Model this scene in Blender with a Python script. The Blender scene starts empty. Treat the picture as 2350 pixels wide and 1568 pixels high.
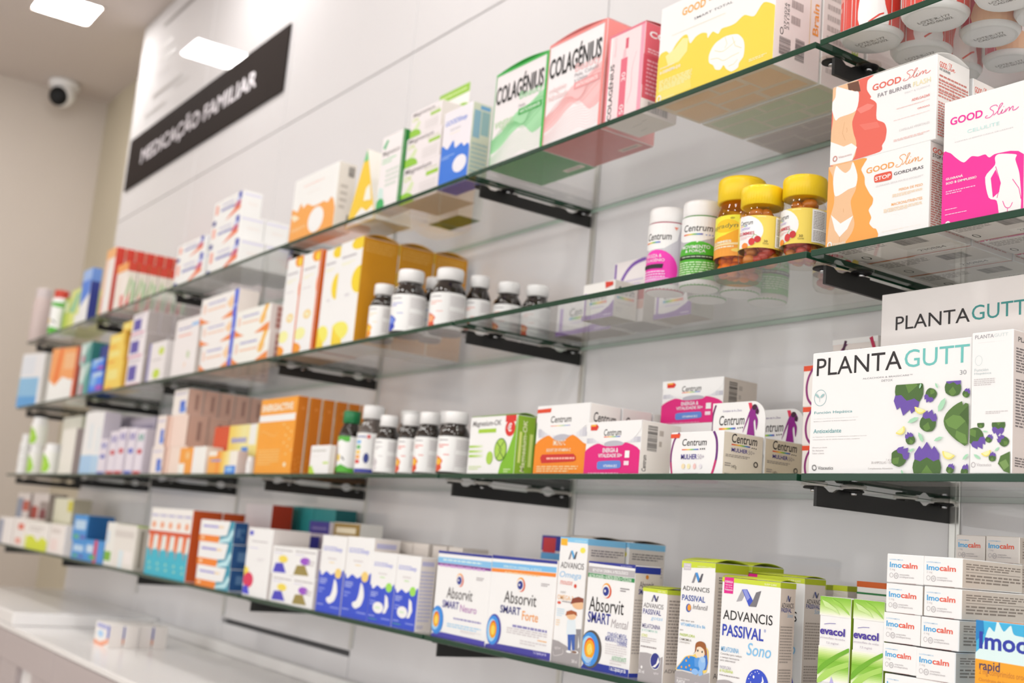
import bpy, math, random
from mathutils import Vector, Matrix
random.seed(7)
SC = bpy.context.scene
COL = SC.collection
# ------------------------------------------------------------------ camera
PITCH_, YAW_, ROLL_ = math.radians(9.740), math.radians(55.851), math.radians(4.961)
fw = Vector((-math.sin(YAW_)*math.cos(PITCH_), math.cos(YAW_)*math.cos(PITCH_), math.sin(PITCH_)))
r0 = fw.cross(Vector((0, 0, 1))).normalized(); u0 = r0.cross(fw)
rt = r0*math.cos(ROLL_) + u0*math.sin(ROLL_); up = -r0*math.sin(ROLL_) + u0*math.cos(ROLL_)
cd = bpy.data.cameras.new('camera'); cam = bpy.data.objects.new('camera', cd); COL.objects.link(cam)
M = Matrix((rt, up, -fw)).transposed().to_4x4(); M.translation = Vector((0.84901, -0.94951, -0.09946)); cam.matrix_world = M
cd.sensor_width = 36; cd.lens = 41.68; cd.clip_start = .02
cd.dof.use_dof = True; cd.dof.focus_distance = 1.17; cd.dof.aperture_fstop = 5.2; cd.dof.aperture_blades = 9
SC.camera = cam
# ------------------------------------------------------------------ world + exposure
wd = bpy.data.worlds.new('World'); SC.world = wd; wd.use_nodes = True
bg = wd.node_tree.nodes['Background']; bg.inputs[0].default_value = (1.0, .985, .965, 1); bg.inputs[1].default_value = 2.1
SC.view_settings.view_transform = 'Standard'; SC.view_settings.look = 'None'
SC.view_settings.exposure = -0.22; SC.view_settings.gamma = 1.0; SC.view_settings.use_curve_mapping = False
try:
    SC.cycles.use_denoising = True
    SC.cycles.max_bounces = 10; SC.cycles.transparent_max_bounces = 24; SC.cycles.sample_clamp_indirect = 6
except Exception: pass
LAMP = 56.0
# ------------------------------------------------------------------ layout data (metres: x, y, width, depth, height, base z)
LAY={
'r1a':[-3.6941, 0.034, 0.0321, 0.203, 0.4802],
'r1b':[-3.4233, 0.034, 0.029, 0.1616, 0.4802],
'r1b2':[-3.6939, 0.08, 0.1941, 0.05, 0.2219, 0.4802],
'r1c1':[-3.3579, 0.03, 0.0877, 0.1, 0.1212, 0.4802],
'r1c2':[-3.2696, 0.03, 0.1296, 0.1, 0.1413, 0.4802],
'r1d':[-3.1072, 0.02, 0.1035, 0.0307, 0.1845, 0.4802],
'r1e1':[-2.8408, 0.015, 0.0948, 0.028, 0.211, 0.4802],
'r1e2':[-2.6995, 0.015, 0.109, 0.028, 0.1413, 0.4802],
'r1fA1':[-2.1531, 0.012, 0.208, 0.08, 0.0688, 0.4802],
'r1fA2':[-2.1513, 0.012, 0.1973, 0.08, 0.0441, 0.549],
'r1fB1':[-1.9242, 0.015, 0.202, 0.06, 0.068, 0.4802],
'r1fB2':[-1.9266, 0.015, 0.1879, 0.06, 0.0582, 0.5482],
'r1fB3':[-1.9223, 0.015, 0.1816, 0.0479, 0.0594, 0.6064],
'r1g':[-1.436, 0.012, 0.2077, 0.039, 0.1407, 0.4802],
'r1h':[-1.2084, 0.03, 0.1219, 0.08, 0.15, 0.4802],
'r1i':[-1.0569, 0.015, 0.0825, 0.03, 0.1462, 0.4802],
'r1j1':[-0.9738, 0.02, 0.1262, 0.08, 0.0687, 0.4802],
'r1j2':[-0.9715, 0.02, 0.1198, 0.08, 0.0547, 0.5489],
'r1j3':[-0.964, 0.02, 0.1043, 0.08, 0.048, 0.6036],
'r1k':[-1.0428, 0.12, 0.1076, 0.05, 0.2551, 0.4802],
'r1l':[-0.8363, 0.015, 0.0899, 0.0384, 0.1365, 0.4802],
'r1m':[-0.6757, 0.012, 0.1415, 0.105, 0.1583, 0.4802],
'r1n':[-0.5337, 0.012, 0.1364, 0.1, 0.164, 0.4802],
'r1o':[-0.385, 0.008, 0.0761, 0.065, 0.1294, 0.4802],
'r1p':[-0.283, 0.012, 0.2046, 0.08, 0.1379, 0.4802],
'r1q0':[0.0384, 0.0435, 0.0337, 0.16, 0.4802],
'r1q1':[0.1187, 0.0451, 0.0343, 0.16, 0.4802],
'r1q2':[0.1344, 0.1183, 0.0311, 0.16, 0.4802],
'r1q3':[0.0533, 0.1108, 0.0333, 0.16, 0.4802],
'r1q4':[0.1101, 0.1932, 0.0293, 0.16, 0.4802],
'r1q5':[0.1931, 0.0551, 0.0298, 0.16, 0.4802],
'r1q6':[0.047, 0.181, 0.0304, 0.16, 0.4802],
'r1q7':[0.1994, 0.1163, 0.0306, 0.16, 0.4802],
'r2a':[-3.7116, 0.0, 0.1653, 0.1, 0.1964, 0.2397, 14.0],
'r2b':[-3.3132, 0.008, 0.1892, 0.09, 0.1822, 0.2397, 12.0],
'r2c1':[-3.0155, 0.03, 0.1133, 0.07, 0.1081, 0.2397],
'r2c2':[-3.0375, 0.03, 0.119, 0.07, 0.0694, 0.3478],
'r2d1':[-2.8323, 0.015, 0.1371, 0.06, 0.0676, 0.2397],
'r2d2':[-2.8344, 0.015, 0.129, 0.06, 0.0396, 0.3073],
'r2d3':[-2.8902, 0.05, 0.092, 0.05, 0.0525, 0.3469],
'r2e1':[-2.6705, 0.015, 0.1583, 0.06, 0.0813, 0.2397],
'r2e2':[-2.6716, 0.015, 0.1515, 0.06, 0.0451, 0.321],
'r2e3':[-2.67, 0.015, 0.1402, 0.06, 0.0401, 0.3661],
'r2e4':[-2.5593, 0.015, 0.0889, 0.06, 0.0264, 0.4062],
'r2f1':[-2.463, 0.015, 0.1332, 0.06, 0.0807, 0.2397],
'r2f2':[-2.4735, 0.015, 0.1381, 0.06, 0.0654, 0.3204],
'r2f3':[-2.4698, 0.015, 0.1278, 0.035, 0.0604, 0.3858],
'r2f4':[-2.2862, 0.015, 0.1357, 0.07, 0.1074, 0.2397],
'r2g':[-2.0811, 0.012, 0.165, 0.1, 0.1468, 0.2397],
'r2h1':[-1.879, 0.012, 0.1992, 0.09, 0.0651, 0.2397],
'r2h2':[-1.8963, 0.012, 0.2175, 0.09, 0.054, 0.3048],
'r2h3':[-1.9155, 0.012, 0.2344, 0.0489, 0.0621, 0.3588],
'r2h4':[-1.6758, 0.012, 0.1981, 0.06, 0.0654, 0.2397],
'r2h5':[-1.6768, 0.012, 0.1906, 0.06, 0.0587, 0.3051],
'r2i1':[-1.4242, 0.012, 0.078, 0.1, 0.2066, 0.2397],
'r2i2':[-1.3456, 0.012, 0.0834, 0.1, 0.2062, 0.2397],
'r2j1':[-1.2414, 0.012, 0.0641, 0.09, 0.1984, 0.2397],
'r2j2':[-1.1767, 0.012, 0.0914, 0.0757, 0.2025, 0.2397],
'r2k0':[-1.0276, 0.036, 0.024, 0.1047, 0.2397],
'r2k1':[-0.9295, 0.034, 0.0299, 0.1161, 0.2397],
'r2k2':[-0.9349, 0.085, 0.0208, 0.1146, 0.2397],
'r2k3':[-0.8448, 0.062, 0.0303, 0.1125, 0.2397],
'r2k4':[-0.826, 0.11, 0.0215, 0.1071, 0.2397],
'r2k5':[-0.8024, 0.155, 0.0249, 0.1013, 0.2397],
'r2k6':[-0.7665, 0.19, 0.0247, 0.0979, 0.2397],
'r2l1':[-0.5382, 0.1133, 0.0736, 0.0443, 0.0549, 0.2397],
'r2l2':[-0.6828, 0.1736, 0.1403, 0.05, 0.06, 0.2397],
'r2l3':[-0.4336, 0.1639, 0.0787, 0.0438, 0.0549, 0.2397],
'r2l4':[-0.5271, 0.16, 0.0736, 0.06, 0.0968, 0.2397],
'r2m':[-0.2923, 0.0575, 0.0261, 0.1111, 0.2397],
'r2n':[-0.236, 0.065, 0.026, 0.1114, 0.2397],
'r2o0':[-0.2737, 0.1154, 0.0264, 0.1114, 0.2397],
'r2o1':[-0.2139, 0.1148, 0.0261, 0.1114, 0.2397],
'r2o2':[-0.2181, 0.1695, 0.0262, 0.1114, 0.2397],
'r2p':[-0.1673, 0.0633, 0.0298, 0.1283, 0.2397],
'r2q':[-0.1005, 0.0305, 0.0253, 0.0961, 0.2397],
'r2r':[-0.0528, 0.0492, 0.0257, 0.1029, 0.2397],
'r2r2':[-0.1, 0.1611, 0.0266, 0.0961, 0.2397],
'r2s1':[0.0128, 0.012, 0.1283, 0.07, 0.0937, 0.2397],
'r2s2':[0.0142, 0.012, 0.1324, 0.0545, 0.0904, 0.3334],
'r2t':[0.1562, 0.012, 0.0866, 0.06, 0.1286, 0.2397],
'r3a':[-3.6359, 0.04, 0.0195, 0.1444, 0.0],
'r3b1':[-3.4248, 0.03, 0.0238, 0.0978, 0.0],
'r3b2':[-3.4322, 0.03, 0.027, 0.0971, 0.0978],
'r3b3':[-3.2013, 0.03, 0.0285, 0.0993, 0.0],
'r3b4':[-3.1063, 0.03, 0.1555, 0.05, 0.145, 0.0],
'r3b5':[-3.4938, 0.12, 0.2432, 0.06, 0.2078, 0.0],
'r3c1':[-2.8069, 0.015, 0.1203, 0.05, 0.1846, 0.0],
'r3c2':[-2.6859, 0.015, 0.0665, 0.05, 0.1805, 0.0],
'r3d0':[-2.6188, 0.015, 0.0773, 0.04, 0.0993, 0.0],
'r3d1':[-2.5271, 0.015, 0.074, 0.04, 0.119, 0.0],
'r3d2':[-2.4496, 0.015, 0.0713, 0.04, 0.1263, 0.0],
'r3d3':[-2.3628, 0.015, 0.0682, 0.04, 0.1236, 0.0],
'r3d4':[-2.2856, 0.015, 0.0656, 0.04, 0.1178, 0.0],
'r3d5':[-2.8788, 0.1, 0.1932, 0.05, 0.1813, 0.0],
'r3d6':[-2.6516, 0.1, 0.2333, 0.05, 0.1686, 0.0],
'r3e1':[-2.1477, 0.015, 0.0905, 0.1, 0.069, 0.0],
'r3e2':[-2.1368, 0.015, 0.0677, 0.1, 0.0782, 0.069],
'r3e1b':[-2.0566, 0.03, 0.1237, 0.09, 0.0689, 0.0],
'r3e2b':[-2.0685, 0.03, 0.1128, 0.05, 0.0778, 0.0695],
'r3e3':[-2.0809, 0.03, 0.1036, 0.0386, 0.0647, 0.1473],
'r3f1':[-1.9308, 0.012, 0.0901, 0.03, 0.0622, 0.0],
'r3f2':[-1.8401, 0.012, 0.079, 0.04, 0.0632, 0.0],
'r3f3':[-1.7388, 0.012, 0.1683, 0.0239, 0.0505, 0.0],
'r3f4':[-1.8356, 0.055, 0.2644, 0.04, 0.1143, 0.0],
'r3f5':[-1.5345, 0.03, 0.0097, 0.0391, 0.0],
'r3g':[-1.4728, 0.012, 0.1784, 0.0259, 0.154, 0.0],
'r3h':[-1.2094, 0.012, 0.0793, 0.0133, 0.0536, 0.0],
'r3i':[-1.1294, 0.05, 0.0213, 0.1201, 0.0],
'r3j':[-1.0642, 0.06, 0.026, 0.1281, 0.0],
'r3k':[-0.9662, 0.04, 0.0207, 0.1038, 0.0],
'r3l':[-1.0527, 0.13, 0.024, 0.1271, 0.0],
'r3m':[-0.9044, 0.05, 0.0207, 0.1049, 0.0],
'r3n':[-0.8367, 0.045, 0.0222, 0.1044, 0.0],
'r3o':[-0.9033, 0.12, 0.0188, 0.1194, 0.0],
'r3p':[-0.7475, 0.04, 0.0255, 0.1007, 0.0],
'r3q':[-0.6597, 0.012, 0.1229, 0.0326, 0.0855, 0.0],
'r3r':[-0.4888, 0.012, 0.1173, 0.0523, 0.0947, 0.0],
'r3s':[-0.3709, 0.008, 0.1087, 0.0663, 0.0672, 0.0],
'r3t':[-0.3597, 0.125, 0.1162, 0.0615, 0.0588, 0.0792],
'r3u':[-0.2119, 0.012, 0.088, 0.0645, 0.0501, 0.0],
'r3w1':[-0.0858, 0.1, 0.0375, 0.05, 0.0426, 0.0],
'r3w2':[-0.087, 0.1, 0.0378, 0.05, 0.0449, 0.0426],
'r3w3':[-0.0884, 0.1, 0.0392, 0.05, 0.0485, 0.0875],
'r3w4':[-0.1236, 0.19, 0.0684, 0.05, 0.0483, 0.136],
'r3x':[0.0073, 0.006, 0.1892, 0.045, 0.1272, 0.0],
'r3y':[0.0309, 0.085, 0.1721, 0.05, 0.2029, 0.0],
'r3z':[0.198, 0.004, 0.0418, 0.075, 0.13, 0.0],
'r4a1':[-3.6948, 0.002, 0.2213, 0.06, 0.0905, -0.2419],
'r4a2':[-3.4545, 0.002, 0.1457, 0.06, 0.0943, -0.2419],
'r4b':[-3.3082, 0.012, 0.2722, 0.06, 0.087, -0.2419],
'r4c':[-3.0151, 0.012, 0.1738, 0.06, 0.0878, -0.2419],
'r4a3':[-3.7677, 0.07, 0.1789, 0.06, 0.1793, -0.2419],
'r4a4':[-3.5882, 0.08, 0.2206, 0.06, 0.1814, -0.2419],
'r4a5':[-3.367, 0.1, 0.2326, 0.06, 0.1709, -0.2419],
'r4d1':[-2.748, 0.012, 0.1318, 0.06, 0.0487, -0.2419],
'r4d2':[-2.7655, 0.012, 0.1464, 0.0751, 0.0754, -0.1932],
'r4d3':[-2.6156, 0.012, 0.1834, 0.04, 0.0589, -0.2419],
'r4e1':[-2.4316, 0.014, 0.0746, 0.07, 0.1129, -0.2419],
'r4e2':[-2.357, 0.014, 0.1789, 0.0287, 0.1105, -0.2419],
'r4f0':[-2.0784, 0.012, 0.0612, 0.07, 0.16, -0.2419],
'r4f1':[-2.0171, 0.012, 0.0592, 0.07, 0.16, -0.2419],
'r4f2':[-1.958, 0.012, 0.0572, 0.07, 0.1601, -0.2419],
'r4f3':[-1.9007, 0.012, 0.0554, 0.07, 0.1601, -0.2419],
'r4f4':[-1.8454, 0.012, 0.0536, 0.07, 0.1602, -0.2419],
'r4g1':[-1.7242, 0.012, 0.1933, 0.07, 0.0445, -0.2419],
'r4g2':[-1.7294, 0.012, 0.1939, 0.07, 0.0505, -0.1974],
'r4g3':[-1.7342, 0.012, 0.1965, 0.0311, 0.0468, -0.1469],
'r4h0':[-1.4577, 0.012, 0.1202, 0.08, 0.1342, -0.2419],
'r4h1':[-1.3238, 0.013, 0.0958, 0.06, 0.0511, -0.2419],
'r4h2':[-1.2283, 0.013, 0.0934, 0.06, 0.0521, -0.2419],
'r4h3':[-1.3311, 0.013, 0.0942, 0.06, 0.053, -0.1908],
'r4h4':[-1.237, 0.013, 0.1009, 0.06, 0.053, -0.1898],
'r4h5':[-1.5114, 0.1, 0.1279, 0.035, 0.1274, -0.2419],
'r4h6':[-1.4482, 0.14, 0.0929, 0.0544, 0.158, -0.2419],
'r4h7':[-1.3351, 0.14, 0.1124, 0.05, 0.159, -0.2419],
'r4i1':[-1.1175, 0.012, 0.0954, 0.05, 0.1326, -0.2419],
'r4i2':[-1.019, 0.012, 0.0956, 0.05, 0.1347, -0.2419],
'r4i3':[-0.9228, 0.012, 0.081, 0.05, 0.1133, -0.2419],
'r4i4':[-0.8402, 0.012, 0.0732, 0.0291, 0.1129, -0.2419],
'r4j':[-0.7169, 0.012, 0.146, 0.06, 0.1261, -0.2419],
'r4k':[-0.5703, 0.012, 0.153, 0.06, 0.1274, -0.2419],
'r4k2':[-0.6561, 0.16, 0.0721, 0.05, 0.1628, -0.2419],
'r4l':[-0.4171, 0.014, 0.0583, 0.0636, 0.1595, -0.2419],
'r4m':[-0.3516, 0.012, 0.0907, 0.0411, 0.1319, -0.2419],
'r4n':[-0.2447, 0.012, 0.0429, 0.05, 0.107, -0.2419],
'r4o':[-0.1798, 0.012, 0.0543, 0.0524, 0.1424, -0.2419],
'r4p':[-0.1079, 0.006, 0.0851, 0.0238, 0.1285, -0.2419],
'r4q':[-0.1303, 0.065, 0.0879, 0.034, 0.1344, -0.2419],
'r4r1':[-0.1107, 0.16, 0.0169, 0.035, 0.129, -0.2419],
'r4r2':[-0.0583, 0.13, 0.0202, 0.035, 0.13, -0.2419],
'r4s':[-0.0172, 0.12, 0.043, 0.05, 0.1369, -0.2419],
'r4t1':[0.029, 0.008, 0.0384, 0.04, 0.1194, -0.2419],
'r4t2':[0.0706, 0.008, 0.0366, 0.04, 0.1199, -0.2419],
'r4u1':[0.1095, 0.006, 0.041, 0.085, 0.0269, -0.103],
'r4v1':[0.1506, 0.006, 0.0407, 0.0942, 0.0266, -0.1027],
'r4u2':[0.1095, 0.006, 0.0405, 0.085, 0.0269, -0.1307],
'r4u3':[0.1077, 0.006, 0.0409, 0.085, 0.0274, -0.1584],
'r4u4':[0.108, 0.006, 0.0375, 0.085, 0.0261, -0.1855],
'r4u5':[0.1108, 0.006, 0.0357, 0.085, 0.0246, -0.2117],
'r4v2':[0.1517, 0.006, 0.0396, 0.11, 0.0269, -0.1304],
'r4v3':[0.1492, 0.006, 0.0402, 0.11, 0.0274, -0.1585],
'r4v4':[0.1452, 0.006, 0.0412, 0.11, 0.0273, -0.187],
'r4w1':[0.1016, 0.125, 0.0331, 0.085, 0.0264, -0.0759],
'r4w2':[0.1354, 0.125, 0.0367, 0.085, 0.0261, -0.0751],
'r4y':[0.2117, -0.002, 0.0651, 0.035, 0.1134, -0.2419],
'ctr':[-2.2693, -0.028, 0.1187, 0.0343, 0.055, -0.43],
'r3u_head':[0.0943],
'r4z0':[-1.7701, 0.195, 0.0662, 0.05, 0.188, -0.2419],
'r4z1':[-1.7015, 0.195, 0.0773, 0.05, 0.1886, -0.2419],
'r4z2':[-1.6213, 0.195, 0.0715, 0.05, 0.1875, -0.2419],
'r4z3':[-1.5469, 0.195, 0.1033, 0.05, 0.1858, -0.2419],
'r4z4':[-1.7508, 0.12, 0.1471, 0.05, 0.186, -0.2419],
'r4x0':[-1.0353, 0.075, 0.0538, 0.05, 0.1339, -0.2419],
'r4x1':[-0.9552, 0.075, 0.0491, 0.05, 0.133, -0.2419],
'r4x2':[-0.9032, 0.075, 0.0499, 0.05, 0.1333, -0.2419],
'r4x3':[-0.8392, 0.075, 0.042, 0.05, 0.1319, -0.2419],
'r4x4':[-0.7906, 0.075, 0.0416, 0.05, 0.1322, -0.2419]}
S = .72; D = .2593; Z = {1: .4802, 2: .2397, 3: 0.0, 4: -.2419}; ZC = 1.796; ZK = -.43; ZF = -1.2
# ------------------------------------------------------------------ printed artwork and a painted shadow stroke (fractions of a face)
P0=[('T','PLANTA',.032,.806,.563,.145,'#2a2627',.004,0),
('T','GUTT',.611,.812,.379,.139,'#6fc0bb',.004,0),
('T','ALCACHOFA & BRASSICARE™',.349,.747,.313,.013,'#8f8b90'),
('T','DETOX',.471,.717,.07,.017,'#8f8b90'),
('T','30',.937,.725,.037,.034,'#9a9a9e'),
('O',.066,.622,.042,.066,.0006,'#8fb3b8'),
('T','Función Hepática',.028,.483,.26,.028,'#4f9aa0'),
('T','La Colina contribuye al metabolismo normal de los',.025,.447,.303,.0044,'#a09a9c'),
('T','lípidos y a mantener la función hepática normal',.026,.423,.286,.0087,'#a09a9c'),
('T','Antioxidante',.028,.331,.191,.034,'#4f9aa0'),
('T','La Vitamina C contribuye al metabolismo energético normal,',.025,.296,.365,.0074,'#a09a9c'),
('T','a la protección de las células frente al daño oxidativo',.026,.273,.318,.0093,'#a09a9c'),
('T','Eficacia probada',.025,.206,.102,.013,'#b5afb0'),
('T','Sin Azúcares',.026,.183,.078,.013,'#b5afb0'),
('T','Sabor a limón',.027,.16,.081,.013,'#b5afb0'),
('T','Vitaceutics',.07,.034,.104,.028,'#4a4648'),
('T','30 AMPOLLAS / 15ml',.424,.078,.136,.018,'#b5afb0'),
('T','1 al día',.518,.101,.042,.015,'#b5afb0'),
('T','Complemento Alimenticio',.405,.032,.155,.017,'#b5afb0'),
('S',[(.062,.05),
(.056,.044)],.0005,'#4a4648'),
('S',[(.061,.041),
(.054,.039)],.0005,'#4a4648'),
('S',[(.059,.034),
(.051,.036)],.0005,'#4a4648'),
('S',[(.054,.028),
(.047,.034)],.0005,'#4a4648'),
('S',[(.049,.025),
(.043,.034)],.0005,'#4a4648'),
('S',[(.043,.025),
(.04,.036)],.0005,'#4a4648'),
('S',[(.037,.028),
(.037,.04)],.0005,'#4a4648'),
('S',[(.032,.034),
(.035,.044)],.0005,'#4a4648'),
('S',[(.029,.041),
(.034,.05)],.0005,'#4a4648'),
('S',[(.028,.05),
(.034,.056)],.0005,'#4a4648'),
('S',[(.028,.059),
(.036,.061)],.0005,'#4a4648'),
('S',[(.031,.067),
(.039,.065)],.0005,'#4a4648'),
('S',[(.035,.072),
(.042,.066)],.0005,'#4a4648'),
('S',[(.041,.075),
(.046,.066)],.0005,'#4a4648'),
('S',[(.047,.075),
(.05,.064)],.0005,'#4a4648'),
('S',[(.052,.072),
(.053,.061)],.0005,'#4a4648'),
('S',[(.057,.066),
(.055,.056)],.0005,'#4a4648'),
('S',[(.061,.059),
(.056,.05)],.0005,'#4a4648'),
('P',[(.029,.66),
(.044,.654),
(.056,.638),
(.061,.621),
(.047,.628),
(.034,.643)],'#9fc3c4'),
('P',[(.096,.655),
(.092,.638),
(.08,.625),
(.067,.621),
(.071,.637),
(.082,.651)],'#9fc3c4'),
('S',[(.063,.626),
(.065,.587)],.0004,'#8fb3b8'),
('P',[(.72,.602),
(.704,.5),
(.664,.454),
(.645,.524),
(.665,.625)],'#6b50a8'),
('P',[(.632,.638),
(.616,.536),
(.576,.489),
(.555,.56),
(.576,.662)],'#6b50a8'),
('P',[(.671,.59),
(.655,.487),
(.615,.441),
(.595,.511),
(.615,.613)],'#6b50a8'),
('P',[(.723,.682),
(.729,.674),
(.733,.639),
(.732,.597),
(.723,.566),
(.71,.542),
(.697,.552),
(.68,.57),
(.66,.562),
(.635,.555),
(.618,.577),
(.6,.602),
(.582,.6),
(.565,.6),
(.561,.628),
(.563,.667),
(.568,.682)],'#4a6a35'),
('P',[(.691,.682),
(.697,.666),
(.645,.611),
(.623,.682)],'#62863f'),
('P',[(.804,.576),
(.79,.541),
(.771,.53),
(.769,.558),
(.785,.592)],'#6b50a8'),
('P',[(.774,.601),
(.76,.566),
(.741,.555),
(.739,.583),
(.755,.617)],'#6b50a8'),
('P',[(.785,.578),
(.77,.543),
(.752,.532),
(.75,.56),
(.765,.594)],'#6b50a8'),
('P',[(.801,.625),
(.807,.615),
(.813,.601),
(.812,.588),
(.808,.573),
(.802,.563),
(.795,.555),
(.791,.561),
(.786,.57),
(.778,.57),
(.768,.571),
(.764,.581),
(.759,.592),
(.752,.594),
(.746,.596),
(.747,.607),
(.751,.62),
(.757,.631),
(.767,.64),
(.776,.64),
(.787,.636),
(.794,.632)],'#4a6a35'),
('P',[(.797,.626),
(.8,.602),
(.776,.59),
(.773,.625),
(.79,.632)],'#62863f'),
('P',[(.864,.638),
(.865,.682),
(.899,.682),
(.895,.631)],'#6b50a8'),
('P',[(.913,.627),
(.915,.682),
(.947,.682),
(.948,.679),
(.943,.621)],'#6b50a8'),
('P',[(.889,.65),
(.89,.682),
(.923,.682),
(.92,.643)],'#6b50a8'),
('P',[(.889,.573),
(.877,.582),
(.864,.596),
(.859,.616),
(.857,.639),
(.86,.658),
(.866,.673),
(.873,.669),
(.883,.661),
(.893,.667),
(.906,.673),
(.916,.663),
(.927,.651),
(.936,.654),
(.945,.656),
(.949,.641),
(.95,.619),
(.947,.6),
(.939,.58),
(.927,.572),
(.911,.568),
(.901,.568)],'#4a6a35'),
('P',[(.895,.574),
(.88,.605),
(.904,.641),
(.924,.595),
(.906,.572)],'#62863f'),
('P',[(.963,.592),
(.972,.615),
(.984,.622),
(.985,.604),
(.975,.582)],'#6b50a8'),
('P',[(.982,.577),
(.991,.599),
(1,.604),
(1,.58),
(.994,.566)],'#6b50a8'),
('P',[(.976,.591),
(.984,.613),
(.996,.62),
(.997,.602),
(.987,.581)],'#6b50a8'),
('P',[(.965,.561),
(.961,.568),
(.958,.576),
(.958,.585),
(.961,.595),
(.964,.601),
(.969,.606),
(.971,.602),
(.974,.596),
(.98,.596),
(.986,.596),
(.988,.59),
(.991,.582),
(.995,.581),
(.999,.58),
(.999,.573),
(.996,.564),
(.992,.558),
(.986,.552),
(.98,.552),
(.974,.554),
(.969,.557)],'#4a6a35'),
('P',[(.968,.56),
(.966,.576),
(.98,.584),
(.982,.561),
(.972,.557)],'#62863f'),
('P',[(.726,.392),
(.737,.448),
(.761,.473),
(.77,.433),
(.756,.377)],'#6b50a8'),
('P',[(.774,.369),
(.785,.426),
(.809,.45),
(.818,.411),
(.804,.355)],'#6b50a8'),
('P',[(.753,.397),
(.765,.454),
(.788,.478),
(.798,.439),
(.784,.383)],'#6b50a8'),
('P',[(.742,.322),
(.73,.334),
(.719,.351),
(.717,.371),
(.719,.395),
(.725,.412),
(.733,.425),
(.74,.419),
(.749,.409),
(.761,.412),
(.774,.415),
(.783,.403),
(.792,.388),
(.802,.389),
(.812,.389),
(.813,.374),
(.811,.352),
(.804,.335),
(.793,.317),
(.78,.313),
(.764,.312),
(.753,.315)],'#4a6a35'),
('P',[(.748,.323),
(.737,.355),
(.768,.385),
(.781,.335),
(.759,.318)],'#62863f'),
('P',[(.643,.245),
(.632,.278),
(.635,.301),
(.651,.286),
(.661,.253)],'#6b50a8'),
('P',[(.671,.257),
(.66,.29),
(.663,.313),
(.679,.298),
(.688,.265)],'#6b50a8'),
('P',[(.654,.261),
(.643,.294),
(.646,.317),
(.662,.302),
(.671,.269)],'#6b50a8'),
('P',[(.67,.219),
(.661,.219),
(.651,.222),
(.645,.231),
(.639,.243),
(.637,.254),
(.637,.265),
(.642,.265),
(.648,.264),
(.653,.272),
(.658,.28),
(.665,.278),
(.674,.276),
(.678,.281),
(.682,.285),
(.687,.278),
(.692,.267),
(.694,.255),
(.694,.241),
(.689,.233),
(.682,.225),
(.677,.221)],'#4a6a35'),
('P',[(.672,.222),
(.658,.233),
(.664,.262),
(.683,.244),
(.679,.225)],'#62863f'),
('P',[(.696,.046),
(.691,.15),
(.72,.209),
(.751,.148),
(.751,.046)],'#6b50a8'),
('P',[(.783,.046),
(.778,.148),
(.806,.206),
(.837,.147),
(.837,.045)],'#6b50a8'),
('P',[(.739,.077),
(.734,.18),
(.763,.238),
(.793,.178),
(.794,.076)],'#6b50a8'),
('P',[(.692,0),
(.69,.0058),
(.683,.046),
(.686,.079),
(.694,.108),
(.708,.102),
(.726,.092),
(.744,.107),
(.765,.122),
(.784,.109),
(.805,.091),
(.821,.1),
(.836,.106),
(.844,.082),
(.849,.045),
(.845,.011),
(.842,0)],'#4a6a35'),
('P',[(.732,0),
(.766,.066),
(.804,0)],'#62863f'),
('P',[(.564,.157),
(.596,.199),
(.627,.207),
(.621,.167),
(.589,.127)],'#6b50a8'),
('P',[(.602,.109),
(.633,.152),
(.664,.16),
(.659,.12),
(.626,.08)],'#6b50a8'),
('P',[(.593,.145),
(.624,.188),
(.655,.196),
(.65,.156),
(.617,.116)],'#6b50a8'),
('P',[(.555,.086),
(.555,.155),
(.559,.163),
(.571,.175),
(.584,.182),
(.588,.172),
(.593,.158),
(.605,.155),
(.619,.149),
(.623,.134),
(.627,.115),
(.636,.11),
(.645,.104),
(.641,.09),
(.631,.073),
(.619,.061),
(.602,.052),
(.588,.056),
(.572,.065),
(.563,.074)],'#4a6a35'),
('P',[(.56,.083),
(.562,.118),
(.602,.126),
(.597,.076),
(.569,.073)],'#62863f'),
('P',[(.883,.04),
(.89,.065),
(.902,.074),
(.904,.056),
(.896,.032)],'#6b50a8'),
('P',[(.904,.027),
(.911,.052),
(.922,.062),
(.925,.044),
(.917,.02)],'#6b50a8'),
('P',[(.896,.041),
(.903,.066),
(.914,.076),
(.917,.057),
(.909,.033)],'#6b50a8'),
('P',[(.887,.0077),
(.883,.013),
(.878,.022),
(.878,.031),
(.88,.041),
(.883,.049),
(.888,.054),
(.89,.051),
(.894,.046),
(.899,.047),
(.906,.048),
(.909,.042),
(.913,.035),
(.917,.035),
(.921,.034),
(.921,.028),
(.92,.018),
(.916,.01),
(.91,.003),
(.904,.0016),
(.897,.0022),
(.892,.004)],'#4a6a35'),
('P',[(.89,.0075),
(.886,.023),
(.901,.035),
(.905,.012),
(.895,.0048)],'#62863f'),
('P',[(.964,.018),
(.968,.051),
(.979,.068),
(.986,.046),
(.981,.013)],'#6b50a8'),
('P',[(1,.0083),
(.991,.011),
(.995,.044),
(1,.051)],'#6b50a8'),
('P',[(.979,.024),
(.983,.058),
(.994,.074),
(1,.056),
(1,.044),
(.996,.02)],'#6b50a8'),
('P',[(.961,0),
(.96,.0056),
(.96,.019),
(.962,.029),
(.966,.038),
(.97,.035),
(.976,.03),
(.982,.034),
(.99,.037),
(.995,.031),
(1,.024),
(1,0)],'#4a6a35'),
('P',[(.973,0),
(.987,.019),
(.994,0)],'#62863f'),
('P',[(.858,.387),
(.861,.411),
(.871,.44),
(.887,.465),
(.91,.492),
(.934,.512),
(.959,.527),
(.962,.514),
(.965,.496),
(.979,.513),
(.995,.505),
(.998,.371),
(.995,.214),
(.979,.2),
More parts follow.
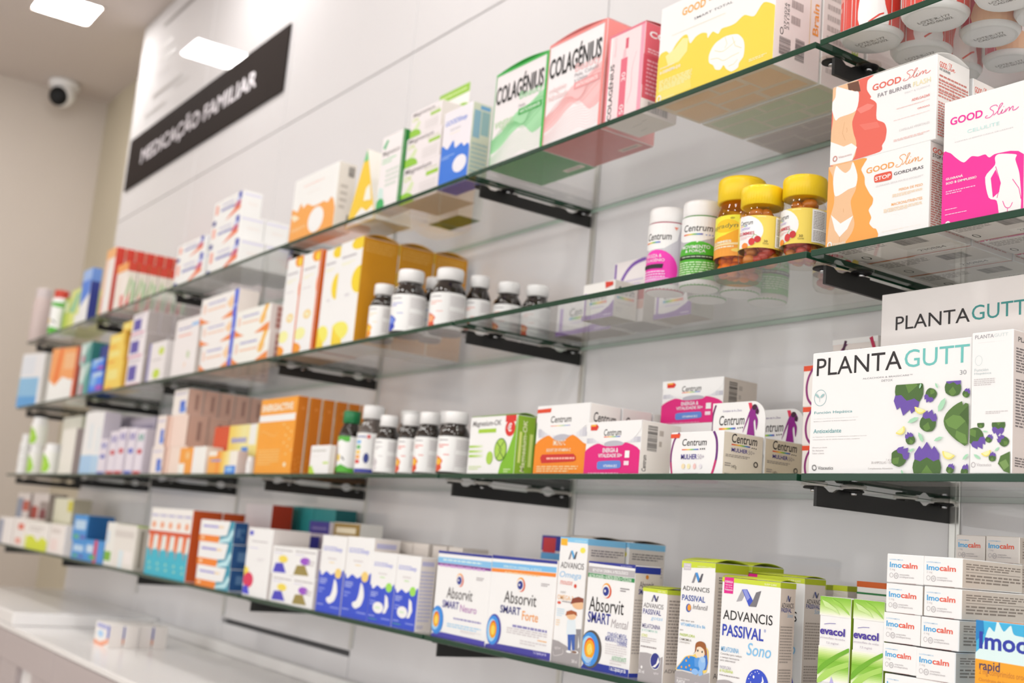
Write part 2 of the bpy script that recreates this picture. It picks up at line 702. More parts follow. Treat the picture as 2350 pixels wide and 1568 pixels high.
(.956,.221),
(.934,.24),
(.909,.269),
(.889,.297),
(.87,.332),
(.862,.358)],'#55763a'),
('P',[(.866,.39),
(.911,.43),
(.958,.416),
(.981,.38),
(.931,.321),
(.884,.347)],'#6c9148'),
('P',[(.946,.428),
(.995,.494),
(.995,.341),
(.981,.38)],'#46632f'),
('P',[(.931,.314),
(.983,.281),
(.994,.216),
(.955,.225),
(.926,.268)],'#6c9148'),
('P',[(.751,.473),
(.752,.466),
(.745,.461),
(.742,.456),
(.737,.452),
(.733,.45),
(.727,.448),
(.722,.448),
(.716,.448),
(.711,.451),
(.706,.454),
(.701,.458),
(.697,.464),
(.694,.469),
(.691,.476),
(.69,.483),
(.689,.491),
(.686,.5),
(.69,.505),
(.719,.491)],'#f5e17a'),
('P',[(.742,.477),
(.743,.472),
(.739,.469),
(.736,.465),
(.733,.462),
(.729,.461),
(.725,.459),
(.722,.459),
(.717,.46),
(.714,.461),
(.71,.464),
(.707,.467),
(.704,.471),
(.701,.475),
(.699,.48),
(.698,.485),
(.698,.49),
(.696,.497),
(.699,.5),
(.719,.491)],'#f8eeb0'),
('P',[(.624,.36),
(.629,.358),
(.63,.348),
(.631,.342),
(.632,.334),
(.632,.328),
(.631,.321),
(.629,.315),
(.626,.309),
(.622,.305),
(.618,.3),
(.613,.298),
(.608,.296),
(.603,.296),
(.597,.296),
(.592,.298),
(.586,.302),
(.58,.304),
(.578,.311),
(.599,.335)],'#f5e17a'),
('P',[(.618,.354),
(.621,.352),
(.622,.345),
(.623,.34),
(.624,.335),
(.623,.33),
(.623,.325),
(.621,.321),
(.619,.317),
(.616,.313),
(.613,.31),
(.61,.308),
(.606,.307),
(.602,.307),
(.598,.307),
(.594,.309),
(.591,.311),
(.586,.313),
(.584,.318),
(.599,.335)],'#f8eeb0'),
('P',[(.924,.134),
(.925,.127),
(.918,.12),
(.914,.115),
(.909,.11),
(.904,.107),
(.898,.105),
(.892,.104),
(.886,.105),
(.88,.107),
(.874,.111),
(.87,.115),
(.865,.121),
(.862,.127),
(.859,.135),
(.857,.142),
(.856,.151),
(.854,.161),
(.858,.167),
(.889,.153)],'#f5e17a'),
('P',[(.914,.139),
(.915,.133),
(.91,.129),
(.908,.125),
(.904,.121),
(.9,.119),
(.896,.118),
(.892,.117),
(.887,.118),
(.883,.119),
(.879,.122),
(.876,.125),
(.872,.129),
(.87,.134),
(.868,.139),
(.867,.145),
(.866,.151),
(.864,.158),
(.867,.162),
(.889,.152)],'#f8eeb0'),
('P',[(.722,.681),
(.725,.666),
(.721,.65),
(.713,.64),
(.711,.654),
(.715,.671)],'#a9d9b8'),
('P',[(.806,.676),
(.815,.666),
(.821,.648),
(.821,.632),
(.811,.643),
(.805,.66)],'#a9d9b8'),
('P',[(.827,.457),
(.825,.497),
(.841,.537),
(.865,.559),
(.865,.52),
(.851,.478)],'#a9d9b8'),
('P',[(.648,.385),
(.663,.41),
(.689,.424),
(.714,.422),
(.699,.398),
(.673,.382)],'#a9d9b8'),
('P',[(.715,.31),
(.733,.291),
(.743,.261),
(.742,.233),
(.726,.251),
(.714,.282)],'#a9d9b8'),
('P',[(.806,.242),
(.817,.261),
(.837,.272),
(.855,.27),
(.844,.251),
(.824,.24)],'#a9d9b8'),
('P',[(.658,.163),
(.665,.178),
(.68,.188),
(.694,.189),
(.687,.174),
(.673,.163)],'#a9d9b8'),
('P',[(.969,.1),
(.974,.12),
(.987,.138),
(1,.143),
(1,.136),
(.997,.124),
(.985,.106)],'#a9d9b8'),
('P',[(.619,.031),
(.628,.02),
(.632,.0031),
(.632,0),
(.622,0),
(.617,.016)],'#a9d9b8')]
P1=[('T','PLANTA',.08,.953,.454,.027,'#8d8890'),
('T','GUTT',.548,.956,.332,.023,'#c9d6d6'),
('L',.159,.922,.628,.0022,2,'#c9c4c6'),
('O',.179,.797,.085,.035,.0004,'#c9d6d6'),
('T','Función',.081,.719,.337,.021,'#b8c6c8'),
('T','Hepática',.078,.692,.413,.02,'#b8c6c8'),
('L',.074,.616,.508,.053,4,'#cbc6c7'),
('L',.371,.413,.529,.023,2,'#cbc6c7'),
('O',.094,.062,.047,.017,.0006,'#b5b0b3'),
('T','Vitaceutics',.174,.051,.355,.022,'#c3bec0'),
('P',[(.185,.342),
(.183,.354),
(.244,.354),
(.243,.342)],'#6b50a8'),
('P',[(.277,.341),
(.275,.354),
(.335,.354),
(.335,.341)],'#6b50a8'),
('P',[(.231,.349),
(.23,.354),
(.289,.354),
(.289,.348)],'#6b50a8'),
('P',[(.241,.318),
(.216,.32),
(.191,.325),
(.179,.333),
(.173,.342),
(.176,.35),
(.181,.354),
(.206,.354),
(.218,.352),
(.226,.354),
(.289,.354),
(.301,.352),
(.317,.353),
(.323,.354),
(.335,.354),
(.342,.349),
(.347,.341),
(.343,.333),
(.332,.324),
(.31,.32),
(.282,.317),
(.263,.317)],'#4a6a35'),
('P',[(.251,.319),
(.219,.33),
(.26,.346),
(.302,.329),
(.272,.319)],'#62863f'),
('P',[(.823,.334),
(.815,.29),
(.752,.267),
(.701,.294),
(.717,.338)],'#6b50a8'),
('P',[(.656,.341),
(.648,.296),
(.584,.273),
(.533,.301),
(.549,.345)],'#6b50a8'),
('P',[(.736,.324),
(.728,.28),
(.664,.257),
(.614,.284),
(.629,.328)],'#6b50a8'),
('P',[(.836,.354),
(.84,.351),
(.846,.333),
(.836,.32),
(.816,.308),
(.791,.311),
(.757,.317),
(.721,.312),
(.678,.306),
(.643,.314),
(.605,.323),
(.573,.32),
(.542,.318),
(.529,.329),
(.526,.346),
(.533,.354)],'#4a6a35'),
('P',[(.755,.354),
(.684,.331),
(.637,.354)],'#62863f'),
('P',[(.275,.288),
(.381,.239),
(.376,.2),
(.255,.219),
(.157,.269)],'#6b50a8'),
('P',[(0,.244),
(.089,.258),
(.196,.209),
(.191,.17),
(.069,.188),
(0,.223)],'#6b50a8'),
('P',[(.213,.258),
(.319,.209),
(.315,.17),
(.193,.189),
(.094,.239)],'#6b50a8'),
('P',[(.063,.32),
(.123,.323),
(.195,.321),
(.248,.31),
(.3,.292),
(.326,.275),
(.336,.258),
(.302,.256),
(.253,.255),
(.23,.241),
(.2,.226),
(.146,.226),
(.084,.228),
(.059,.218),
(.032,.209),
(0,.216),
(0,.311),
(.014,.315)],'#4a6a35'),
('P',[(.047,.314),
(.156,.302),
(.143,.254),
(0,.273),
(0,.3),
(.0042,.308)],'#62863f'),
('P',[(.404,.247),
(.44,.266),
(.486,.273),
(.489,.258),
(.451,.239)],'#6b50a8'),
('P',[(.477,.234),
(.513,.253),
(.559,.26),
(.562,.245),
(.524,.226)],'#6b50a8'),
('P',[(.452,.246),
(.487,.265),
(.533,.272),
(.537,.257),
(.498,.238)],'#6b50a8'),
('P',[(.41,.221),
(.394,.226),
(.381,.234),
(.384,.241),
(.394,.249),
(.409,.254),
(.426,.258),
(.436,.256),
(.448,.251),
(.468,.251),
(.492,.251),
(.503,.246),
(.514,.239),
(.53,.238),
(.546,.237),
(.544,.232),
(.533,.225),
(.517,.219),
(.494,.214),
(.47,.213),
(.443,.215),
(.427,.217)],'#4a6a35'),
('P',[(.42,.22),
(.412,.233),
(.471,.24),
(.478,.222),
(.437,.217)],'#62863f'),
('P',[(.763,.197),
(.675,.218),
(.651,.24),
(.728,.236),
(.813,.214)],'#6b50a8'),
('P',[(.841,.224),
(.753,.245),
(.73,.267),
(.806,.263),
(.89,.241)],'#6b50a8'),
('P',[(.776,.217),
(.688,.238),
(.664,.26),
(.741,.256),
(.826,.234)],'#6b50a8'),
('P',[(.896,.191),
(.866,.186),
(.827,.183),
(.791,.186),
(.753,.193),
(.728,.201),
(.711,.21),
(.728,.213),
(.753,.217),
(.756,.225),
(.762,.235),
(.79,.238),
(.823,.241),
(.83,.248),
(.839,.254),
(.866,.251),
(.901,.244),
(.926,.236),
(.947,.224),
(.944,.214),
(.931,.203),
(.917,.197)],'#4a6a35'),
('P',[(.9,.195),
(.835,.196),
(.81,.223),
(.905,.22),
(.918,.201)],'#62863f'),
('P',[(.483,.111),
(.488,.135),
(.523,.147),
(.55,.133),
(.541,.109)],'#6b50a8'),
('P',[(.574,.108),
(.579,.132),
(.613,.144),
(.64,.13),
(.632,.106)],'#6b50a8'),
('P',[(.531,.116),
(.535,.14),
(.57,.153),
(.597,.138),
(.589,.114)],'#6b50a8'),
('P',[(.531,.085),
(.507,.088),
(.483,.094),
(.474,.101),
(.471,.111),
(.476,.118),
(.487,.125),
(.501,.123),
(.519,.12),
(.539,.123),
(.563,.126),
(.581,.122),
(.602,.118),
(.619,.119),
(.635,.12),
(.642,.114),
(.644,.105),
(.637,.098),
(.623,.089),
(.6,.086),
(.572,.084),
(.553,.083)],'#4a6a35'),
('P',[(.541,.086),
(.513,.098),
(.559,.113),
(.596,.095),
(.562,.085)],'#62863f'),
('P',[(.691,.069),
(.75,.121),
(.967,.151),
(.975,.0015),
(.835,.016)],'#55763a'),
('P',[(.728,.076),
(.879,.098),
(.958,.053),
(.834,.024)],'#7a9a58'),
('P',[(.51,.163),
(.525,.16),
(.518,.152),
(.517,.146),
(.512,.14),
(.504,.135),
(.493,.13),
(.479,.126),
(.462,.123),
(.445,.12),
(.425,.119),
(.406,.118),
(.384,.119),
(.366,.12),
(.346,.123),
(.33,.126),
(.314,.131),
(.292,.135),
(.293,.141),
(.392,.152)],'#f5e17a'),
('P',[(.48,.16),
(.491,.158),
(.486,.152),
(.485,.148),
(.481,.143),
(.476,.14),
(.467,.136),
(.458,.134),
(.445,.131),
(.433,.129),
(.418,.128),
(.405,.128),
(.389,.128),
(.376,.129),
(.362,.131),
(.35,.134),
(.339,.137),
(.323,.14),
(.324,.144),
(.395,.152)],'#f8eeb0'),
('P',[(.318,.295),
(.357,.299),
(.406,.297),
(.441,.29),
(.403,.286),
(.353,.288)],'#a9d9b8'),
('P',[(.613,.152),
(.627,.166),
(.67,.178),
(.718,.183),
(.703,.169),
(.662,.156)],'#a9d9b8'),
('P',[(.111,.135),
(.18,.132),
(.247,.118),
(.281,.101),
(.213,.104),
(.144,.117)],'#a9d9b8')]
P2=[('PS',[(.0001,.998),
(.399,.996),
(.355,.954),
(.349,.839),
(.393,.735),
(.386,.712),
(.449,.628),
(.454,.438),
(.529,.36),
(.555,.267),
(.545,.152),
(.516,.094),
(.498,.024),
(.228,.0075),
(.0023,.017)],'#e2685a'),
('P',[(.252,.632),
(.36,.661),
(.429,.618),
(.39,.581),
(.295,.564)],'#ea857a'),
('P',[(.285,.429),
(.462,.401),
(.49,.323),
(.342,.34)],'#e5776a'),
('PS',[(-.0046,1.007),
(.022,1),
(.255,.994),
(.267,.835),
(.252,.632),
(.214,.488),
(.232,.343),
(.264,.203),
(.234,.014),
(.0022,.02),
(.001,.422),
(.013,.595)],'#e8bd94'),
('P',[(.15,.995),
(.262,.986),
(.287,.845),
(.245,.852),
(.195,.898),
(.168,.873)],'#6b4534'),
('PS',[(.036,.995),
(.072,.981),
(.167,.909),
(.224,.869),
(.271,.83),
(.249,.619),
(.084,.596),
(.039,.576),
(-.01,.781),
(.03,.873)],'#fbf8f6'),
('P',[(-.0015,.317),
(.138,.209),
(.215,.224),
(.272,.157),
(.228,.0075),
(.0022,.02)],'#fbf8f6'),
('S',[(.16,.438),
(.166,.4),
(.161,.376)],.0006,'#d9a377'),
('S',[(.136,.516),
(.119,.382),
(.15,.284)],.0005,'#d9a377'),
('T','GOOD',.405,.795,.272,.078,'#e0604f',.03,0),
('SL',.699,.796,.247,.11,'#e0604f'),
('T','FAT BURNER',.46,.693,.314,.049,'#8a8088',.006),
('T','FLASH',.791,.688,.158,.059,'#f3e2b5',.006),
('T','DBX™ & GUARANA',.718,.637,.227,.021,'#dcd8da'),
('T','ADELGAZAR',.782,.521,.165,.029,'#dd7267',.01),
('L',.644,.476,.302,.012,2,'#e9bdb8'),
('T','GRASAS',.838,.404,.109,.018,'#dd7267',.01),
('L',.621,.344,.327,.0091,3,'#e9bdb8'),
('T','CAPSULAS VEGETALES',.676,.2,.274,.026,'#d2cccd'),
('L',.627,.091,.325,.031,2,'#eac4bf'),
('O',.054,.083,.019,.03,.0012,'#c98a80'),
('T','Vitaceutics',.089,.074,.136,.026,'#c9a39c')]
P3=[('T','GOOD',.08,.86,.22,.07,'#e0604f',.03),
('SL',.32,.86,.23,.09,'#e0604f'),
('T','FAT BURNER',.08,.82,.32,.03,'#555055',.01),
('L',.08,.74,.82,.04,1,'#c97a70'),
('L',.06,.5,.89,.23,6,'#d0877e'),
('S',[(.06,.64),
(.95,.64)],.0004,'#b5564c'),
('S',[(.06,.58),
(.95,.58)],.0004,'#b5564c'),
('S',[(.06,.7),
(.95,.7)],.0004,'#b5564c'),
('S',[(.5,.5),
(.5,.74)],.0004,'#b5564c'),
('L',.06,.05,.89,.41,13,'#cf8078')]
P4=[('PS',[(0,1),
(.377,.994),
(.37,.93),
(.343,.87),
(.379,.771),
(.387,.681),
(.437,.562),
(.472,.5),
(.466,.433),
(.432,.374),
(.461,.281),
(.444,.217),
(.483,.155),
(.517,.129),
(.498,.015),
(-.0001,.0036)],'#f0a552'),
('PS',[(.003,.999),
(.089,.997),
(.191,.994),
(.256,.99),
(.301,.831),
(.296,.657),
(.248,.532),
(.264,.405),
(.294,.258),
(.267,.143),
(.161,.013),
(.022,.012),
(.032,.347),
(.073,.548),
(.063,.747),
(.046,.877)],'#e8bd94'),
('PS',[(.082,.991),
(.119,.943),
(.178,.879),
(.229,.907),
(.256,.986),
(.305,.821),
(.295,.693),
(.217,.673),
(.087,.624),
(.055,.785),
(.061,.908)],'#fbf8f6'),
('P',[(.046,.414),
(.15,.288),
(.279,.349),
(.223,.207),
(.145,.131),
(.093,.224)],'#fbf8f6'),
('S',[(.174,.457),
(.177,.412)],.0006,'#d9a377'),
('S',[(.145,.131),
(.144,.0088)],.0007,'#d9a377'),
('T','GOOD',.396,.8,.273,.068,'#eda04e',.03,0),
('SL',.687,.79,.251,.129,'#eda04e'),
('PS',[(.477,.74),
(.497,.764),
(.632,.763),
(.65,.735),
(.65,.684),
(.627,.666),
(.498,.672),
(.48,.695)],'#dd5a45'),
('T','STOP',.488,.693,.151,.045,'#ffffff',.03),
('T','GORDURAS',.67,.703,.275,.035,'#5d565c',.014),
('T','GUARANÁ, ERVA MATE E H2OSLIM™',.499,.612,.447,.03,'#d8d3d4'),
('T','PERDA DE PESO',.724,.512,.219,.028,'#eeb06c',.008),
('L',.662,.452,.281,.039,4,'#f1d5b4'),
('T','MACRONUTRIENTES',.656,.361,.287,.031,'#eeb06c',.008),
('L',.583,.297,.361,.046,4,'#f1d5b4'),
('L',.572,.084,.374,.0045,2,'#f1d5b4'),
('O',.046,.056,.021,.032,.0014,'#fbf5ee'),
('T','Vitaceutics',.079,.042,.134,.031,'#fbf0e4')]
P5=[('PS',[(-.0024,.564),
(.085,.585),
(.175,.529),
(.273,.48),
(.367,.514),
(.453,.5),
(.538,.503),
(.59,.471),
(.691,.488),
(1.008,.429),
(1.016,-.0025),
(.0002,-.0058)],'#ec2f9a'),
('PS',[(.658,.46),
(.708,.48),
(.909,.446),
(.901,.408),
(.945,.311),
(.963,.218),
(.974,.082),
(.943,-.0081),
(.737,-.0053),
(.688,.126),
(.59,.164),
(.543,.325),
(.659,.403)],'#fbf6f8'),
('P',[(.611,.308),
(.669,.367),
(.73,.255),
(.715,.189),
(.64,.156)],'#ec2f9a'),
('S',[(.668,.39),
(.73,.255),
(.691,.148)],.0007,'#ec2f9a'),
('S',[(.871,.266),
(.947,.187),
(.973,.104)],.0007,'#ec2f9a'),
('S',[(.759,.115),
(.793,.065),
(.843,.057),
(.875,.091)],.0007,'#ec2f9a'),
('S',[(.818,.055),
(.811,-.0052)],.0006,'#ec2f9a'),
('T','GOOD',.087,.801,.411,.061,'#ec2f9a',.035),
('SL',.536,.782,.397,.086,'#ec2f9a'),
('T','CELULITE',.309,.704,.398,.028,'#c4e7e4',.012),
('T','CONTRA O EFEITO CASCA DE LARANJA',.153,.651,.722,.011,'#c8c2c5'),
('T','GUARANÁ',.049,.369,.218,.023,'#ffffff',.04),
('T','SOD B DIMPLESS®',.05,.334,.39,.019,'#ffffff',.04),
('L',.053,.252,.372,.034,2,'#f8b5da'),
('L',.048,.131,.153,.011,1,'#fbd3e8'),
('L',.05,.091,.274,.011,1,'#fbd3e8'),
('O',.087,.016,.028,.023,.0016,'#ffffff'),
('T','Vitaceutics',.132,-.0052,.216,.017,'#ffe6f2')]
P6=[('PS',[(.0025,.485),
(.066,.54),
(.113,.498),
(.165,.571),
(.221,.62),
(.264,.612),
(.293,.514),
(.342,.556),
(.393,.568),
(.44,.545),
(.451,.492),
(.492,.535),
(.541,.49),
(.57,.526),
(.635,.519),
(.687,.523),
(.756,.564),
(.837,.513),
(.906,.604),
(.988,.546),
(1.005,.472),
(1,0),
(0,0)],'#fbd34a'),
('P',[(.068,.487),
(.15,.524),
(.222,.598),
(.274,.576),
(.27,.45),
(.198,.376),
(.098,.379)],'#fae59c'),
('P',[(.017,.167),
(.303,.245),
(.327,.066),
(.063,.042)],'#fcdc6e'),
('PS',[(.47,.307),
(.493,.371),
(.526,.41),
(.586,.432),
(.638,.431),
(.708,.406),
(.754,.342),
(.771,.269),
(.767,.174),
(.734,.125),
(.726,.086),
(.675,.071),
(.63,.113),
(.603,.162),
(.578,.131),
(.535,.151),
(.512,.203),
(.477,.24)],'#fdfbf6'),
('S',[(.603,.43),
(.623,.357),
(.607,.321)],.0005,'#f3d27a'),
('S',[(.52,.338),
(.582,.3),
(.641,.316),
(.693,.347)],.0005,'#f3d27a'),
('S',[(.488,.267),
(.549,.251),
(.602,.206),
(.67,.218),
(.731,.223)],.0005,'#f3d27a'),
('S',[(.647,.132),
(.69,.134),
(.72,.163)],.0005,'#f3d27a'),
('S',[(.665,.403),
(.694,.304),
(.747,.259)],.0005,'#f3d27a'),
('T','GOOD',.204,.826,.21,.077,'#f6a92a',.03),
('T','Brain',.442,.858,.321,.084,'#f6a92a',.012,.35),
('T','SMART TOTAL',.318,.733,.336,.023,'#7e797c',.004),
('S',[(.119,.671),
(.596,.661)],.0005,'#d8d6b0'),
('T','ZYNAMITE™',.024,.371,.136,.012,'#ffffff',.04),
('T','& COENZIMA Q10',.027,.312,.189,.035,'#ffffff',.04),
('L',.026,.142,.302,.113,7,'#fdeeb8'),
('O',.033,.072,.018,.031,.002,'#ffffff'),
('T','Vitaceutics',.062,.058,.114,.014,'#fff3c8',.01),
('L',.813,.095,.14,.029,2,'#fdf0c0'),
('L',.779,.051,.175,.0018,1,'#fdf0c0')]
P7=[('BC',.12,.12,.24,.16),
('TV','231364',.26,.36,.05,.24,'#555'),
('TV','07/2026',.2,.36,.05,.24,'#555'),
('O',.16,.33,.03,.03,.001,'#222'),
('BC',.46,.12,.2,.2),
('L',.35,.4,.25,.58,4,'#b5a8a6'),
('TV','Brain',.82,.42,.13,.3,'#ef9a3a',.03,0),
('S',[(.76,.3),
(.76,.98)],.0008,'#e6c26a')]
P8=[('R',.03,.08,.27,.52,'#dcb98a'),
('R',.33,.08,.29,.28,'#dcb98a'),
('R',.33,.42,.37,.24,'#dcb98a'),
('R',.66,.08,.29,.26,'#dcb98a'),
('R',.05,.68,.4,.24,'#dcb98a'),
('R',.72,.42,.23,.5,'#dcb98a'),
('R',.48,.72,.2,.2,'#dcb98a')]
P9=[('R',.03,.08,.27,.52,'#b9c3a0'),
('R',.33,.08,.29,.28,'#b9c3a0'),
('R',.33,.42,.37,.24,'#b9c3a0'),
('R',.66,.08,.29,.26,'#b9c3a0'),
('R',.05,.68,.4,.24,'#b9c3a0'),
('R',.72,.42,.23,.5,'#b9c3a0'),
('R',.48,.72,.2,.2,'#b9c3a0')]
P10=[('R',.03,.08,.27,.52,'#b5a8a4'),
('R',.33,.08,.29,.28,'#b5a8a4'),
('R',.33,.42,.37,.24,'#b5a8a4'),
('R',.66,.08,.29,.26,'#b5a8a4'),
('R',.05,.68,.4,.24,'#b5a8a4'),
('R',.72,.42,.23,.5,'#b5a8a4'),
('R',.48,.72,.2,.2,'#b5a8a4')]
P11=[('PS',[(0,.3),
(.2,.36),
(.45,.5),
(.7,.54),
(1,.62),
(1,.3),
(.8,.22),
(.6,.34),
(.4,.3),
(.2,.2),
(0,.16)],'#9fd6a6'),
('S',[(0,.18),
(.2,.24),
(.42,.36),
(.62,.3),
(.8,.36),
(1,.46)],.0006,'#9fd6a6'),
('S',[(0,.04),
(.2,.06),
(.42,.06),
(.62,.1),
(.8,.05),
(1,.12)],.0005,'#9fd6a6'),
('S',[(0,.193),
(.2,.26),
(.42,.367),
(.62,.318),
(.8,.385),
(1,.472)],.0006,'#38b14a'),
('S',[(0,.05),
(.2,.075),
(.42,.087),
(.62,.122),
(.8,.077),
(1,.152)],.0005,'#9fd6a6'),
('S',[(0,.205),
(.2,.28),
(.42,.375),
(.62,.334),
(.8,.41),
(1,.485)],.0006,'#9fd6a6'),
('S',[(0,.06),
(.2,.09),
(.42,.115),
(.62,.145),
(.8,.105),
(1,.185)],.0005,'#9fd6a6'),
('S',[(0,.217),
(.2,.3),
(.42,.383),
(.62,.346),
(.8,.435),
(1,.497)],.0006,'#38b14a'),
('S',[(0,.07),
(.2,.105),
(.42,.142),
(.62,.168),
(.8,.133),
(1,.217)],.0005,'#9fd6a6'),
('S',[(0,.23),
(.2,.32),
(.42,.39),
(.62,.355),
(.8,.46),
(1,.51)],.0006,'#9fd6a6'),
('S',[(0,.08),
(.2,.12),
(.42,.17),
(.62,.19),
(.8,.16),
(1,.25)],.0005,'#9fd6a6'),
('S',[(0,.242),
(.2,.34),
(.42,.398),
(.62,.361),
(.8,.485),
(1,.522)],.0006,'#38b14a'),
('S',[(0,.09),
(.2,.135),
(.42,.198),
(.62,.212),
(.8,.188),
(1,.282)],.0005,'#9fd6a6'),
('S',[(0,.255),
(.2,.36),
(.42,.405),
(.62,.364),
(.8,.51),
(1,.535)],.0006,'#9fd6a6'),
('S',[(0,.1),
(.2,.15),
(.42,.225),
(.62,.235),
(.8,.215),
(1,.315)],.0005,'#9fd6a6'),
('S',[(0,.268),
(.2,.38),
(.42,.412),
(.62,.363),
(.8,.535),
(1,.547)],.0006,'#38b14a'),
('S',[(0,.11),
(.2,.165),
(.42,.253),
(.62,.258),
(.8,.242),
(1,.347)],.0005,'#9fd6a6'),
('S',[(0,.28),
(.2,.4),
(.42,.42),
(.62,.36),
(.8,.56),
(1,.56)],.0006,'#9fd6a6'),
('S',[(0,.12),
(.2,.18),
(.42,.28),
(.62,.28),
(.8,.27),
(1,.38)],.0005,'#9fd6a6'),
('R',0,0,.012,1,'#38b14a'),
('R',.955,0,.045,1,'#38b14a'),
('R',0,.975,1,.025,'#38b14a'),
('R',0,0,1,.012,'#38b14a'),
('T','COLAGÉNIUS',.03,.66,.9,.24,'#141214',.035,0),
('T','Beauty',.5,.6,.43,.1,'#9fd6a6',.01),
('R',.5,.46,.43,.065,'#2ea843'),
('T','ANTIOXIDANTE',.53,.475,.37,.035,'#f3f0ee',.01),
('T','vegan',.05,.37,.35,.11,'#b9dcae',0),
('T','Pele',.5,.54,.12,.03,'#9a9398')]
P12=[('PS',[(0,.3),
(.2,.36),
(.45,.5),
(.7,.54),
(1,.62),
(1,.3),
(.8,.22),
(.6,.34),
(.4,.3),
(.2,.2),
(0,.16)],'#f3bfc0'),
('S',[(0,.18),
(.2,.24),
(.42,.36),
(.62,.3),
(.8,.36),
(1,.46)],.0006,'#f3bfc0'),
('S',[(0,.04),
(.2,.06),
(.42,.06),
(.62,.1),
(.8,.05),
(1,.12)],.0005,'#f3bfc0'),
('S',[(0,.193),
(.2,.26),
(.42,.367),
(.62,.318),
(.8,.385),
(1,.472)],.0006,'#ea8a86'),
('S',[(0,.05),
(.2,.075),
(.42,.087),
(.62,.122),
(.8,.077),
(1,.152)],.0005,'#f3bfc0'),
('S',[(0,.205),
(.2,.28),
(.42,.375),
(.62,.334),
(.8,.41),
(1,.485)],.0006,'#f3bfc0'),
('S',[(0,.06),
(.2,.09),
(.42,.115),
(.62,.145),
(.8,.105),
(1,.185)],.0005,'#f3bfc0'),
('S',[(0,.217),
(.2,.3),
(.42,.383),
(.62,.346),
(.8,.435),
(1,.497)],.0006,'#ea8a86'),
('S',[(0,.07),
(.2,.105),
(.42,.142),
(.62,.168),
(.8,.133),
(1,.217)],.0005,'#f3bfc0'),
('S',[(0,.23),
(.2,.32),
(.42,.39),
(.62,.355),
(.8,.46),
(1,.51)],.0006,'#f3bfc0'),
('S',[(0,.08),
(.2,.12),
(.42,.17),
(.62,.19),
(.8,.16),
(1,.25)],.0005,'#f3bfc0'),
('S',[(0,.242),
(.2,.34),
(.42,.398),
(.62,.361),
(.8,.485),
(1,.522)],.0006,'#ea8a86'),
('S',[(0,.09),
(.2,.135),
(.42,.198),
(.62,.212),
(.8,.188),
(1,.282)],.0005,'#f3bfc0'),
('S',[(0,.255),
(.2,.36),
(.42,.405),
(.62,.364),
(.8,.51),
(1,.535)],.0006,'#f3bfc0'),
('S',[(0,.1),
(.2,.15),
(.42,.225),
(.62,.235),
(.8,.215),
(1,.315)],.0005,'#f3bfc0'),
('S',[(0,.268),
(.2,.38),
(.42,.412),
(.62,.363),
(.8,.535),
(1,.547)],.0006,'#ea8a86'),
('S',[(0,.11),
(.2,.165),
(.42,.253),
(.62,.258),
(.8,.242),
(1,.347)],.0005,'#f3bfc0'),
('S',[(0,.28),
(.2,.4),
(.42,.42),
(.62,.36),
(.8,.56),
(1,.56)],.0006,'#f3bfc0'),
('S',[(0,.12),
(.2,.18),
(.42,.28),
(.62,.28),
(.8,.27),
(1,.38)],.0005,'#f3bfc0'),
('R',0,0,.012,1,'#ea8a86'),
('R',.955,0,.045,1,'#ea8a86'),
('R',0,.975,1,.025,'#ea8a86'),
('R',0,0,1,.012,'#ea8a86'),
('T','COLAGÉNIUS',.03,.66,.9,.24,'#141214',.035,0),
('T','Beauty',.5,.6,.43,.1,'#f3bfc0',.01),
('R',.5,.46,.43,.065,'#e79a9c'),
('T','ANTIOXIDANTE',.53,.475,.37,.035,'#f3f0ee',.01),
('T','colagénio',.05,.5,.31,.07,'#f3c9c8'),
('T','hidrolisado',.05,.44,.35,.06,'#f3c9c8'),
('T','Pele, Cabelo',.5,.57,.4,.04,'#a59da3'),
('T','e Unhas',.5,.53,.22,.035,'#a59da3')]
P13=[('R',.1,0,.9,1,'#f3d9dc'),
('TV','COLAGÉNIUS',.06,.03,.14,.63,'#1c1719',.035,0),
('R',0,0,.05,1,'#e98a96'),
('R',.38,.01,.18,.67,'#e06a80'),
('P',[(.42,.68),
(.52,.68),
(.5,.78),
(.44,.78)],'#e9bcc4'),
('R',.48,.78,.08,.12,'#d75a72'),
('TV','30',.42,.42,.11,.1,'#f8e2e5',.02),
('TV','50',.42,.05,.11,.11,'#f8e2e5',.02),
('TV','Beauty',.16,.74,.08,.22,'#ecc5cb',0),
('R',.9,0,.1,1,'#f0a0b4'),
('R',0,.975,1,.025,'#e0788c'),
('S',[(.62,.15),
(.72,.3),
(.7,.5),
(.8,.7)],.0008,'#eeb8c2')]
P14=[('PS',[(-.015,.518),
(.08,.515),
(.14,.483),
(.213,.592),
(.27,.508),
(.361,.546),
(.506,.475),
(.645,.473),
(.743,.483),
(.829,.443),
(.911,.499),
(.983,.369),
(1,0),
(0,0)],'#f7a654'),
('E',.596,.25,.173,.189,'#fbf5ee'),
('P',[(-.0075,.45),
(.087,.447),
(.21,.367),
(.079,.342)],'#fbe3c4'),
('L',.039,.18,.342,.051,4,'#fbd4a6'),
('T','GOODBrain',.232,.832,.466,.02,'#f3a08a',.01,.1),
('L',.321,.702,.31,.014,1,'#e8dcd6')]
P15=[('R',.94,0,.06,1,'#2c8a3c'),
('P',[(.05,.86),
(.22,.95),
(.3,.93),
(.16,.82)],'#57b57c'),
('T','Magnesium',.08,.72,.77,.08,'#77706f',.01),
('L',.08,.62,.64,.08,2,'#a9d8b2'),
('L',.3,.3,.6,.25,4,'#cfd9cf'),
('E',.16,.08,.2,.1,'#3fae62'),
('P',[(.02,.2),
(.3,.16),
(.25,.3),
(.06,.33)],'#cfe6e0')]
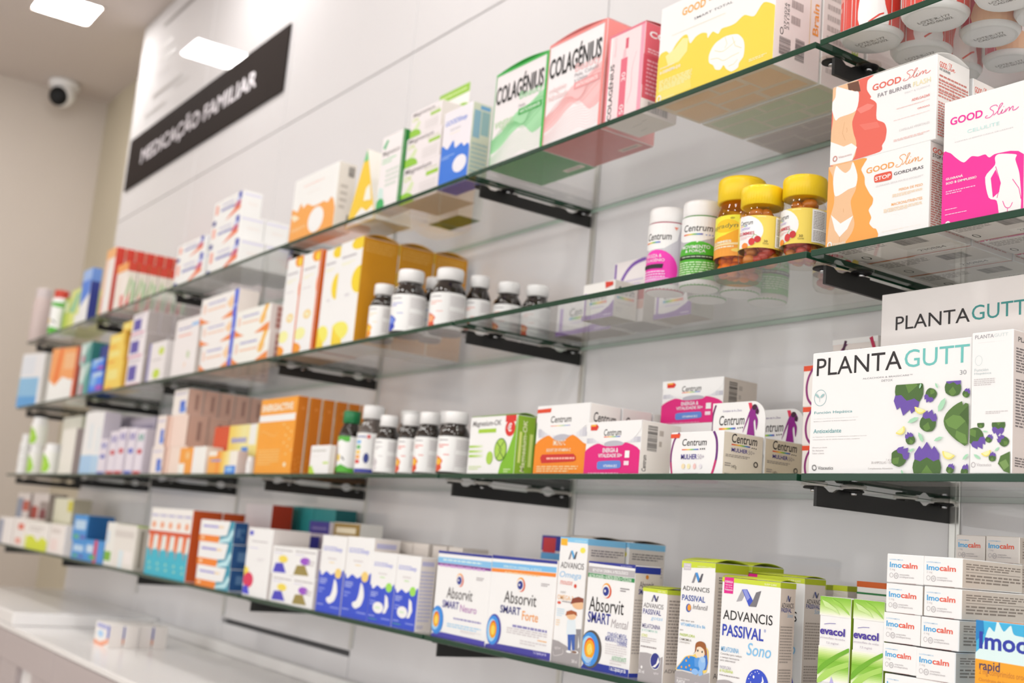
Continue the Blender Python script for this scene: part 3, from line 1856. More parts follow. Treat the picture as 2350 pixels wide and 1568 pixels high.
P16=[('T','Magnesium',.06,.76,.72,.18,'#6e6668',.02,.08),
('T','OK',.05,.6,.23,.14,'#c5d87a',.02),
('R',.66,.56,.32,.11,'#9cc83c'),
('L',.6,.72,.35,.06,1,'#c5c8a8'),
('E',.12,.02,.26,.28,'#8fc63a'),
('P',[(.1,.3),
(.28,.58),
(.34,.5),
(.28,.3)],'#d5e3b5'),
('L',.5,.1,.44,.35,4,'#dcd6d6')]
P17=[('PS',[(-.0039,.548),
(.217,.498),
(.416,.587),
(.494,.48),
(.71,.512),
(.805,.458),
(.983,.45),
(1,0),
(0,0)],'#2f73d8'),
('E',.703,.252,.239,.11,'#e9e6f2'),
('T','GOODSleep',.073,.791,.757,.082,'#4b78d6',.02,.1),
('L',.268,.721,.359,.028,1,'#b9b5b6'),
('R',.26,.682,.353,.0083,'#f0e2c6'),
('L',.045,.369,.451,.049,2,'#9dbdf0')]
P18=[('R',.84,.7,.12,.3,'#4a58b8'),
('R',.8,.35,.1,.45,'#c5cdf0'),
('L',.26,.44,.48,.22,1,'#7c80bd'),
('P',[(.45,.02),
(.95,.3),
(.95,.48),
(.8,.42),
(.62,.22)],'#e8713c'),
('P',[(.7,.4),
(.95,.5),
(.95,.66),
(.8,.6)],'#c23a6a'),
('R',0,0,.12,.2,'#2f3a8e'),
('R',.06,.45,.1,.4,'#eea898'),
('L',.3,.68,.4,.17,1,'#c9c7dd')]
P19=[('L',.129,.809,.562,.049,1,'#6a74b8'),
('R',.696,.839,.308,.056,'#8fbdea'),
('R',.159,.695,.565,.028,'#f0b0a0'),
('P',[(.606,.329),
(.638,.436),
(.748,.388),
(.716,.282)],'#c0cfae'),
('P',[(.543,.12),
(.569,.243),
(.619,.201)],'#f0c7a5')]
P20=[('P',[(0,0),
(.3,0),
(.12,.14),
(0,.3)],'#e9823a'),
('P',[(.6,0),
(1,0),
(1,.32),
(.85,.22)],'#ea8a40'),
('P',[(.72,.55),
(.86,.85),
(.9,.5),
(.84,.3)],'#f6c9a0'),
('L',.2,.66,.48,.16,1,'#a9aad2'),
('L',.2,.42,.5,.14,1,'#f0c0a2'),
('R',.08,.4,.06,.35,'#ecc5b4'),
('R',.9,0,.1,1,'#4060d8'),
('R',.9,.35,.1,.1,'#8fa0ea')]
P21=[('P',[(0,0),
(.3,0),
(.12,.14),
(0,.3)],'#e9823a'),
('P',[(.6,0),
(1,0),
(1,.32),
(.85,.22)],'#ea8a40'),
('P',[(.72,.55),
(.86,.85),
(.9,.5),
(.84,.3)],'#f6c9a0'),
('L',.2,.66,.48,.16,1,'#a9aad2'),
('L',.2,.42,.5,.14,1,'#f0c0a2'),
('R',.08,.4,.06,.35,'#ecc5b4'),
('P',[(.8,.3),
(.95,1),
(.85,1),
(.72,.35)],'#f6b848')]
P22=[('E',.8,.96,.3,.07,'#f59a2a'),
('E',.85,.94,.15,.04,'#fbd23a'),
('L',.1,.82,.65,.04,1,'#b8b4ba'),
('L',.12,.74,.58,.04,2,'#f8ecc6'),
('L',.12,.64,.48,.02,1,'#d5d0d6'),
('E',.55,.38,.2,.045,'#f6d28a'),
('E',.55,.38,.1,.02,'#fbeed0'),
('P',[(0,0),
(.3,0),
(.4,.06),
(.25,.1),
(0,.12)],'#f39a2c'),
('E',.25,.2,.3,.06,'#f8efa5'),
('E',1,.66,.12,.1,'#f0761e'),
('R',.93,0,.07,1,'#e06a1c')]
P23=[('E',.85,.95,.35,.06,'#f3cf2c'),
('L',.1,.83,.65,.04,1,'#b5b1b8'),
('L',.12,.77,.58,.03,2,'#f8efc2'),
('E',1,.6,.36,.13,'#f2d22c'),
('E',.3,.14,.42,.09,'#f8e86a'),
('P',[(0,0),
(.5,0),
(.45,.06),
(.2,.12),
(0,.2)],'#f2d23a'),
('L',.4,.45,.2,.05,1,'#d9d6dc')]
P24=[('R',.06,.08,.06,.67,'#a98ac8'),
('T','Centrum',.24,.5,.52,.22,'#2a2627',.02,.1),
('G',.24,.4,.54,.07,['#4aa0e0','#7dc242','#f2d22e','#f0a050','#e88a8a']),
('L',.3,.28,.4,.06,1,'#cdbfe0'),
('P',[(0,0),
(1,0),
(1,.46),
(.85,.3),
(.6,.16),
(.3,.12),
(0,.14)],'#8c66ae'),
('L',.72,.05,.22,.05,1,'#e8def0'),
('P',[(.72,.8),
(.95,.85),
(.95,.95),
(.7,.98)],'#d8402f')]
P25=[('R',.06,.08,.06,.67,'#a98ac8'),
('T','Centrum',.24,.5,.52,.22,'#2a2627',.02,.1),
('G',.24,.4,.54,.07,['#4aa0e0','#7dc242','#f2d22e','#f0a050','#e88a8a']),
('L',.3,.28,.4,.06,1,'#cdbfe0'),
('P',[(0,0),
(1,0),
(1,.46),
(.85,.3),
(.6,.16),
(.3,.12),
(0,.14)],'#8c66ae'),
('L',.72,.05,.22,.05,1,'#e8def0')]
P26=[('R',.03,.3,.06,.68,'#7a52a8'),
('S',[(0,0),
(.08,.35),
(.3,.72),
(.6,.92),
(1,.98)],.006,'#7a52a8'),
('R',.2,.34,.22,.16,'#3a86d6'),
('R',.42,.34,.2,.16,'#58a040'),
('R',.62,.34,.18,.16,'#d8803a'),
('R',.8,.34,.2,.16,'#b5302a'),
('L',.4,.58,.55,.12,2,'#c9c0d6'),
('R',.6,.2,.4,.13,'#d9a090')]
P27=[('T','ENERGIACTIVE',.047,.829,.847,.096,'#fbeada',.06),
('R',-.001,.692,.981,.089,'#f8f4ee'),
('S',[(.07,.517),
(.134,.567),
(.46,.497),
(.56,.558)],.0008,'#f8d38e'),
('L',.073,.113,.599,.216,6,'#f4c070'),
('E',.835,.123,.038,.028,'#f8e6c4'),
('E',.71,.643,.024,.015,'#f6c87c'),
('E',.816,.593,.024,.015,'#f6c87c'),
('E',.92,.544,.024,.015,'#f6c87c'),
('E',.786,.499,.024,.015,'#f6c87c'),
('E',.891,.449,.024,.015,'#f6c87c'),
('E',.756,.404,.024,.015,'#f6c87c'),
('E',.862,.354,.024,.015,'#f6c87c'),
('E',.967,.305,.024,.015,'#f6c87c'),
('E',.833,.258,.024,.015,'#f6c87c')]
P28=[('R',.86,0,.14,1,'#d9c6b0'),
('E',.5,.85,.15,.02,'#e08a3a'),
('E',.15,.04,.06,.012,'#e2953f'),
('E',.45,.07,.06,.012,'#e2953f'),
('E',.75,.1,.06,.012,'#e2953f'),
('E',.35,.13,.06,.012,'#e2953f'),
('E',.65,.16,.06,.012,'#e2953f'),
('E',.25,.19,.06,.012,'#e2953f'),
('E',.55,.22,.06,.012,'#e2953f')]
P29=[('P',[(.682,.0034),
(.722,.176),
(.852,.397),
(.939,.654),
(1,1),
(1,0)],'#7fb92e'),
('T','Magnesium-OK',.05,.808,.62,.124,'#6e6a6c',.025,.15),
('R',.19,.715,.383,.07,'#a5cc3c'),
('R',.757,.885,.218,.112,'#d8362f'),
('E',.865,.777,.104,.139,'#d8362f'),
('T','€',.81,.718,.084,.146,'#fbf3ee',.05),
('GV',.014,.464,.303,.038,['#9cc83c','#b9d878','#e2ecd0']),
('GV',.021,.38,.302,.037,['#9cc83c','#b9d878','#e2ecd0']),
('GV',.029,.297,.301,.04,['#9cc83c','#b9d878','#e2ecd0']),
('E',.484,.28,.068,.112,'#a9cf52'),
('E',.701,.416,.129,.197,'#4a7a2a'),
('E',.701,.416,.117,.18,'#a9cf52'),
('S',[(.612,.556),
(.726,.416),
(.633,.262)],.0016,'#3f6a2a'),
('S',[(.769,.553),
(.674,.417),
(.789,.261)],.0016,'#3f6a2a'),
('L',.048,.073,.275,.078,2,'#cfe0a6'),
('L',.805,.024,.138,.076,2,'#d8ecb0')]
P30=[('R',.038,.571,.976,.088,'#cfcfd8'),
('GV',.053,.532,.949,.127,['#c6c6d0','#eeeef2','#b4b4c0','#eeeef2','#c2c2cc']),
('PS',[(0,1),
(1,1),
(1.003,.746),
(.864,.633),
(.692,.563),
(.463,.558),
(.247,.578),
(.024,.723)],'#f5f3f2'),
('E',.515,.492,.183,.082,'#b9b9c4'),
('PS',[(0,0),
(.0004,.422),
(.236,.56),
(.373,.498),
(.539,.472),
(.715,.557),
(.922,.437),
(1.001,.382),
(1,0)],'#ee8a22'),
('T','Centrum',.277,.743,.39,.096,'#2a2627',.02,.12),
('G',.281,.691,.378,.0082,['#e2432e','#f08a2a','#f2d22e','#7dc242','#2f8fd0','#6a4fb0']),
('P',[(-.0031,.949),
(.276,.957),
(.264,.897),
(.0016,.895)],'#dd4a2c'),
('T','IMUNO C',.362,.411,.234,.077,'#fbe8d0',.01),
('T','BOOST DE VITAMINA C',.244,.324,.458,.044,'#fbe8d0',.03),
('P',[(.129,.24),
(.162,.285),
(.758,.286),
(.805,.249),
(.808,.197),
(.765,.18),
(.16,.16)],'#c9302f'),
('L',.254,.2,.528,.053,1,'#f0b8a8'),
('L',.073,.028,.785,.098,3,'#f9cf98')]
P31=[('GV',.017,.59,.979,.099,['#c6c6d0','#eeeef2','#b4b4c0','#eeeef2','#c2c2cc']),
('PS',[(0,1),
(1,1),
(.993,.832),
(.881,.671),
(.733,.595),
(.424,.585),
(.215,.631),
(.013,.818)],'#f5f3f2'),
('E',.526,.564,.176,.067,'#b9b9c4'),
('PS',[(0,0),
(-.0068,.417),
(.218,.582),
(.405,.525),
(.67,.538),
(.755,.587),
(1.001,.432),
(1,0)],'#dd1a7c'),
('T','Centrum',.337,.724,.315,.13,'#2a2627',.02,.12),
('G',.339,.695,.303,.018,['#e2432e','#f08a2a','#f2d22e','#7dc242','#2f8fd0','#6a4fb0']),
('P',[(.082,.942),
(.196,.955),
(.234,.906),
(.203,.837),
(.088,.839)],'#d8382c'),
('R',.093,.916,.093,.035,'#f3b43a'),
('T','ENERGIA &',.339,.406,.285,.086,'#fbe3ee',.045),
('T','VITALIDADE 50+',.262,.312,.436,.072,'#fbe3ee',.045),
('PS',[(.254,.169),
(.284,.24),
(.638,.252),
(.682,.21),
(.685,.141),
(.644,.107),
(.304,.086),
(.258,.11)],'#5f86d2'),
('T','VITAMINA B12',.369,.126,.25,.051,'#dfe8f8',.03),
('R',.747,.301,.081,.132,'#f6eef2'),
('R',.739,.163,.086,.079,'#f0d8e4'),
('L',.093,.0047,.554,.027,1,'#f2a8cc')]
P32=[('S',[(.163,.986),
(.073,.821),
(.025,.541),
(.025,.258),
(.056,0)],.0028,'#7a2a72'),
('S',[(.025,.29),
(.056,0)],.0028,'#b8306e'),
('S',[(.812,1.003),
(.871,.823),
(.89,.588),
(.882,.355),
(.844,.123),
(.816,0)],.0034,'#6a2a78'),
('S',[(.877,.327),
(.844,.123),
(.816,0)],.0034,'#c8306e'),
('T','Centrum',.229,.671,.465,.165,'#2a2627',.015,.12),
('G',.229,.569,.322,.026,['#e2432e','#f08a2a','#f2d22e','#7dc242','#2f8fd0','#6a4fb0']),
('E',.588,.59,.011,.018,'#2a2627'),
('E',.626,.591,.011,.018,'#2a2627'),
('E',.661,.592,.011,.018,'#2a2627'),
('T','MULHER',.224,.353,.304,.12,'#4b3f96',.02),
('T','50+',.539,.352,.126,.115,'#b8b0be'),
('P',[(-.057,.957),
(.186,.959),
(.17,.861),
(-.057,.862)],'#e2502c'),
('E',.276,.191,.033,.062,'#f3dcb4'),
('E',.381,.189,.032,.061,'#f5e6b8'),
('E',.494,.187,.027,.066,'#f2c4c0'),
('E',.606,.185,.026,.054,'#e2dfe6'),
('L',.299,.012,.273,.03,1,'#cfc4cc')]
P33=[('T','Centrum',.2,.76,.64,.21,'#2a2627',.02,.12),
('G',.2,.7,.46,.03,['#e2432e','#f08a2a','#f2d22e','#7dc242','#2f8fd0','#6a4fb0']),
('E',.71,.7,.014,.012,'#2a2627'),
('E',.76,.7,.014,.012,'#2a2627'),
('E',.81,.695,.014,.012,'#2a2627'),
('T','MULHER',.2,.55,.4,.09,'#4b3f96',.02),
('T','50+',.62,.54,.16,.09,'#b0a8a4'),
('L',.06,.42,.6,.07,2,'#a49c94'),
('T','147g',.22,.16,.12,.09,'#4a4340'),
('L',.05,.2,.15,.1,2,'#a49c94'),
('O',.82,.33,.045,.055,.0012,'#1e1a1a'),
('L',.05,.02,.15,.04,1,'#a49c94')]
P34=[('S',[(.06,1),
(.01,.7),
(0,.35),
(.02,0)],.003,'#6a2a62'),
('T','Completo de A a Zinco',.2,.76,.36,.08,'#8d83a8',.01),
('T','Centrum',.14,.4,.48,.28,'#2a2627',.015,.12),
('G',.14,.28,.32,.05,['#e2432e','#f08a2a','#f2d22e','#7dc242','#2f8fd0','#6a4fb0']),
('E',.51,.31,.012,.02,'#2a2627'),
('E',.55,.315,.012,.02,'#2a2627'),
('E',.59,.32,.012,.02,'#2a2627'),
('T','MULHER 50+',.28,.02,.32,.12,'#b4aee0',.01),
('P',[(.68,1),
(.74,1),
(.8,.66),
(.75,.62)],'#e03858'),
('PS',[(.68,0),
(.7,.4),
(.71,.62),
(.62,.25),
(.6,.2),
(.7,.72),
(.74,.84),
(.77,.92),
(.82,.93),
(.85,.88),
(.88,.74),
(.86,.66),
(.83,.72),
(.83,.66),
(.87,.5),
(.85,.22),
(.82,.52),
(.79,.45),
(.82,.1),
(.8,0)],'#8a1a86'),
('E',.8,.87,.045,.08,'#3a1830'),
('E',.85,.75,.03,.07,'#3a1830')]
P35=[('P',[(0,.86),
(.4,.86),
(.4,.99),
(0,.99)],'#e2502c'),
('S',[(.36,.92),
(.2,.7),
(.14,.45),
(.2,.2),
(.36,.04)],.003,'#8a2a72'),
('T','Centrum',.4,.5,.5,.2,'#2a2627',.02,.12),
('G',.4,.42,.4,.04,['#e2432e','#f08a2a','#f2d22e','#7dc242','#2f8fd0','#6a4fb0'])]
P36=[('P',[(0,.86),
(.4,.86),
(.4,.99),
(0,.99)],'#e2502c'),
('S',[(.36,.92),
(.2,.7),
(.14,.45),
(.2,.2),
(.36,.04)],.003,'#8a2a72'),
('T','Centrum',.4,.5,.5,.2,'#2a2627',.02,.12),
('G',.4,.42,.4,.04,['#e2432e','#f08a2a','#f2d22e','#7dc242','#2f8fd0','#6a4fb0']),
('R',0,.86,1,.14,'#f4f2f0'),
('S',[(.2,.5),
(.3,.95)],.004,'#4a1a42'),
('S',[(.85,.98),
(.98,.5)],.005,'#b8204e'),
('T','Completo de A a Zinco',.32,.6,.4,.12,'#8d83a8',.01)]
P37=[('R',0,0,1,.4,'#37b4cc'),
('R',0,.6,1,.06,'#d2502a'),
('GV',.2,.38,.75,.22,['#e8742e','#f3d6c0','#d8f0f5']),
('P',[(.3,.62),
(.7,.62),
(.55,.25)],'#e0602a'),
('E',.5,.75,.22,.05,'#f2a47a'),
('L',.1,.86,.8,.06,1,'#b5b4dc'),
('E',.5,.18,.12,.02,'#a5d8c0'),
('E',.6,.1,.12,.02,'#a5d8c0')]
P38=[('R',0,0,.62,.3,'#ee8426'),
('P',[(.62,0),
(.62,.3),
(.82,.36),
(.88,1),
(1,1),
(1,0)],'#2f93ae'),
('P',[(.6,0),
(.92,.1),
(1,.5),
(.96,.7),
(.86,.3),
(.62,.14)],'#bfe6ee'),
('L',.1,.62,.45,.18,1,'#7d74d2'),
('R',.56,.66,.14,.1,'#f2d9b8'),
('E',.12,.16,.05,.06,'#f9d8b8')]
P39=[('R',.051,.887,.153,.063,'#4048c8'),
('L',.182,.784,.645,.032,1,'#b5b0b4'),
('L',.123,.692,.342,.02,1,'#b8b6e6'),
('E',.034,.349,.156,.069,'#f4d84a'),
('E',.205,.226,.209,.113,'#d8305a'),
('P',[(.013,.02),
(.02,.127),
(.206,.151),
(.317,.02)],'#4448cc'),
('L',.488,.514,.304,.05,2,'#dcd8dc')]
P40=[('PS',[(0,0),
(1,0),
(1,.56),
(.85,.5),
(.7,.54),
(.5,.49),
(.3,.53),
(.12,.47),
(0,.52)],'#3450cc'),
('T','GOODSleep',.08,.78,.77,.08,'#8f96dc',.02,.1),
('L',.3,.68,.35,.04,1,'#d6d0d2'),
('L',.38,.64,.2,.02,1,'#f2cf7a'),
('E',.78,.52,.13,.065,'#f2cf7a'),
('L',.06,.36,.3,.08,3,'#b9c4f2'),
('L',.06,.24,.24,.08,2,'#8c9cea'),
('L',.05,.08,.25,.03,1,'#a5b2f0'),
('L',.6,.06,.35,.04,1,'#8c9cea'),
('PS',[(.66,.44),
(.76,.4),
(.82,.28),
(.74,.17),
(.55,.12),
(.42,.15),
(.42,.19),
(.55,.22),
(.62,.3)],'#f2f0f0')]
P41=[('PS',[(0,0),
(1,0),
(1,.56),
(.85,.5),
(.7,.54),
(.5,.49),
(.3,.53),
(.12,.47),
(0,.52)],'#3450cc'),
('T','GOODSleep',.08,.78,.77,.08,'#8f96dc',.02,.1),
('L',.3,.68,.35,.04,1,'#d6d0d2'),
('L',.38,.64,.2,.02,1,'#9ddc5c'),
('E',.78,.52,.13,.065,'#9ddc5c'),
('L',.06,.36,.3,.08,3,'#b9c4f2'),
('L',.06,.24,.24,.08,2,'#8c9cea'),
('L',.05,.08,.25,.03,1,'#a5b2f0'),
('L',.6,.06,.35,.04,1,'#8c9cea'),
('P',[(.66,.42),
(.78,.38),
(.84,.26),
(.74,.16),
(.62,.15),
(.68,.24)],'#f2f0f0'),
('E',.42,.22,.22,.08,'#f2f0f0'),
('L',.3,.2,.2,.04,1,'#c3e6b8'),
('L',.06,.04,.34,.02,1,'#4fb060')]
P42=[('P',[(0,1),
(1,1),
(.999,.97),
(0,.969)],'#2c3390'),
('P',[(.0016,.925),
(1.003,.929),
(1.002,.86),
(.0041,.86)],'#85bfe8'),
('P',[(.0044,.857),
(1,.857),
(.997,.825),
(.0044,.826)],'#7c3a90'),
('L',.104,.879,.722,.036,1,'#d6ecf8'),
('L',.049,.803,.845,.05,1,'#c89ad0'),
('E',.454,.684,.066,.075,'#f0a83a'),
('E',.469,.674,.059,.068,'#d65a3a'),
('E',.447,.677,.056,.065,'#f4f2f0'),
('E',.448,.676,.044,.047,'#27368e'),
('E',.434,.679,.012,.014,'#f2f2f8'),
('T','Absorvit',.235,.459,.48,.128,'#4a4548',.004),
('T','SMART',.17,.345,.311,.086,'#4a4496',.03),
('T','Neuro',.509,.328,.3,.083,'#b884bc',.012),
('L',.758,.702,.137,.041,2,'#a9a2a6'),
('L',.403,.222,.502,.036,1,'#8f8ac0'),
('L',.289,.13,.624,.053,2,'#a9d2ee'),
('L',.551,.097,.367,.029,2,'#d5d0d2'),
('P',[(.204,.06),
(.995,.054),
(1,0),
(0,0),
(.018,.028)],'#4a44a8'),
('E',.091,.189,.122,.164,'#3a86d8'),
('E',.079,.188,.105,.148,'#3f8fe0'),
('E',.06,.186,.076,.115,'#9fd0f2'),
('E',.077,.196,.061,.091,'#d8481e'),
('E',.079,.188,.055,.082,'#f2a41c'),
('E',.079,.188,.032,.05,'#f9d25a')]
P43=[('P',[(0,1),
(1,1),
(1,.97),
(.003,.962)],'#2c3390'),
('P',[(.0058,.926),
(.996,.938),
(.996,.882),
(.0069,.862)],'#7cbdea'),
('P',[(.0074,.856),
(.995,.876),
(.994,.837),
(.0047,.817)],'#ee8a34'),
('T','BEM-ESTAR CEREBRAL & FÍSICO',.197,.88,.584,.027,'#d8eefa',.02),
('L',.221,.811,.545,.034,1,'#f6c79a'),
('E',.486,.717,.063,.075,'#f0a83a'),
('E',.5,.707,.057,.067,'#d65a3a'),
('E',.479,.71,.054,.064,'#f4f2f0'),
('E',.48,.709,.042,.046,'#27368e'),
('E',.467,.711,.011,.013,'#f2f2f8'),
('T','Absorvit',.246,.505,.497,.128,'#3f3a3d',.004),
('T','SMART',.199,.392,.319,.083,'#34387e',.03),
('T','Forte',.547,.352,.24,.096,'#f0a04e',.012),
('L',.794,.725,.122,.037,2,'#a39ca0'),
('L',.414,.253,.514,.048,1,'#8a86bc'),
('L',.328,.189,.605,.069,3,'#cfc9cc'),
('L',.805,.161,.13,.024,1,'#f3b87a'),
('L',.546,.099,.392,.053,2,'#d5d0d2'),
('P',[(.226,.06),
(1.003,.071),
(1,0),
(0,0),
(.017,.034)],'#44409c'),
('T','1 a 2 cápsulas por dia',.757,.025,.189,.039,'#c5c3ea',.03),
('E',.124,.194,.116,.173,'#4a49a8'),
('E',.112,.193,.1,.156,'#3f8fe0'),
('E',.095,.19,.073,.121,'#9fd0f2'),
('E',.112,.201,.058,.095,'#d8481e'),
('E',.112,.193,.053,.086,'#f2a41c'),
('E',.112,.193,.03,.052,'#f9d25a')]
P44=[('P',[(0,1),
(1,1),
(1.005,.96),
(.0052,.964)],'#85c8ee'),
('T',"CHILDREN'S CARE",.517,.97,.435,.01,'#d8effa',.01),
('P',[(.023,.988),
(.268,.989),
(.273,.932),
(.035,.933)],'#f0b52e'),
('E',.843,.904,.093,.023,'#f5e45a'),
('P',[(.344,.822),
(.42,.895),
(.486,.897),
(.41,.824)],'#8a8890'),
('P',[(.42,.895),
(.486,.897),
(.608,.829),
(.526,.827)],'#4fa8e0'),
('P',[(.526,.827),
(.608,.829),
(.654,.89),
(.605,.889)],'#5c5a62'),
('T','ADVANCIS',.088,.75,.839,.049,'#5a5558',.004),
('T','Omega',.074,.66,.779,.064,'#93c4ea',0,.2),
('T','mousse',.116,.617,.446,.032,'#e89a90',.012,.15),
('E',.671,.616,.05,.016,'#d8503c'),
('T','super',.161,.542,.197,.021,'#b5b0b2'),
('T','OMEGA-3',.058,.495,.568,.038,'#f3bd84',.012),
('E',.134,.469,.066,.011,'#d8523a'),
('L',.241,.474,.362,.018,1,'#a39c9e'),
('L',.076,.36,.274,.068,4,'#c9e0f2'),
('L',.066,.283,.148,.056,3,'#f3d6b8'),
('P',[(-.013,.17),
(.22,.164),
(.524,.137),
(.789,.101),
(1.019,.158),
(1.028,.0013),
(0,0)],'#a29d9f'),
('E',.836,.479,.231,.043,'#e8bd94'),
('P',[(.554,.47),
(.603,.516),
(.817,.536),
(1.071,.523),
(1.116,.481),
(.955,.497),
(.708,.484)],'#8a4430'),
('P',[(.663,.429),
(1.035,.443),
(1.129,.294),
(.667,.275)],'#f4f2f2'),
('P',[(.73,.278),
(1.068,.291),
(1.105,.129),
(.99,.124),
(.909,.255),
(.907,.12),
(.799,.115)],'#8f8d92'),
('E',.835,.104,.122,.013,'#f4f2f0'),
('E',1.095,.112,.121,.013,'#8a6a5a'),
('E',.615,.381,.176,.033,'#e8bd94'),
('P',[(.402,.373),
(.438,.408),
(.601,.424),
(.794,.414),
(.828,.383),
(.706,.395),
(.518,.384)],'#a85a34'),
('P',[(.484,.343),
(.767,.354),
(.839,.242),
(.488,.227)],'#dde8f4'),
('P',[(.535,.229),
(.793,.24),
(.822,.117),
(.734,.113),
(.672,.212),
(.671,.11),
(.589,.106)],'#3f62b0'),
('E',.616,.098,.093,.01,'#f4f2f0'),
('E',.815,.103,.092,.01,'#8a6a5a'),
('T','agitar',.097,.094,.231,.029,'#e3dfe0'),
('S',[(.059,.075),
(.114,.046),
(.4,.071),
(.407,.103)],.0006,'#e3dfe0'),
('T','200 ml',.744,.019,.188,.025,'#efecec',.02)]
P45=[('P',[(.0069,1),
(1,1),
(.999,.97),
(.0009,.983)],'#2c3390'),
('P',[(.002,.952),
(1.003,.948),
(1.01,.884),
(.0036,.893)],'#b5b1b4'),
('P',[(.009,.889),
(1.011,.879),
(1.013,.841),
(.012,.85)],'#2f8a4c'),
('T','BEM-ESTAR CEREBRAL & PSICOLÓGICO',.103,.905,.757,.035,'#f2f0f0',.03),
('T','BACOPA MONNIERI + HUPERZIA SERRATA + CITICOLINA',.036,.844,.903,.036,'#dff0e0',.03),
('T','SAÚDE CEREBRAL',.702,.977,.238,.013,'#b5b8e0',.02),
('E',.431,.74,.098,.07,'#f0a83a'),
('E',.452,.731,.088,.062,'#d65a3a'),
('E',.42,.734,.083,.06,'#f4f2f0'),
('E',.422,.733,.065,.043,'#27368e'),
('E',.402,.736,.018,.013,'#f2f2f8'),
('T','Absorvit',.079,.537,.741,.134,'#2e2a2c',.004),
('T','SMART',.071,.428,.485,.103,'#2c3390',.03),
('T','Mental',.577,.413,.357,.077,'#b5afb2',0,.2),
('L',.722,.744,.188,.042,2,'#8f888c'),
('T','CONFUSÃO MENTAL,',.517,.321,.412,.056,'#7c82b8',.01),
('T','MEMÓRIA E ATIVIDADE',.48,.284,.456,.057,'#7c82b8',.01),
('T','CEREBRAL',.734,.26,.204,.036,'#7c82b8',.01),
('L',.491,.165,.445,.103,5,'#dcd7d8'),
('T','ANTIOXIDANTE',.641,.116,.299,.046,'#8fbf9c',.01),
('L',.604,.081,.336,.048,2,'#dcd7d8'),
('P',[(.364,.068),
(1.009,.065),
(1,0),
(0,0),
(.05,.043)],'#27389a'),
('T','1 ou 2 cápsulas por dia',.612,.016,.334,.055,'#e8eaf8',.03),
('E',.185,.183,.233,.175,'#55504e'),
('E',.162,.181,.201,.158,'#3f8fe0'),
('E',.126,.179,.146,.123,'#9fd0f2'),
('E',.16,.19,.118,.097,'#d8481e'),
('E',.162,.181,.106,.088,'#f2a41c'),
('E',.162,.181,.061,.053,'#f9d25a'),
('S',[(.144,.156),
(.182,.202),
(.224,.157)],.0007,'#f8e8b0'),
('L',.099,.03,.111,.08,5,'#b5c8e8')]
P46=[('R',0,.93,1,.06,'#27389a'),
('T','Absorvit',.2,.8,.55,.06,'#6e6464',.01),
('T','SMART',.18,.74,.37,.05,'#2c3390',.03),
('E',.48,.9,.06,.02,'#d88a3a'),
('L',.05,.2,.9,.5,18,'#b5aca6'),
('R',0,0,1,.035,'#27389a')]
P47=[('P',[(0,1),
(1,1),
(.998,.957),
(-.0016,.961)],'#c9d83a'),
('T','SLEEP CARE',.62,.968,.304,.014,'#f0f4c8',.02),
('P',[(.37,.855),
(.45,.93),
(.513,.931),
(.434,.856)],'#8a8890'),
('P',[(.45,.93),
(.513,.931),
(.622,.861),
(.544,.859)],'#3a3f80'),
('P',[(.544,.859),
(.622,.861),
(.67,.924),
(.624,.923)],'#5c5a62'),
('T','ADVANCIS',.074,.786,.809,.051,'#6e686c',.004),
('T','PASSIVAL',.065,.715,.742,.057,'#454590',.02),
('T','gotas',.411,.651,.475,.045,'#a5cdea',0,.2),
('T','MELATONINA',.071,.565,.739,.047,'#77749c',.015),
('T','& VITAMINA B6',.064,.527,.644,.027,'#b9dcd0',.015),
('T','SONO',.066,.469,.245,.032,'#d8e07a',.02),
('L',.064,.405,.62,.065,3,'#cdc8c8'),
('L',.065,.349,.637,.032,1,'#a59ea0'),
('P',[(.039,.295),
(.327,.303),
(.592,.293),
(.772,.257),
(.978,.289),
(1,0),
(.014,.0008)],'#a8a3a5'),
('E',.691,.231,.204,.091,'#e8f0f0'),
('E',.691,.231,.187,.084,'#2f3586'),
('P',[(.81,.281),
(.864,.228),
(.705,.164),
(.575,.163),
(.74,.205)],'#f2f2f4'),
('E',.157,.142,.036,.016,'#f2f0f0'),
('T','30 ml',.046,.077,.228,.037,'#f2f0f0',.02),
('T','agitar',.656,.087,.21,.03,'#e6e2e4')]
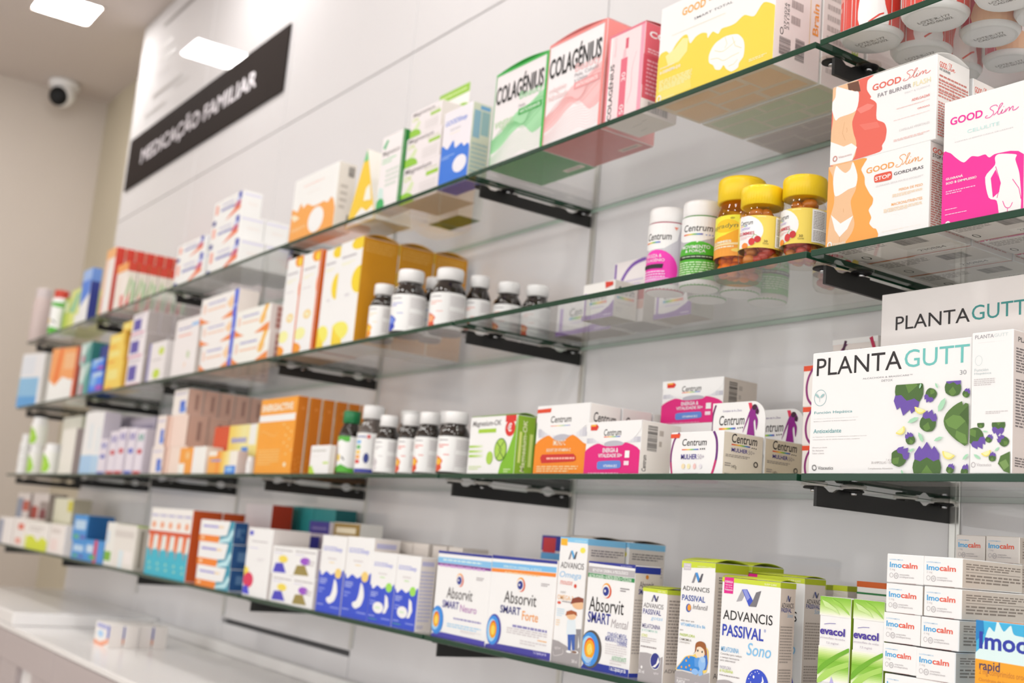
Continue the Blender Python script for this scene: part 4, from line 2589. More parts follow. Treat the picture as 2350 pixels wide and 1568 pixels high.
P48=[('P',[(0,1),
(1,1),
(.997,.963),
(-.0011,.944)],'#c9d83a'),
('P',[(.051,.982),
(.283,.983),
(.283,.929),
(.058,.926)],'#c9c2ca'),
('T','SUPER',.078,.962,.177,.011,'#efeaf0',.03),
('T','SABOR',.083,.939,.177,.011,'#efeaf0',.03),
('T',"CHILDREN'S CARE",.469,.961,.427,.0094,'#f2f6d0',.01),
('P',[(.325,.83),
(.415,.913),
(.485,.916),
(.395,.833)],'#8a8890'),
('P',[(.415,.913),
(.485,.916),
(.604,.842),
(.517,.838)],'#3f8fd6'),
('P',[(.517,.838),
(.604,.842),
(.662,.911),
(.61,.909)],'#5c5a62'),
('T','ADVANCIS',.067,.767,.801,.036,'#3e3a3c',.004),
('T','PASSIVAL',.063,.687,.695,.046,'#3450a4',.025),
('E',.28,.632,.079,.033,'#3f62b0'),
('E',.298,.635,.053,.025,'#ef9c2c'),
('T','Infantil',.406,.628,.435,.039,'#7e787c',0,.15),
('T','alto teor em',.069,.524,.4,.014,'#6f686a',0,.1),
('T','VITAMINAS B1e B6',.067,.488,.736,.024,'#7fbbe6',.015),
('T','com',.054,.448,.103,.011,'#99928f'),
('T','PASSIFLORA',.064,.407,.459,.021,'#b9d04a',.02),
('T','CAMOMILA',.059,.374,.362,.018,'#8d8678',.01),
('T','LARANJEIRA',.057,.349,.328,.017,'#b0a9a2'),
('PS',[(-.0022,.142),
(.143,.204),
(.261,.252),
(.412,.27),
(.513,.278),
(.808,.348),
(.94,.32),
(.924,.175),
(.79,.148),
(.538,.149),
(.207,.147)],'#f6cf6a'),
('PS',[(.028,.147),
(.168,.205),
(.287,.25),
(.464,.265),
(.621,.249),
(.712,.164),
(.488,.146),
(.182,.148)],'#2f86d8'),
('P',[(.69,.294),
(.886,.338),
(.94,.237),
(.91,.181),
(.712,.164)],'#3f74c8'),
('E',.306,.223,.023,.0089,'#f4a92c'),
('E',.408,.19,.023,.0088,'#f4a92c'),
('E',.177,.168,.023,.0088,'#f4a92c'),
('E',.317,.172,.023,.0088,'#f4a92c'),
('E',.377,.254,.023,.0089,'#f4a92c'),
('E',.46,.162,.023,.0088,'#f4a92c'),
('E',.7,.308,.139,.052,'#f6dcc4'),
('PS',[(.547,.301),
(.561,.365),
(.673,.388),
(.829,.378),
(.897,.304),
(.856,.285),
(.811,.328),
(.706,.347),
(.605,.339),
(.584,.309),
(.499,.284)],'#9a5a2c'),
('E',.634,.315,.02,.009,'#3a2c28'),
('E',.763,.311,.02,.009,'#3a2c28'),
('P',[(.544,.252),
(.694,.266),
(.752,.228),
(.682,.19),
(.568,.191)],'#5a9ae0'),
('E',.778,.222,.105,.054,'#8fbcf0'),
('E',.798,.254,.07,.023,'#a5c9f4'),
('E',.588,.151,.1,.024,'#8fbcf0'),
('E',.752,.15,.065,.027,'#8fbcf0'),
('P',[(.0009,.13),
(.21,.138),
(.491,.133),
(.719,.124),
(1.008,.165),
(1.005,.0003),
(0,0)],'#a8a3a5'),
('T','SOLUÇÃO À BASE DE',.059,.071,.385,.017,'#e6e2e4',.02),
('T','PLANTAS',.066,.043,.248,.026,'#f4f2f2',.04),
('T','agitar',.6,.061,.183,.013,'#e6e2e4')]
P49=[('P',[(0,1),
(1,1),
(.999,.958),
(-.0029,.962)],'#c9d83a'),
('P',[(.043,1),
(.209,1),
(.204,.867),
(.043,.866)],'#e0218c'),
('T','FORMULA',.058,.954,.134,.019,'#fbe0ee',.04),
('T','reforçada',.064,.931,.121,.013,'#fbe0ee',.02),
('T','com 1,9 mg',.065,.911,.121,.013,'#fbe0ee',.02),
('T','Melatonina',.061,.891,.134,.015,'#fbe0ee',.04),
('T','SLEEP CARE',.735,.967,.2,.015,'#f3f7d4',.01),
('P',[(.27,.806),
(.359,.912),
(.446,.918),
(.364,.819)],'#a9a7ad'),
('P',[(.359,.912),
(.446,.918),
(.616,.782),
(.491,.78)],'#3c52c4'),
('P',[(.491,.78),
(.616,.782),
(.687,.917),
(.603,.9),
(.544,.821)],'#77757c'),
('P',[(.375,.909),
(.438,.916),
(.503,.852),
(.458,.824)],'#8d97dc'),
('T','ADVANCIS',.053,.65,.844,.08,'#262223',.004),
('T','PASSIVAL',.052,.514,.709,.097,'#3145b4',.03),
('T','®',.764,.589,.033,.024,'#5f78c8'),
('T','Sono',.491,.387,.405,.101,'#85c2ec',.004,.22),
('T','MELATONINA',.05,.385,.309,.04,'#7fbbe6',.015),
('T','Contribui para reduzir',.044,.352,.376,.022,'#918a8c'),
('T','o tempo necessário',.043,.324,.332,.021,'#918a8c'),
('T','para adormecer',.044,.299,.272,.023,'#918a8c'),
('T','PASSIFLORA',.044,.242,.197,.025,'#a9a4b4'),
('T','& VALERIANA',.045,.215,.233,.025,'#c3d656',.015),
('L',.044,.182,.349,.017,1,'#a59ea0'),
('PS',[(.0019,.128),
(.096,.151),
(.222,.155),
(.381,.127),
(.523,.102),
(.726,.091),
(.91,.107),
(1.003,.105),
(1,0),
(.0016,.0001)],'#a8a3a5'),
('E',.176,.067,.053,.038,'#ece9ea'),
('E',.696,.139,.197,.149,'#f3f4f6'),
('E',.695,.152,.191,.136,'#3550c8'),
('PS',[(.522,.119),
(.537,.124),
(.616,.113),
(.724,.124),
(.856,.116),
(.866,.075),
(.853,.0068),
(.543,.0026)],'#f3f4f6'),
('P',[(.773,.241),
(.805,.205),
(.784,.162),
(.731,.141),
(.676,.159),
(.738,.167),
(.775,.203)],'#fbfbfd'),
('E',.634,.223,.015,.012,'#fbfbfd'),
('E',.579,.233,.0062,.005,'#fbfbfd'),
('E',.656,.263,.0062,.005,'#fbfbfd'),
('E',.718,.258,.0062,.005,'#fbfbfd'),
('E',.557,.202,.0062,.005,'#fbfbfd'),
('E',.59,.178,.0062,.005,'#fbfbfd'),
('E',.694,.272,.0062,.005,'#fbfbfd'),
('E',.826,.19,.0062,.005,'#fbfbfd'),
('E',.602,.247,.0062,.005,'#fbfbfd')]
P50=[('R',0,.955,1,.045,'#a8b622'),
('T','ADVANCIS',.12,.8,.76,.04,'#4a4646',.01),
('T','PASSIVAL',.1,.765,.65,.035,'#3f4a86',.03),
('T','Sono',.5,.725,.36,.035,'#8fb4d0',0,.2),
('L',.1,.36,.75,.3,13,'#a0968e'),
('L',.1,.1,.75,.22,10,'#a0968e'),
('R',0,0,1,.06,'#9a8f8a'),
('P',[(.38,.85),
(.47,.9),
(.53,.9),
(.44,.85)],'#8a8890'),
('P',[(.47,.9),
(.53,.9),
(.62,.85),
(.545,.85)],'#3f4a86'),
('P',[(.545,.85),
(.62,.85),
(.68,.892),
(.635,.892)],'#5c5a62')]
P51=[('GD',-.0068,.843,1.006,.156,['#86bf3a','#a3cf5a','#c9e29a','#f2f6e6']),
('GD',.0032,.308,1.001,.288,['#f2f6e6','#c3df86','#7fbb34','#8cc445','#cfe6a4','#f7f8f2']),
('P',[(.07,.971),
(.274,.951),
(.543,.908),
(.677,.862),
(.444,.895),
(.174,.917)],'#c9e49a'),
('P',[(.373,.991),
(.674,.954),
(.937,.891),
(.986,.863),
(.774,.906),
(.509,.948)],'#9ccd52'),
('PS',[(.019,.409),
(.227,.469),
(.555,.534),
(.878,.588),
(1,.603),
(1,.573),
(.686,.519),
(.295,.432),
(.022,.359)],'#6fae2a'),
('PS',[(.023,.329),
(.296,.402),
(.687,.46),
(1.002,.494),
(1.002,.455),
(.624,.407),
(.299,.332),
(.025,.289)],'#a9d464'),
('T','evacol',.043,.689,.806,.063,'#46309a',.045),
('S',[(.174,.772),
(.348,.783),
(.547,.786)],.0005,'#5a4aa0'),
('T','picossulfato de sódio',.058,.651,.802,.021,'#b3a8b8'),
('T','7,5 mg/ml',.261,.612,.389,.022,'#b3a8b8'),
('P',[(.469,.358),
(.595,.278),
(.693,.234),
(.304,.213),
(.4,.288)],'#b7b0e2'),
('E',.401,.248,.033,.018,'#f4f2fb'),
('P',[(.132,.214),
(.774,.218),
(.776,.151),
(.136,.145)],'#4a34a4'),
('T','LAXANTE',.247,.157,.441,.044,'#fbfafd',.045)]
P52=[('T','LOPERAMIDA',.081,.781,.372,.044,'#9cc8e6',.01),
('T','Imo',.087,.527,.328,.192,'#3fa3dc',.035),
('T','calm',.425,.527,.418,.195,'#e2543c',.035),
('T','2 mg',.087,.406,.151,.091,'#c2bcbe'),
('O',.137,.257,.046,.075,.0004,'#b5afb2'),
('O',.272,.245,.057,.093,.0005,'#a8a2a6'),
('T','10',.246,.205,.056,.08,'#a8a2a6'),
('T','comprimidos',.364,.249,.266,.081,'#b0aaad'),
('T','orodispersíveis',.364,.167,.395,.083,'#b0aaad'),
('S',[(.033,-.024),
(.819,.0049)],.0004,'#8a4a44')]  # last stroke is the bottom edge's shadow, painted as a dark line
P53=[('R',.02,.462,1.002,.225,'#3fb0de'),
('P',[(0,1),
(.108,1.001),
(.125,.904),
(-.001,.838)],'#1f7fc0'),
('PS',[(.111,.822),
(.193,.954),
(.277,.925),
(.32,1.008),
(.411,.934),
(.513,.985),
(.559,.921),
(.719,.909),
(1.005,.884),
(1.014,.641),
(-.0024,.697)],'#d9effa'),
('P',[(-.0025,.709),
(1.011,.697),
(1.016,.518),
(-.0029,.49)],'#f2a224'),
('P',[(.0002,.49),
(1.016,.518),
(1,0),
(0,0)],'#36b0dc'),
('T','Imodium',.053,.786,1.222,.131,'#2c3aa6',.045),
('T','rapid',.06,.609,.305,.092,'#4a3a5a',.03),
('T','2 mg comprimidos orodispersíveis',.06,.585,.953,.057,'#c77a2a',.01),
('T','Cloridrato de loperamida',.056,.539,.617,.032,'#c77a2a',.01),
('T','Antidiarreico',.07,.425,.38,.071,'#e8f6fc',.03)]
P54=[('R',0,0,1,1,'#c9c8cf'),
('P',[(0,1),
(.46,1),
(.42,.72),
(.3,.58),
(.12,.56),
(0,.62)],'#f5f3f2'),
('E',.22,.22,.22,.34,'#ee3cb4'),
('R',0,0,.36,.1,'#f29ad8'),
('R',.48,0,.12,1,'#f0a0de'),
('R',.6,0,.4,1,'#efeced'),
('BC',.62,.1,.1,.8),
('T','Centrum',.1,.72,.26,.12,'#2a2627',.012,.12),
('G',.08,.67,.18,.02,['#e2432e','#f08a2a','#f2d22e','#7dc242','#2f8fd0','#6a4fb0']),
('T','BELEZA &',.11,.43,.17,.055,'#fbe3f4',.02),
('T','COLAGÉNIO',.07,.36,.24,.06,'#fbe3f4',.02),
('P',[(.05,.26),
(.29,.25),
(.3,.32),
(.05,.32)],'#2c262c'),
('L',.08,.05,.24,.17,4,'#fbc8ea'),
('P',[(.38,.93),
(.42,.93),
(.4,.88)],'#f0907a')]
P55=[('R',0,0,1,1,'#b9b8be'),
('P',[(0,1),
(.53,1),
(.53,.8),
(.42,.66),
(.28,.58),
(.12,.6),
(0,.7)],'#f5f3f2'),
('E',.28,.28,.26,.32,'#4fb52c'),
('R',0,0,1,.12,'#58ba34'),
('R',.62,0,.38,1,'#58a83a'),
('BC',.66,.1,.08,.8),
('T','Centrum',.13,.76,.29,.11,'#2a2627',.012,.12),
('G',.13,.7,.2,.02,['#e2432e','#f08a2a','#f2d22e','#7dc242','#2f8fd0','#6a4fb0']),
('E',.36,.7,.008,.008,'#6d8ad0'),
('E',.39,.7,.008,.008,'#6d8ad0'),
('E',.42,.7,.008,.008,'#6d8ad0'),
('T','MOVIMENTO',.13,.48,.27,.055,'#f2faee',.02),
('T','& FORÇA',.17,.41,.19,.055,'#f2faee',.02),
('P',[(.08,.32),
(.46,.31),
(.47,.38),
(.09,.38)],'#20301c'),
('L',.13,.34,.3,.025,1,'#c8dcc0'),
('L',.1,.06,.36,.22,6,'#cdebbf'),
('P',[(.44,.93),
(.48,.93),
(.46,.88)],'#f0907a')]
P56=[('R',0,0,1,1,'#fba91a'),
('P',[(0,1),
(.34,1),
(.34,.66),
(.22,.52),
(0,.42)],'#fbe93e'),
('E',.22,.74,.12,.16,'#f2c51e'),
('T','Supradyn',.02,.66,.31,.14,'#7a7440',.01,.1),
('P',[(0,0),
(1,0),
(1,.2),
(.5,.22),
(0,.3)],'#f6a03c'),
('E',.4,.14,.12,.06,'#f8d36a'),
('T','GUMMIES',.06,.33,.22,.06,'#fbf3e0',.04),
('R',0,.27,.46,.05,'#fbd9a6'),
('L',.05,.2,.25,.06,1,'#fbeed8'),
('E',.28,.92,.02,.025,'#b5a830'),
('E',.4,.5,.006,.01,'#fbd060'),
('E',.42,.54,.006,.01,'#fbd060'),
('E',.44,.58,.006,.01,'#fbd060'),
('E',.46,.62,.006,.01,'#fbd060'),
('E',.4,.66,.006,.01,'#fbd060'),
('E',.42,.7,.006,.01,'#fbd060'),
('E',.44,.74,.006,.01,'#fbd060'),
('E',.46,.78,.006,.01,'#fbd060'),
('E',.4,.82,.006,.01,'#fbd060'),
('E',.42,.86,.006,.01,'#fbd060')]
P57=[('R',0,0,1,1,'#fbd560'),
('E',.08,.52,.31,.5,'#f8f5f3'),
('R',0,.02,.08,.98,'#f8f5f3'),
('T','Centrum',.02,.72,.22,.14,'#2a2627',.015,.12),
('G',.02,.68,.14,.02,['#e2432e','#f08a2a','#f2d22e','#7dc242','#2f8fd0','#6a4fb0']),
('T','Junior',.04,.54,.17,.12,'#b4a4d8',.015),
('T','GUMMIES',0,.4,.27,.1,'#c44a5c',.02),
('L',.04,.28,.2,.09,2,'#ecc3c3'),
('E',.235,.18,.045,.11,'#cf3a3c'),
('E',.315,.25,.045,.1,'#c23236'),
('E',.13,.07,.05,.09,'#f08a3a'),
('S',[(.235,.28),
(.27,.4),
(.31,.36)],.0006,'#7fb25a'),
('T','30',.4,.16,.05,.07,'#5f5630',.01),
('T','Gomas',.385,.1,.08,.05,'#5f5630',0),
('R',.56,.04,.36,.93,'#f4f2f0'),
('L',.58,.42,.18,.5,11,'#8f888a'),
('L',.8,.5,.1,.42,10,'#8f888a'),
('L',.58,.08,.28,.3,7,'#9d9698'),
('L',.3,.93,.12,.03,1,'#fbeec0')]
P58=[('R',0,0,1,1,'#f1efee'),
('L',.06,.86,.28,.06,1,'#8f8a90'),
('L',.06,.66,.3,.12,2,'#ecd6b0'),
('PS',[(0,0),
(.12,0),
(.22,.08),
(.2,.2),
(.24,.3),
(.14,.4),
(.06,.42),
(0,.46)],'#ee9a2c'),
('E',.1,.28,.1,.1,'#f4c23a'),
('L',.25,.45,.15,.05,1,'#ecd6b0'),
('R',.52,0,.01,1,'#dcd7d8'),
('L',.55,.62,.4,.3,7,'#c3bdbf'),
('L',.55,.15,.4,.35,7,'#c9c3c5')]
P59=[('R',0,0,1,1,'#f1efee'),
('L',.06,.86,.28,.06,1,'#8f8a90'),
('L',.06,.66,.3,.12,2,'#8b93d0'),
('PS',[(0,0),
(.12,0),
(.22,.08),
(.2,.2),
(.24,.3),
(.14,.4),
(.06,.42),
(0,.46)],'#2c43b8'),
('E',.1,.28,.1,.1,'#6f8ae0'),
('L',.25,.45,.15,.05,1,'#8b93d0'),
('R',.52,0,.01,1,'#dcd7d8'),
('L',.55,.62,.4,.3,7,'#c3bdbf'),
('L',.55,.15,.4,.35,7,'#c9c3c5')]
P60=[('R',0,0,1,1,'#f1efee'),
('L',.06,.86,.28,.06,1,'#8f8a90'),
('L',.06,.66,.3,.12,2,'#e8a79a'),
('PS',[(0,0),
(.12,0),
(.22,.08),
(.2,.2),
(.24,.3),
(.14,.4),
(.06,.42),
(0,.46)],'#d8502e'),
('E',.1,.28,.1,.1,'#f0a878'),
('L',.25,.45,.15,.05,1,'#e8a79a'),
('R',.52,0,.01,1,'#dcd7d8'),
('L',.55,.62,.4,.3,7,'#c3bdbf'),
('L',.55,.15,.4,.35,7,'#c9c3c5')]
P61=[('R',0,0,1,1,'#f1efee'),
('L',.06,.86,.28,.06,1,'#8f8a90'),
('L',.06,.66,.3,.12,2,'#e0685a'),
('PS',[(0,0),
(.12,0),
(.22,.08),
(.2,.2),
(.24,.3),
(.14,.4),
(.06,.42),
(0,.46)],'#d8502e'),
('E',.1,.28,.1,.1,'#f0b63c'),
('L',.25,.45,.15,.05,1,'#e0685a'),
('R',.52,0,.01,1,'#dcd7d8'),
('L',.55,.62,.4,.3,7,'#c3bdbf'),
('L',.55,.15,.4,.35,7,'#c9c3c5')]
P62=[('R',0,0,1,1,'#f1efee'),
('L',.06,.86,.28,.06,1,'#8f8a90'),
('L',.06,.66,.3,.12,2,'#bdb7ba'),
('PS',[(0,0),
(.12,0),
(.22,.08),
(.2,.2),
(.24,.3),
(.14,.4),
(.06,.42),
(0,.46)],'#dcd6d8'),
('E',.1,.28,.1,.1,'#c9c3c6'),
('L',.25,.45,.15,.05,1,'#bdb7ba'),
('R',.52,0,.01,1,'#dcd7d8'),
('L',.55,.62,.4,.3,7,'#c3bdbf'),
('L',.55,.15,.4,.35,7,'#c9c3c5')]
P63=[('R',0,0,1,1,'#f1f0ee'),
('P',[(0,1),
(0,.82),
(.2,.9),
(.4,.84),
(.5,.86),
(.5,1)],'#58b040'),
('P',[(0,0),
(1,0),
(1,.1),
(.5,.14),
(.28,.22),
(.1,.16),
(0,.1)],'#57b038'),
('E',.16,.4,.06,.1,'#f0cc2e'),
('P',[(.26,.42),
(.36,.32),
(.38,.35),
(.3,.44)],'#4a4640'),
('L',.08,.7,.12,.04,1,'#f2e2b0')]
P64=[('R',0,0,1,1,'#f0efee'),
('R',0,0,1,.09,'#3c44a0'),
('L',.04,.86,.3,.08,1,'#5f68a8'),
('R',.36,.86,.08,.09,'#d83c3c'),
('R',.04,.72,.16,.09,'#7db6e8'),
('R',.04,.59,.16,.09,'#58b060'),
('R',.04,.46,.16,.09,'#f0c85a'),
('R',.04,.34,.16,.09,'#f0a850'),
('R',.04,.22,.16,.09,'#d8382c'),
('E',.38,.36,.07,.13,'#2f3c86'),
('L',.5,.2,.45,.7,10,'#c9c3c5')]
P65=[('R',0,0,1,1,'#d9483c'),
('PS',[(.17,0),
(.33,0),
(.3,.3),
(.34,.6),
(.3,1),
(.2,1),
(.22,.6),
(.17,.3)],'#f4efee'),
('S',[(.22,.02),
(.28,.1),
(.34,.14)],.002,'#d8483c'),
('L',.38,.3,.22,.5,6,'#f0a79e'),
('PS',[(.6,0),
(.8,0),
(.76,.3),
(.82,.6),
(.76,1),
(.64,1),
(.68,.6),
(.58,.3)],'#f4efee'),
('L',0,.2,.06,.4,4,'#f0a79e')]
P66=[('R',0,0,1,1,'#d63f62'),
('PS',[(.1,0),
(.5,0),
(.46,.3),
(.5,.6),
(.44,1),
(.16,1),
(.1,.6),
(.14,.3)],'#e8bd94'),
('P',[(.1,.3),
(.3,.16),
(.48,.28),
(.5,.42),
(.1,.42)],'#f4f0ef'),
('P',[(.7,0),
(.95,0),
(.9,.5),
(.95,1),
(.7,1)],'#e88a4a')]
ART={
'r3x':{'F':P0},
'r3y':{'F':[('T','PLANTA',.111,.797,.522,.073,'#2a2627',.005,0),('T','GUTT',.645,.801,.345,.076,'#3f8f8c',.005,0)]},
'r3z':{'F':P1,'R':[('T','PLANTAGUTT',.1,.92,.7,.035,'#2a2627',.01),('L',.06,.7,.89,.18,9,'#6b6262'),('L',.06,.32,.89,.34,16,'#6b6262'),('L',.06,.05,.84,.07,4,'#6b6262')]},
'r2s2':{'F':P2,'R':P3},
'r2s1':{'F':P4,'R':[('T','GOOD',.06,.88,.44,.06,'#e0604f',.03),('SL',.52,.88,.38,.08,'#e0604f'),('T','STOP GORDURAS',.06,.83,.64,.04,'#553d40',.01),('L',.05,.05,.92,.75,28,'#c98078')],'B':[('L',.05,.62,.45,.28,4,'#8d8682'),('BC',.6,.55,.25,.3),('R',.52,.12,.43,.22,'#f0ece8'),('T','230884',.6,.16,.25,.1,'#555'),('O',.12,.3,.03,.09,.0012,'#222'),('R',0,0,1,.025,'#c4553c')]},
'r2s3':{'R':[('T','GOOD',.05,.82,.2,.08,'#e0604f',.03),('SL',.27,.82,.18,.11,'#e0604f'),('T','STOP GORDURAS',.05,.76,.35,.04,'#553d40',.01),('L',.05,.1,.85,.6,12,'#cf8078')],'B':[('L',.05,.62,.45,.28,4,'#8d8682'),('BC',.6,.55,.25,.3),('R',.52,.12,.43,.22,'#f0ece8'),('T','230884',.6,.16,.25,.1,'#555'),('O',.12,.3,.03,.09,.0012,'#222'),('R',0,0,1,.025,'#c4553c')]},
'r2t':{'F':P5,'B':[('L',.05,.62,.45,.28,4,'#8d8682'),('BC',.6,.55,.25,.3),('R',.52,.12,.43,.22,'#f0ece8'),('T','230884',.6,.16,.25,.1,'#555'),('O',.12,.3,.03,.09,.0012,'#222'),('R',0,0,1,.025,'#c4553c')]},
'r1p':{'F':P6,'R':P7,'B':P8},
'r1p_1':{'B':P9,'R':[('TV','Brain',.7,.4,.15,.32,'#9db84a',.03,0),('L',.1,.1,.5,.8,8,'#b8b0ac')]},
'r1p_2':{'B':P10},
'r1m':{'F':P11,'B':[('R',.62,.14,.33,.11,'#d9c8bc'),('L',.66,.16,.24,.07,1,'#8a7f78')]},
'r1n':{'F':P12,'R':[('T','COLAGÉNIUS',.25,.84,1.35,.11,'#fbeeee',.05)],'B':[('R',.62,.14,.33,.11,'#d2b3a6'),('L',.66,.16,.24,.07,1,'#8a7f78')]},
'r1o':{'F':P13,'R':[('R',0,0,1,.16,'#ece5e0'),('BC',.2,.03,.55,.11),('T','COLAGÉNIUS',.12,.84,1.88,.09,'#fbeeee',.05),('L',.1,.66,.8,.06,2,'#eec0c6'),('R',0,.3,1,.34,'#d1505f'),('L',.1,.2,.8,.4,9,'#e8a8b0')],'B':[('S',[(.3,.5),(.62,.55)],.0005,'#777'),('S',[(.66,.6),(.82,.62)],.0006,'#777'),('S',[(.3,.25),(.5,.28)],.0006,'#777')]},
'r1g':{'F':P14,'R':[('BC',.55,.8,.35,.15),('L',.2,.3,.4,.4,4,'#b7b0a8'),('R',.7,.05,.1,.2,'#7a7570')]},
'r1i':{'F':P15},
'r1j1':{'F':P16},
'r1j2':{'F':P16},
'r1j3':{'F':P16},
'r1k':{'F':[('R',0,.93,1,.07,'#8fbf35'),('L',.08,.95,.82,.03,1,'#cfe3a0'),('E',.78,.78,.3,.08,'#8fc03a')]},
'r1l':{'F':P17,'R':[('R',.1,.55,.35,.35,'#86b0c0'),('R',.5,.6,.4,.3,'#8fb4b4'),('L',.1,.1,.8,.4,7,'#9fbcb8'),('R',.4,.92,.5,.05,'#6fa5cc')]},
'r1h':{'F':[]},
'r1fA1':{'F':P18,'R':[('R',.05,.82,.9,.08,'#dcdaf0'),('L',.3,.4,.5,.2,1,'#efe8e4')]},
'r1fA2':{'F':P18,'R':[('R',.05,.82,.9,.08,'#dcdaf0'),('L',.3,.4,.5,.2,1,'#efe8e4')]},
'r1fB1':{'F':P18,'R':[('R',.05,.82,.9,.08,'#dcdaf0'),('L',.3,.4,.5,.2,1,'#efe8e4')]},
'r1fB2':{'F':P18,'R':[('R',.05,.82,.9,.08,'#dcdaf0'),('L',.3,.4,.5,.2,1,'#efe8e4')]},
'r1fB3':{'F':P18,'R':[('R',.05,.82,.9,.08,'#dcdaf0'),('L',.3,.4,.5,.2,1,'#efe8e4')]},
'r1d':{'F':[('R',0,.75,1,.25,'#9dbcf2'),('P',[(0,.35),(1,.55),(1,.8),(0,.8)],'#4f83e0'),('R',0,0,1,.36,'#f2f0f0')],'R':[('R',0,.76,1,.24,'#6b8fd0')]},
'r1e1':{'F':[('R',0,.85,1,.15,'#f6b478'),('R',0,.3,.3,.55,'#f3c9b4'),('R',.4,.1,.4,.6,'#f3eeee'),('R',0,0,.2,.3,'#e88a8a')],'R':[]},
'r1e2':{'F':[('R',0,.82,1,.18,'#f3a25a'),('R',.1,.2,.4,.55,'#f3e3da'),('R',.6,0,.3,.3,'#e07a70')],'R':[('R',0,.8,1,.2,'#c0402e'),('P',[(0,.3),(.4,.7),(.5,.62),(.1,.25)],'#7fae6a'),('R',.6,.1,.3,.5,'#9dbf92'),('P',[(0,0),(.5,.4),(.4,0)],'#d8565e')]},
'r1c1':{'F':[('R',0,0,1,.55,'#b9cf3c'),('R',.3,.6,.5,.3,'#dfe8c0'),('R',0,0,.3,1,'#6fa845')]},
'r1c2':{'F':[('R',0,0,.8,.5,'#d9e27a'),('P',[(0,.5),(.6,.9),(.9,.85),(.5,.4)],'#8fc9a0'),('R',.6,0,.4,.35,'#f2f0ea')]},
'r2a':{'F':[('R',0,0,.85,.55,'#8fbfe2'),('R',0,0,.85,.2,'#63a3dc'),('R',0,.6,.6,.35,'#dfe3ea')]},
'r2b':{'F':[('P',[(0,.42),(.25,.3),(.5,.46),(.8,.4),(1,.42),(1,1),(0,1)],'#f2a468'),('P',[(.15,.35),(.35,.4),(.42,1),(.3,1)],'#ea7c3c'),('R',.5,.6,.4,.3,'#f5bb8a'),('R',.9,0,.1,1,'#d8643a')]},
'r2c1':{'F':[('P',[(.3,0),(1,0),(1,1),(.6,.6)],'#4f9e98'),('R',.05,.5,.35,.4,'#dfe9e6'),('R',.2,.1,.3,.3,'#c98aa0')]},
'r2c2':{'F':[('P',[(.3,0),(1,0),(1,1),(.6,.6)],'#4f9e98'),('R',.05,.5,.35,.4,'#dfe9e6'),('R',.2,.1,.3,.3,'#c98aa0')]},
'r2d1':{'F':[('E',.3,.6,.25,.25,'#7db4f5'),('R',.55,.05,.45,.3,'#b04fc0'),('R',0,0,1,.15,'#2f56c8'),('R',.2,.75,.7,.2,'#b8d2fa')]},
'r2d2':{'F':[('E',.3,.6,.25,.25,'#7db4f5'),('R',.55,.05,.45,.3,'#b04fc0'),('R',0,0,1,.15,'#2f56c8'),('R',.2,.75,.7,.2,'#b8d2fa')]},
'r2e1':{'F':[('R',.15,.4,.6,.35,'#f8e28a'),('R',0,0,.5,.15,'#eda83a')]},
'r2e2':{'F':[('R',.15,.4,.6,.35,'#f8e28a'),('R',0,0,.5,.15,'#eda83a')]},
'r2e3':{'F':[('R',.15,.4,.6,.35,'#f8e28a'),('R',0,0,.5,.15,'#eda83a')]},
'r2e4':{'F':[('R',.15,.4,.6,.35,'#f8e28a'),('R',0,0,.5,.15,'#eda83a')]},
'r2f1':{'F':[('R',.1,.2,.52,.52,'#5a50a8'),('R',0,0,.9,.1,'#d8a0b8'),('L',.1,.8,.7,.15,1,'#c0bac6')]},
'r2f2':{'F':[('R',.1,.2,.52,.52,'#5a50a8'),('R',0,0,.9,.1,'#d8a0b8'),('L',.1,.8,.7,.15,1,'#c0bac6')]},
'r2f3':{'F':[('R',.1,.2,.52,.52,'#5a50a8'),('R',0,0,.9,.1,'#d8a0b8'),('L',.1,.8,.7,.15,1,'#c0bac6')]},
'r2f4':{'F':[('E',.6,.2,.2,.12,'#c3d943'),('E',.75,.75,.16,.1,'#c9da5a'),('R',0,0,.12,1,'#8a86c0'),('L',.25,.5,.55,.1,1,'#cfcaca')]},
'r2g':{'F':P19},
'r2h1':{'F':P20},
'r2h2':{'F':P20},
'r2h3':{'F':P20},
'r2h4':{'F':P21,'R':[('R',.25,.1,.55,.82,'#c9a098'),('L',.25,.1,.55,.82,4,'#a8665c')]},
'r2h5':{'F':P21,'R':[('R',.25,.1,.55,.82,'#c9a098'),('L',.25,.1,.55,.82,4,'#a8665c')]},
'r2i1':{'F':P22},
'r2i2':{'F':P22},
'r2j1':{'F':P23},
'r2j2':{'F':P23,'R':[('L',.08,.86,.82,.11,4,'#d7a24a'),('R',0,0,.02,1,'#e6b43a')]},
'r2l1':{'F':P24,'R':[('T','Centrum',.15,.62,.7,.22,'#2a2627',.02,.1),('G',.12,.5,.73,.07,['#4aa0e0','#7dc242','#f2d22e','#f0a050','#e88a8a']),('L',.15,.36,.6,.06,1,'#cfc8cc'),('L',.1,.14,.3,.14,2,'#d2ccca')]},
'r2l2':{'F':P25,'R':[('T','Centrum',.15,.62,.7,.22,'#2a2627',.02,.1),('G',.12,.5,.73,.07,['#4aa0e0','#7dc242','#f2d22e','#f0a050','#e88a8a']),('L',.15,.36,.6,.06,1,'#cfc8cc'),('L',.1,.14,.3,.14,2,'#d2ccca')]},
'r2l3':{'F':P25,'R':[('T','Centrum',.15,.62,.7,.22,'#2a2627',.02,.1),('G',.12,.5,.73,.07,['#4aa0e0','#7dc242','#f2d22e','#f0a050','#e88a8a']),('L',.15,.36,.6,.06,1,'#cfc8cc'),('L',.1,.14,.3,.14,2,'#d2ccca')]},
'r2l4':{'F':P26},
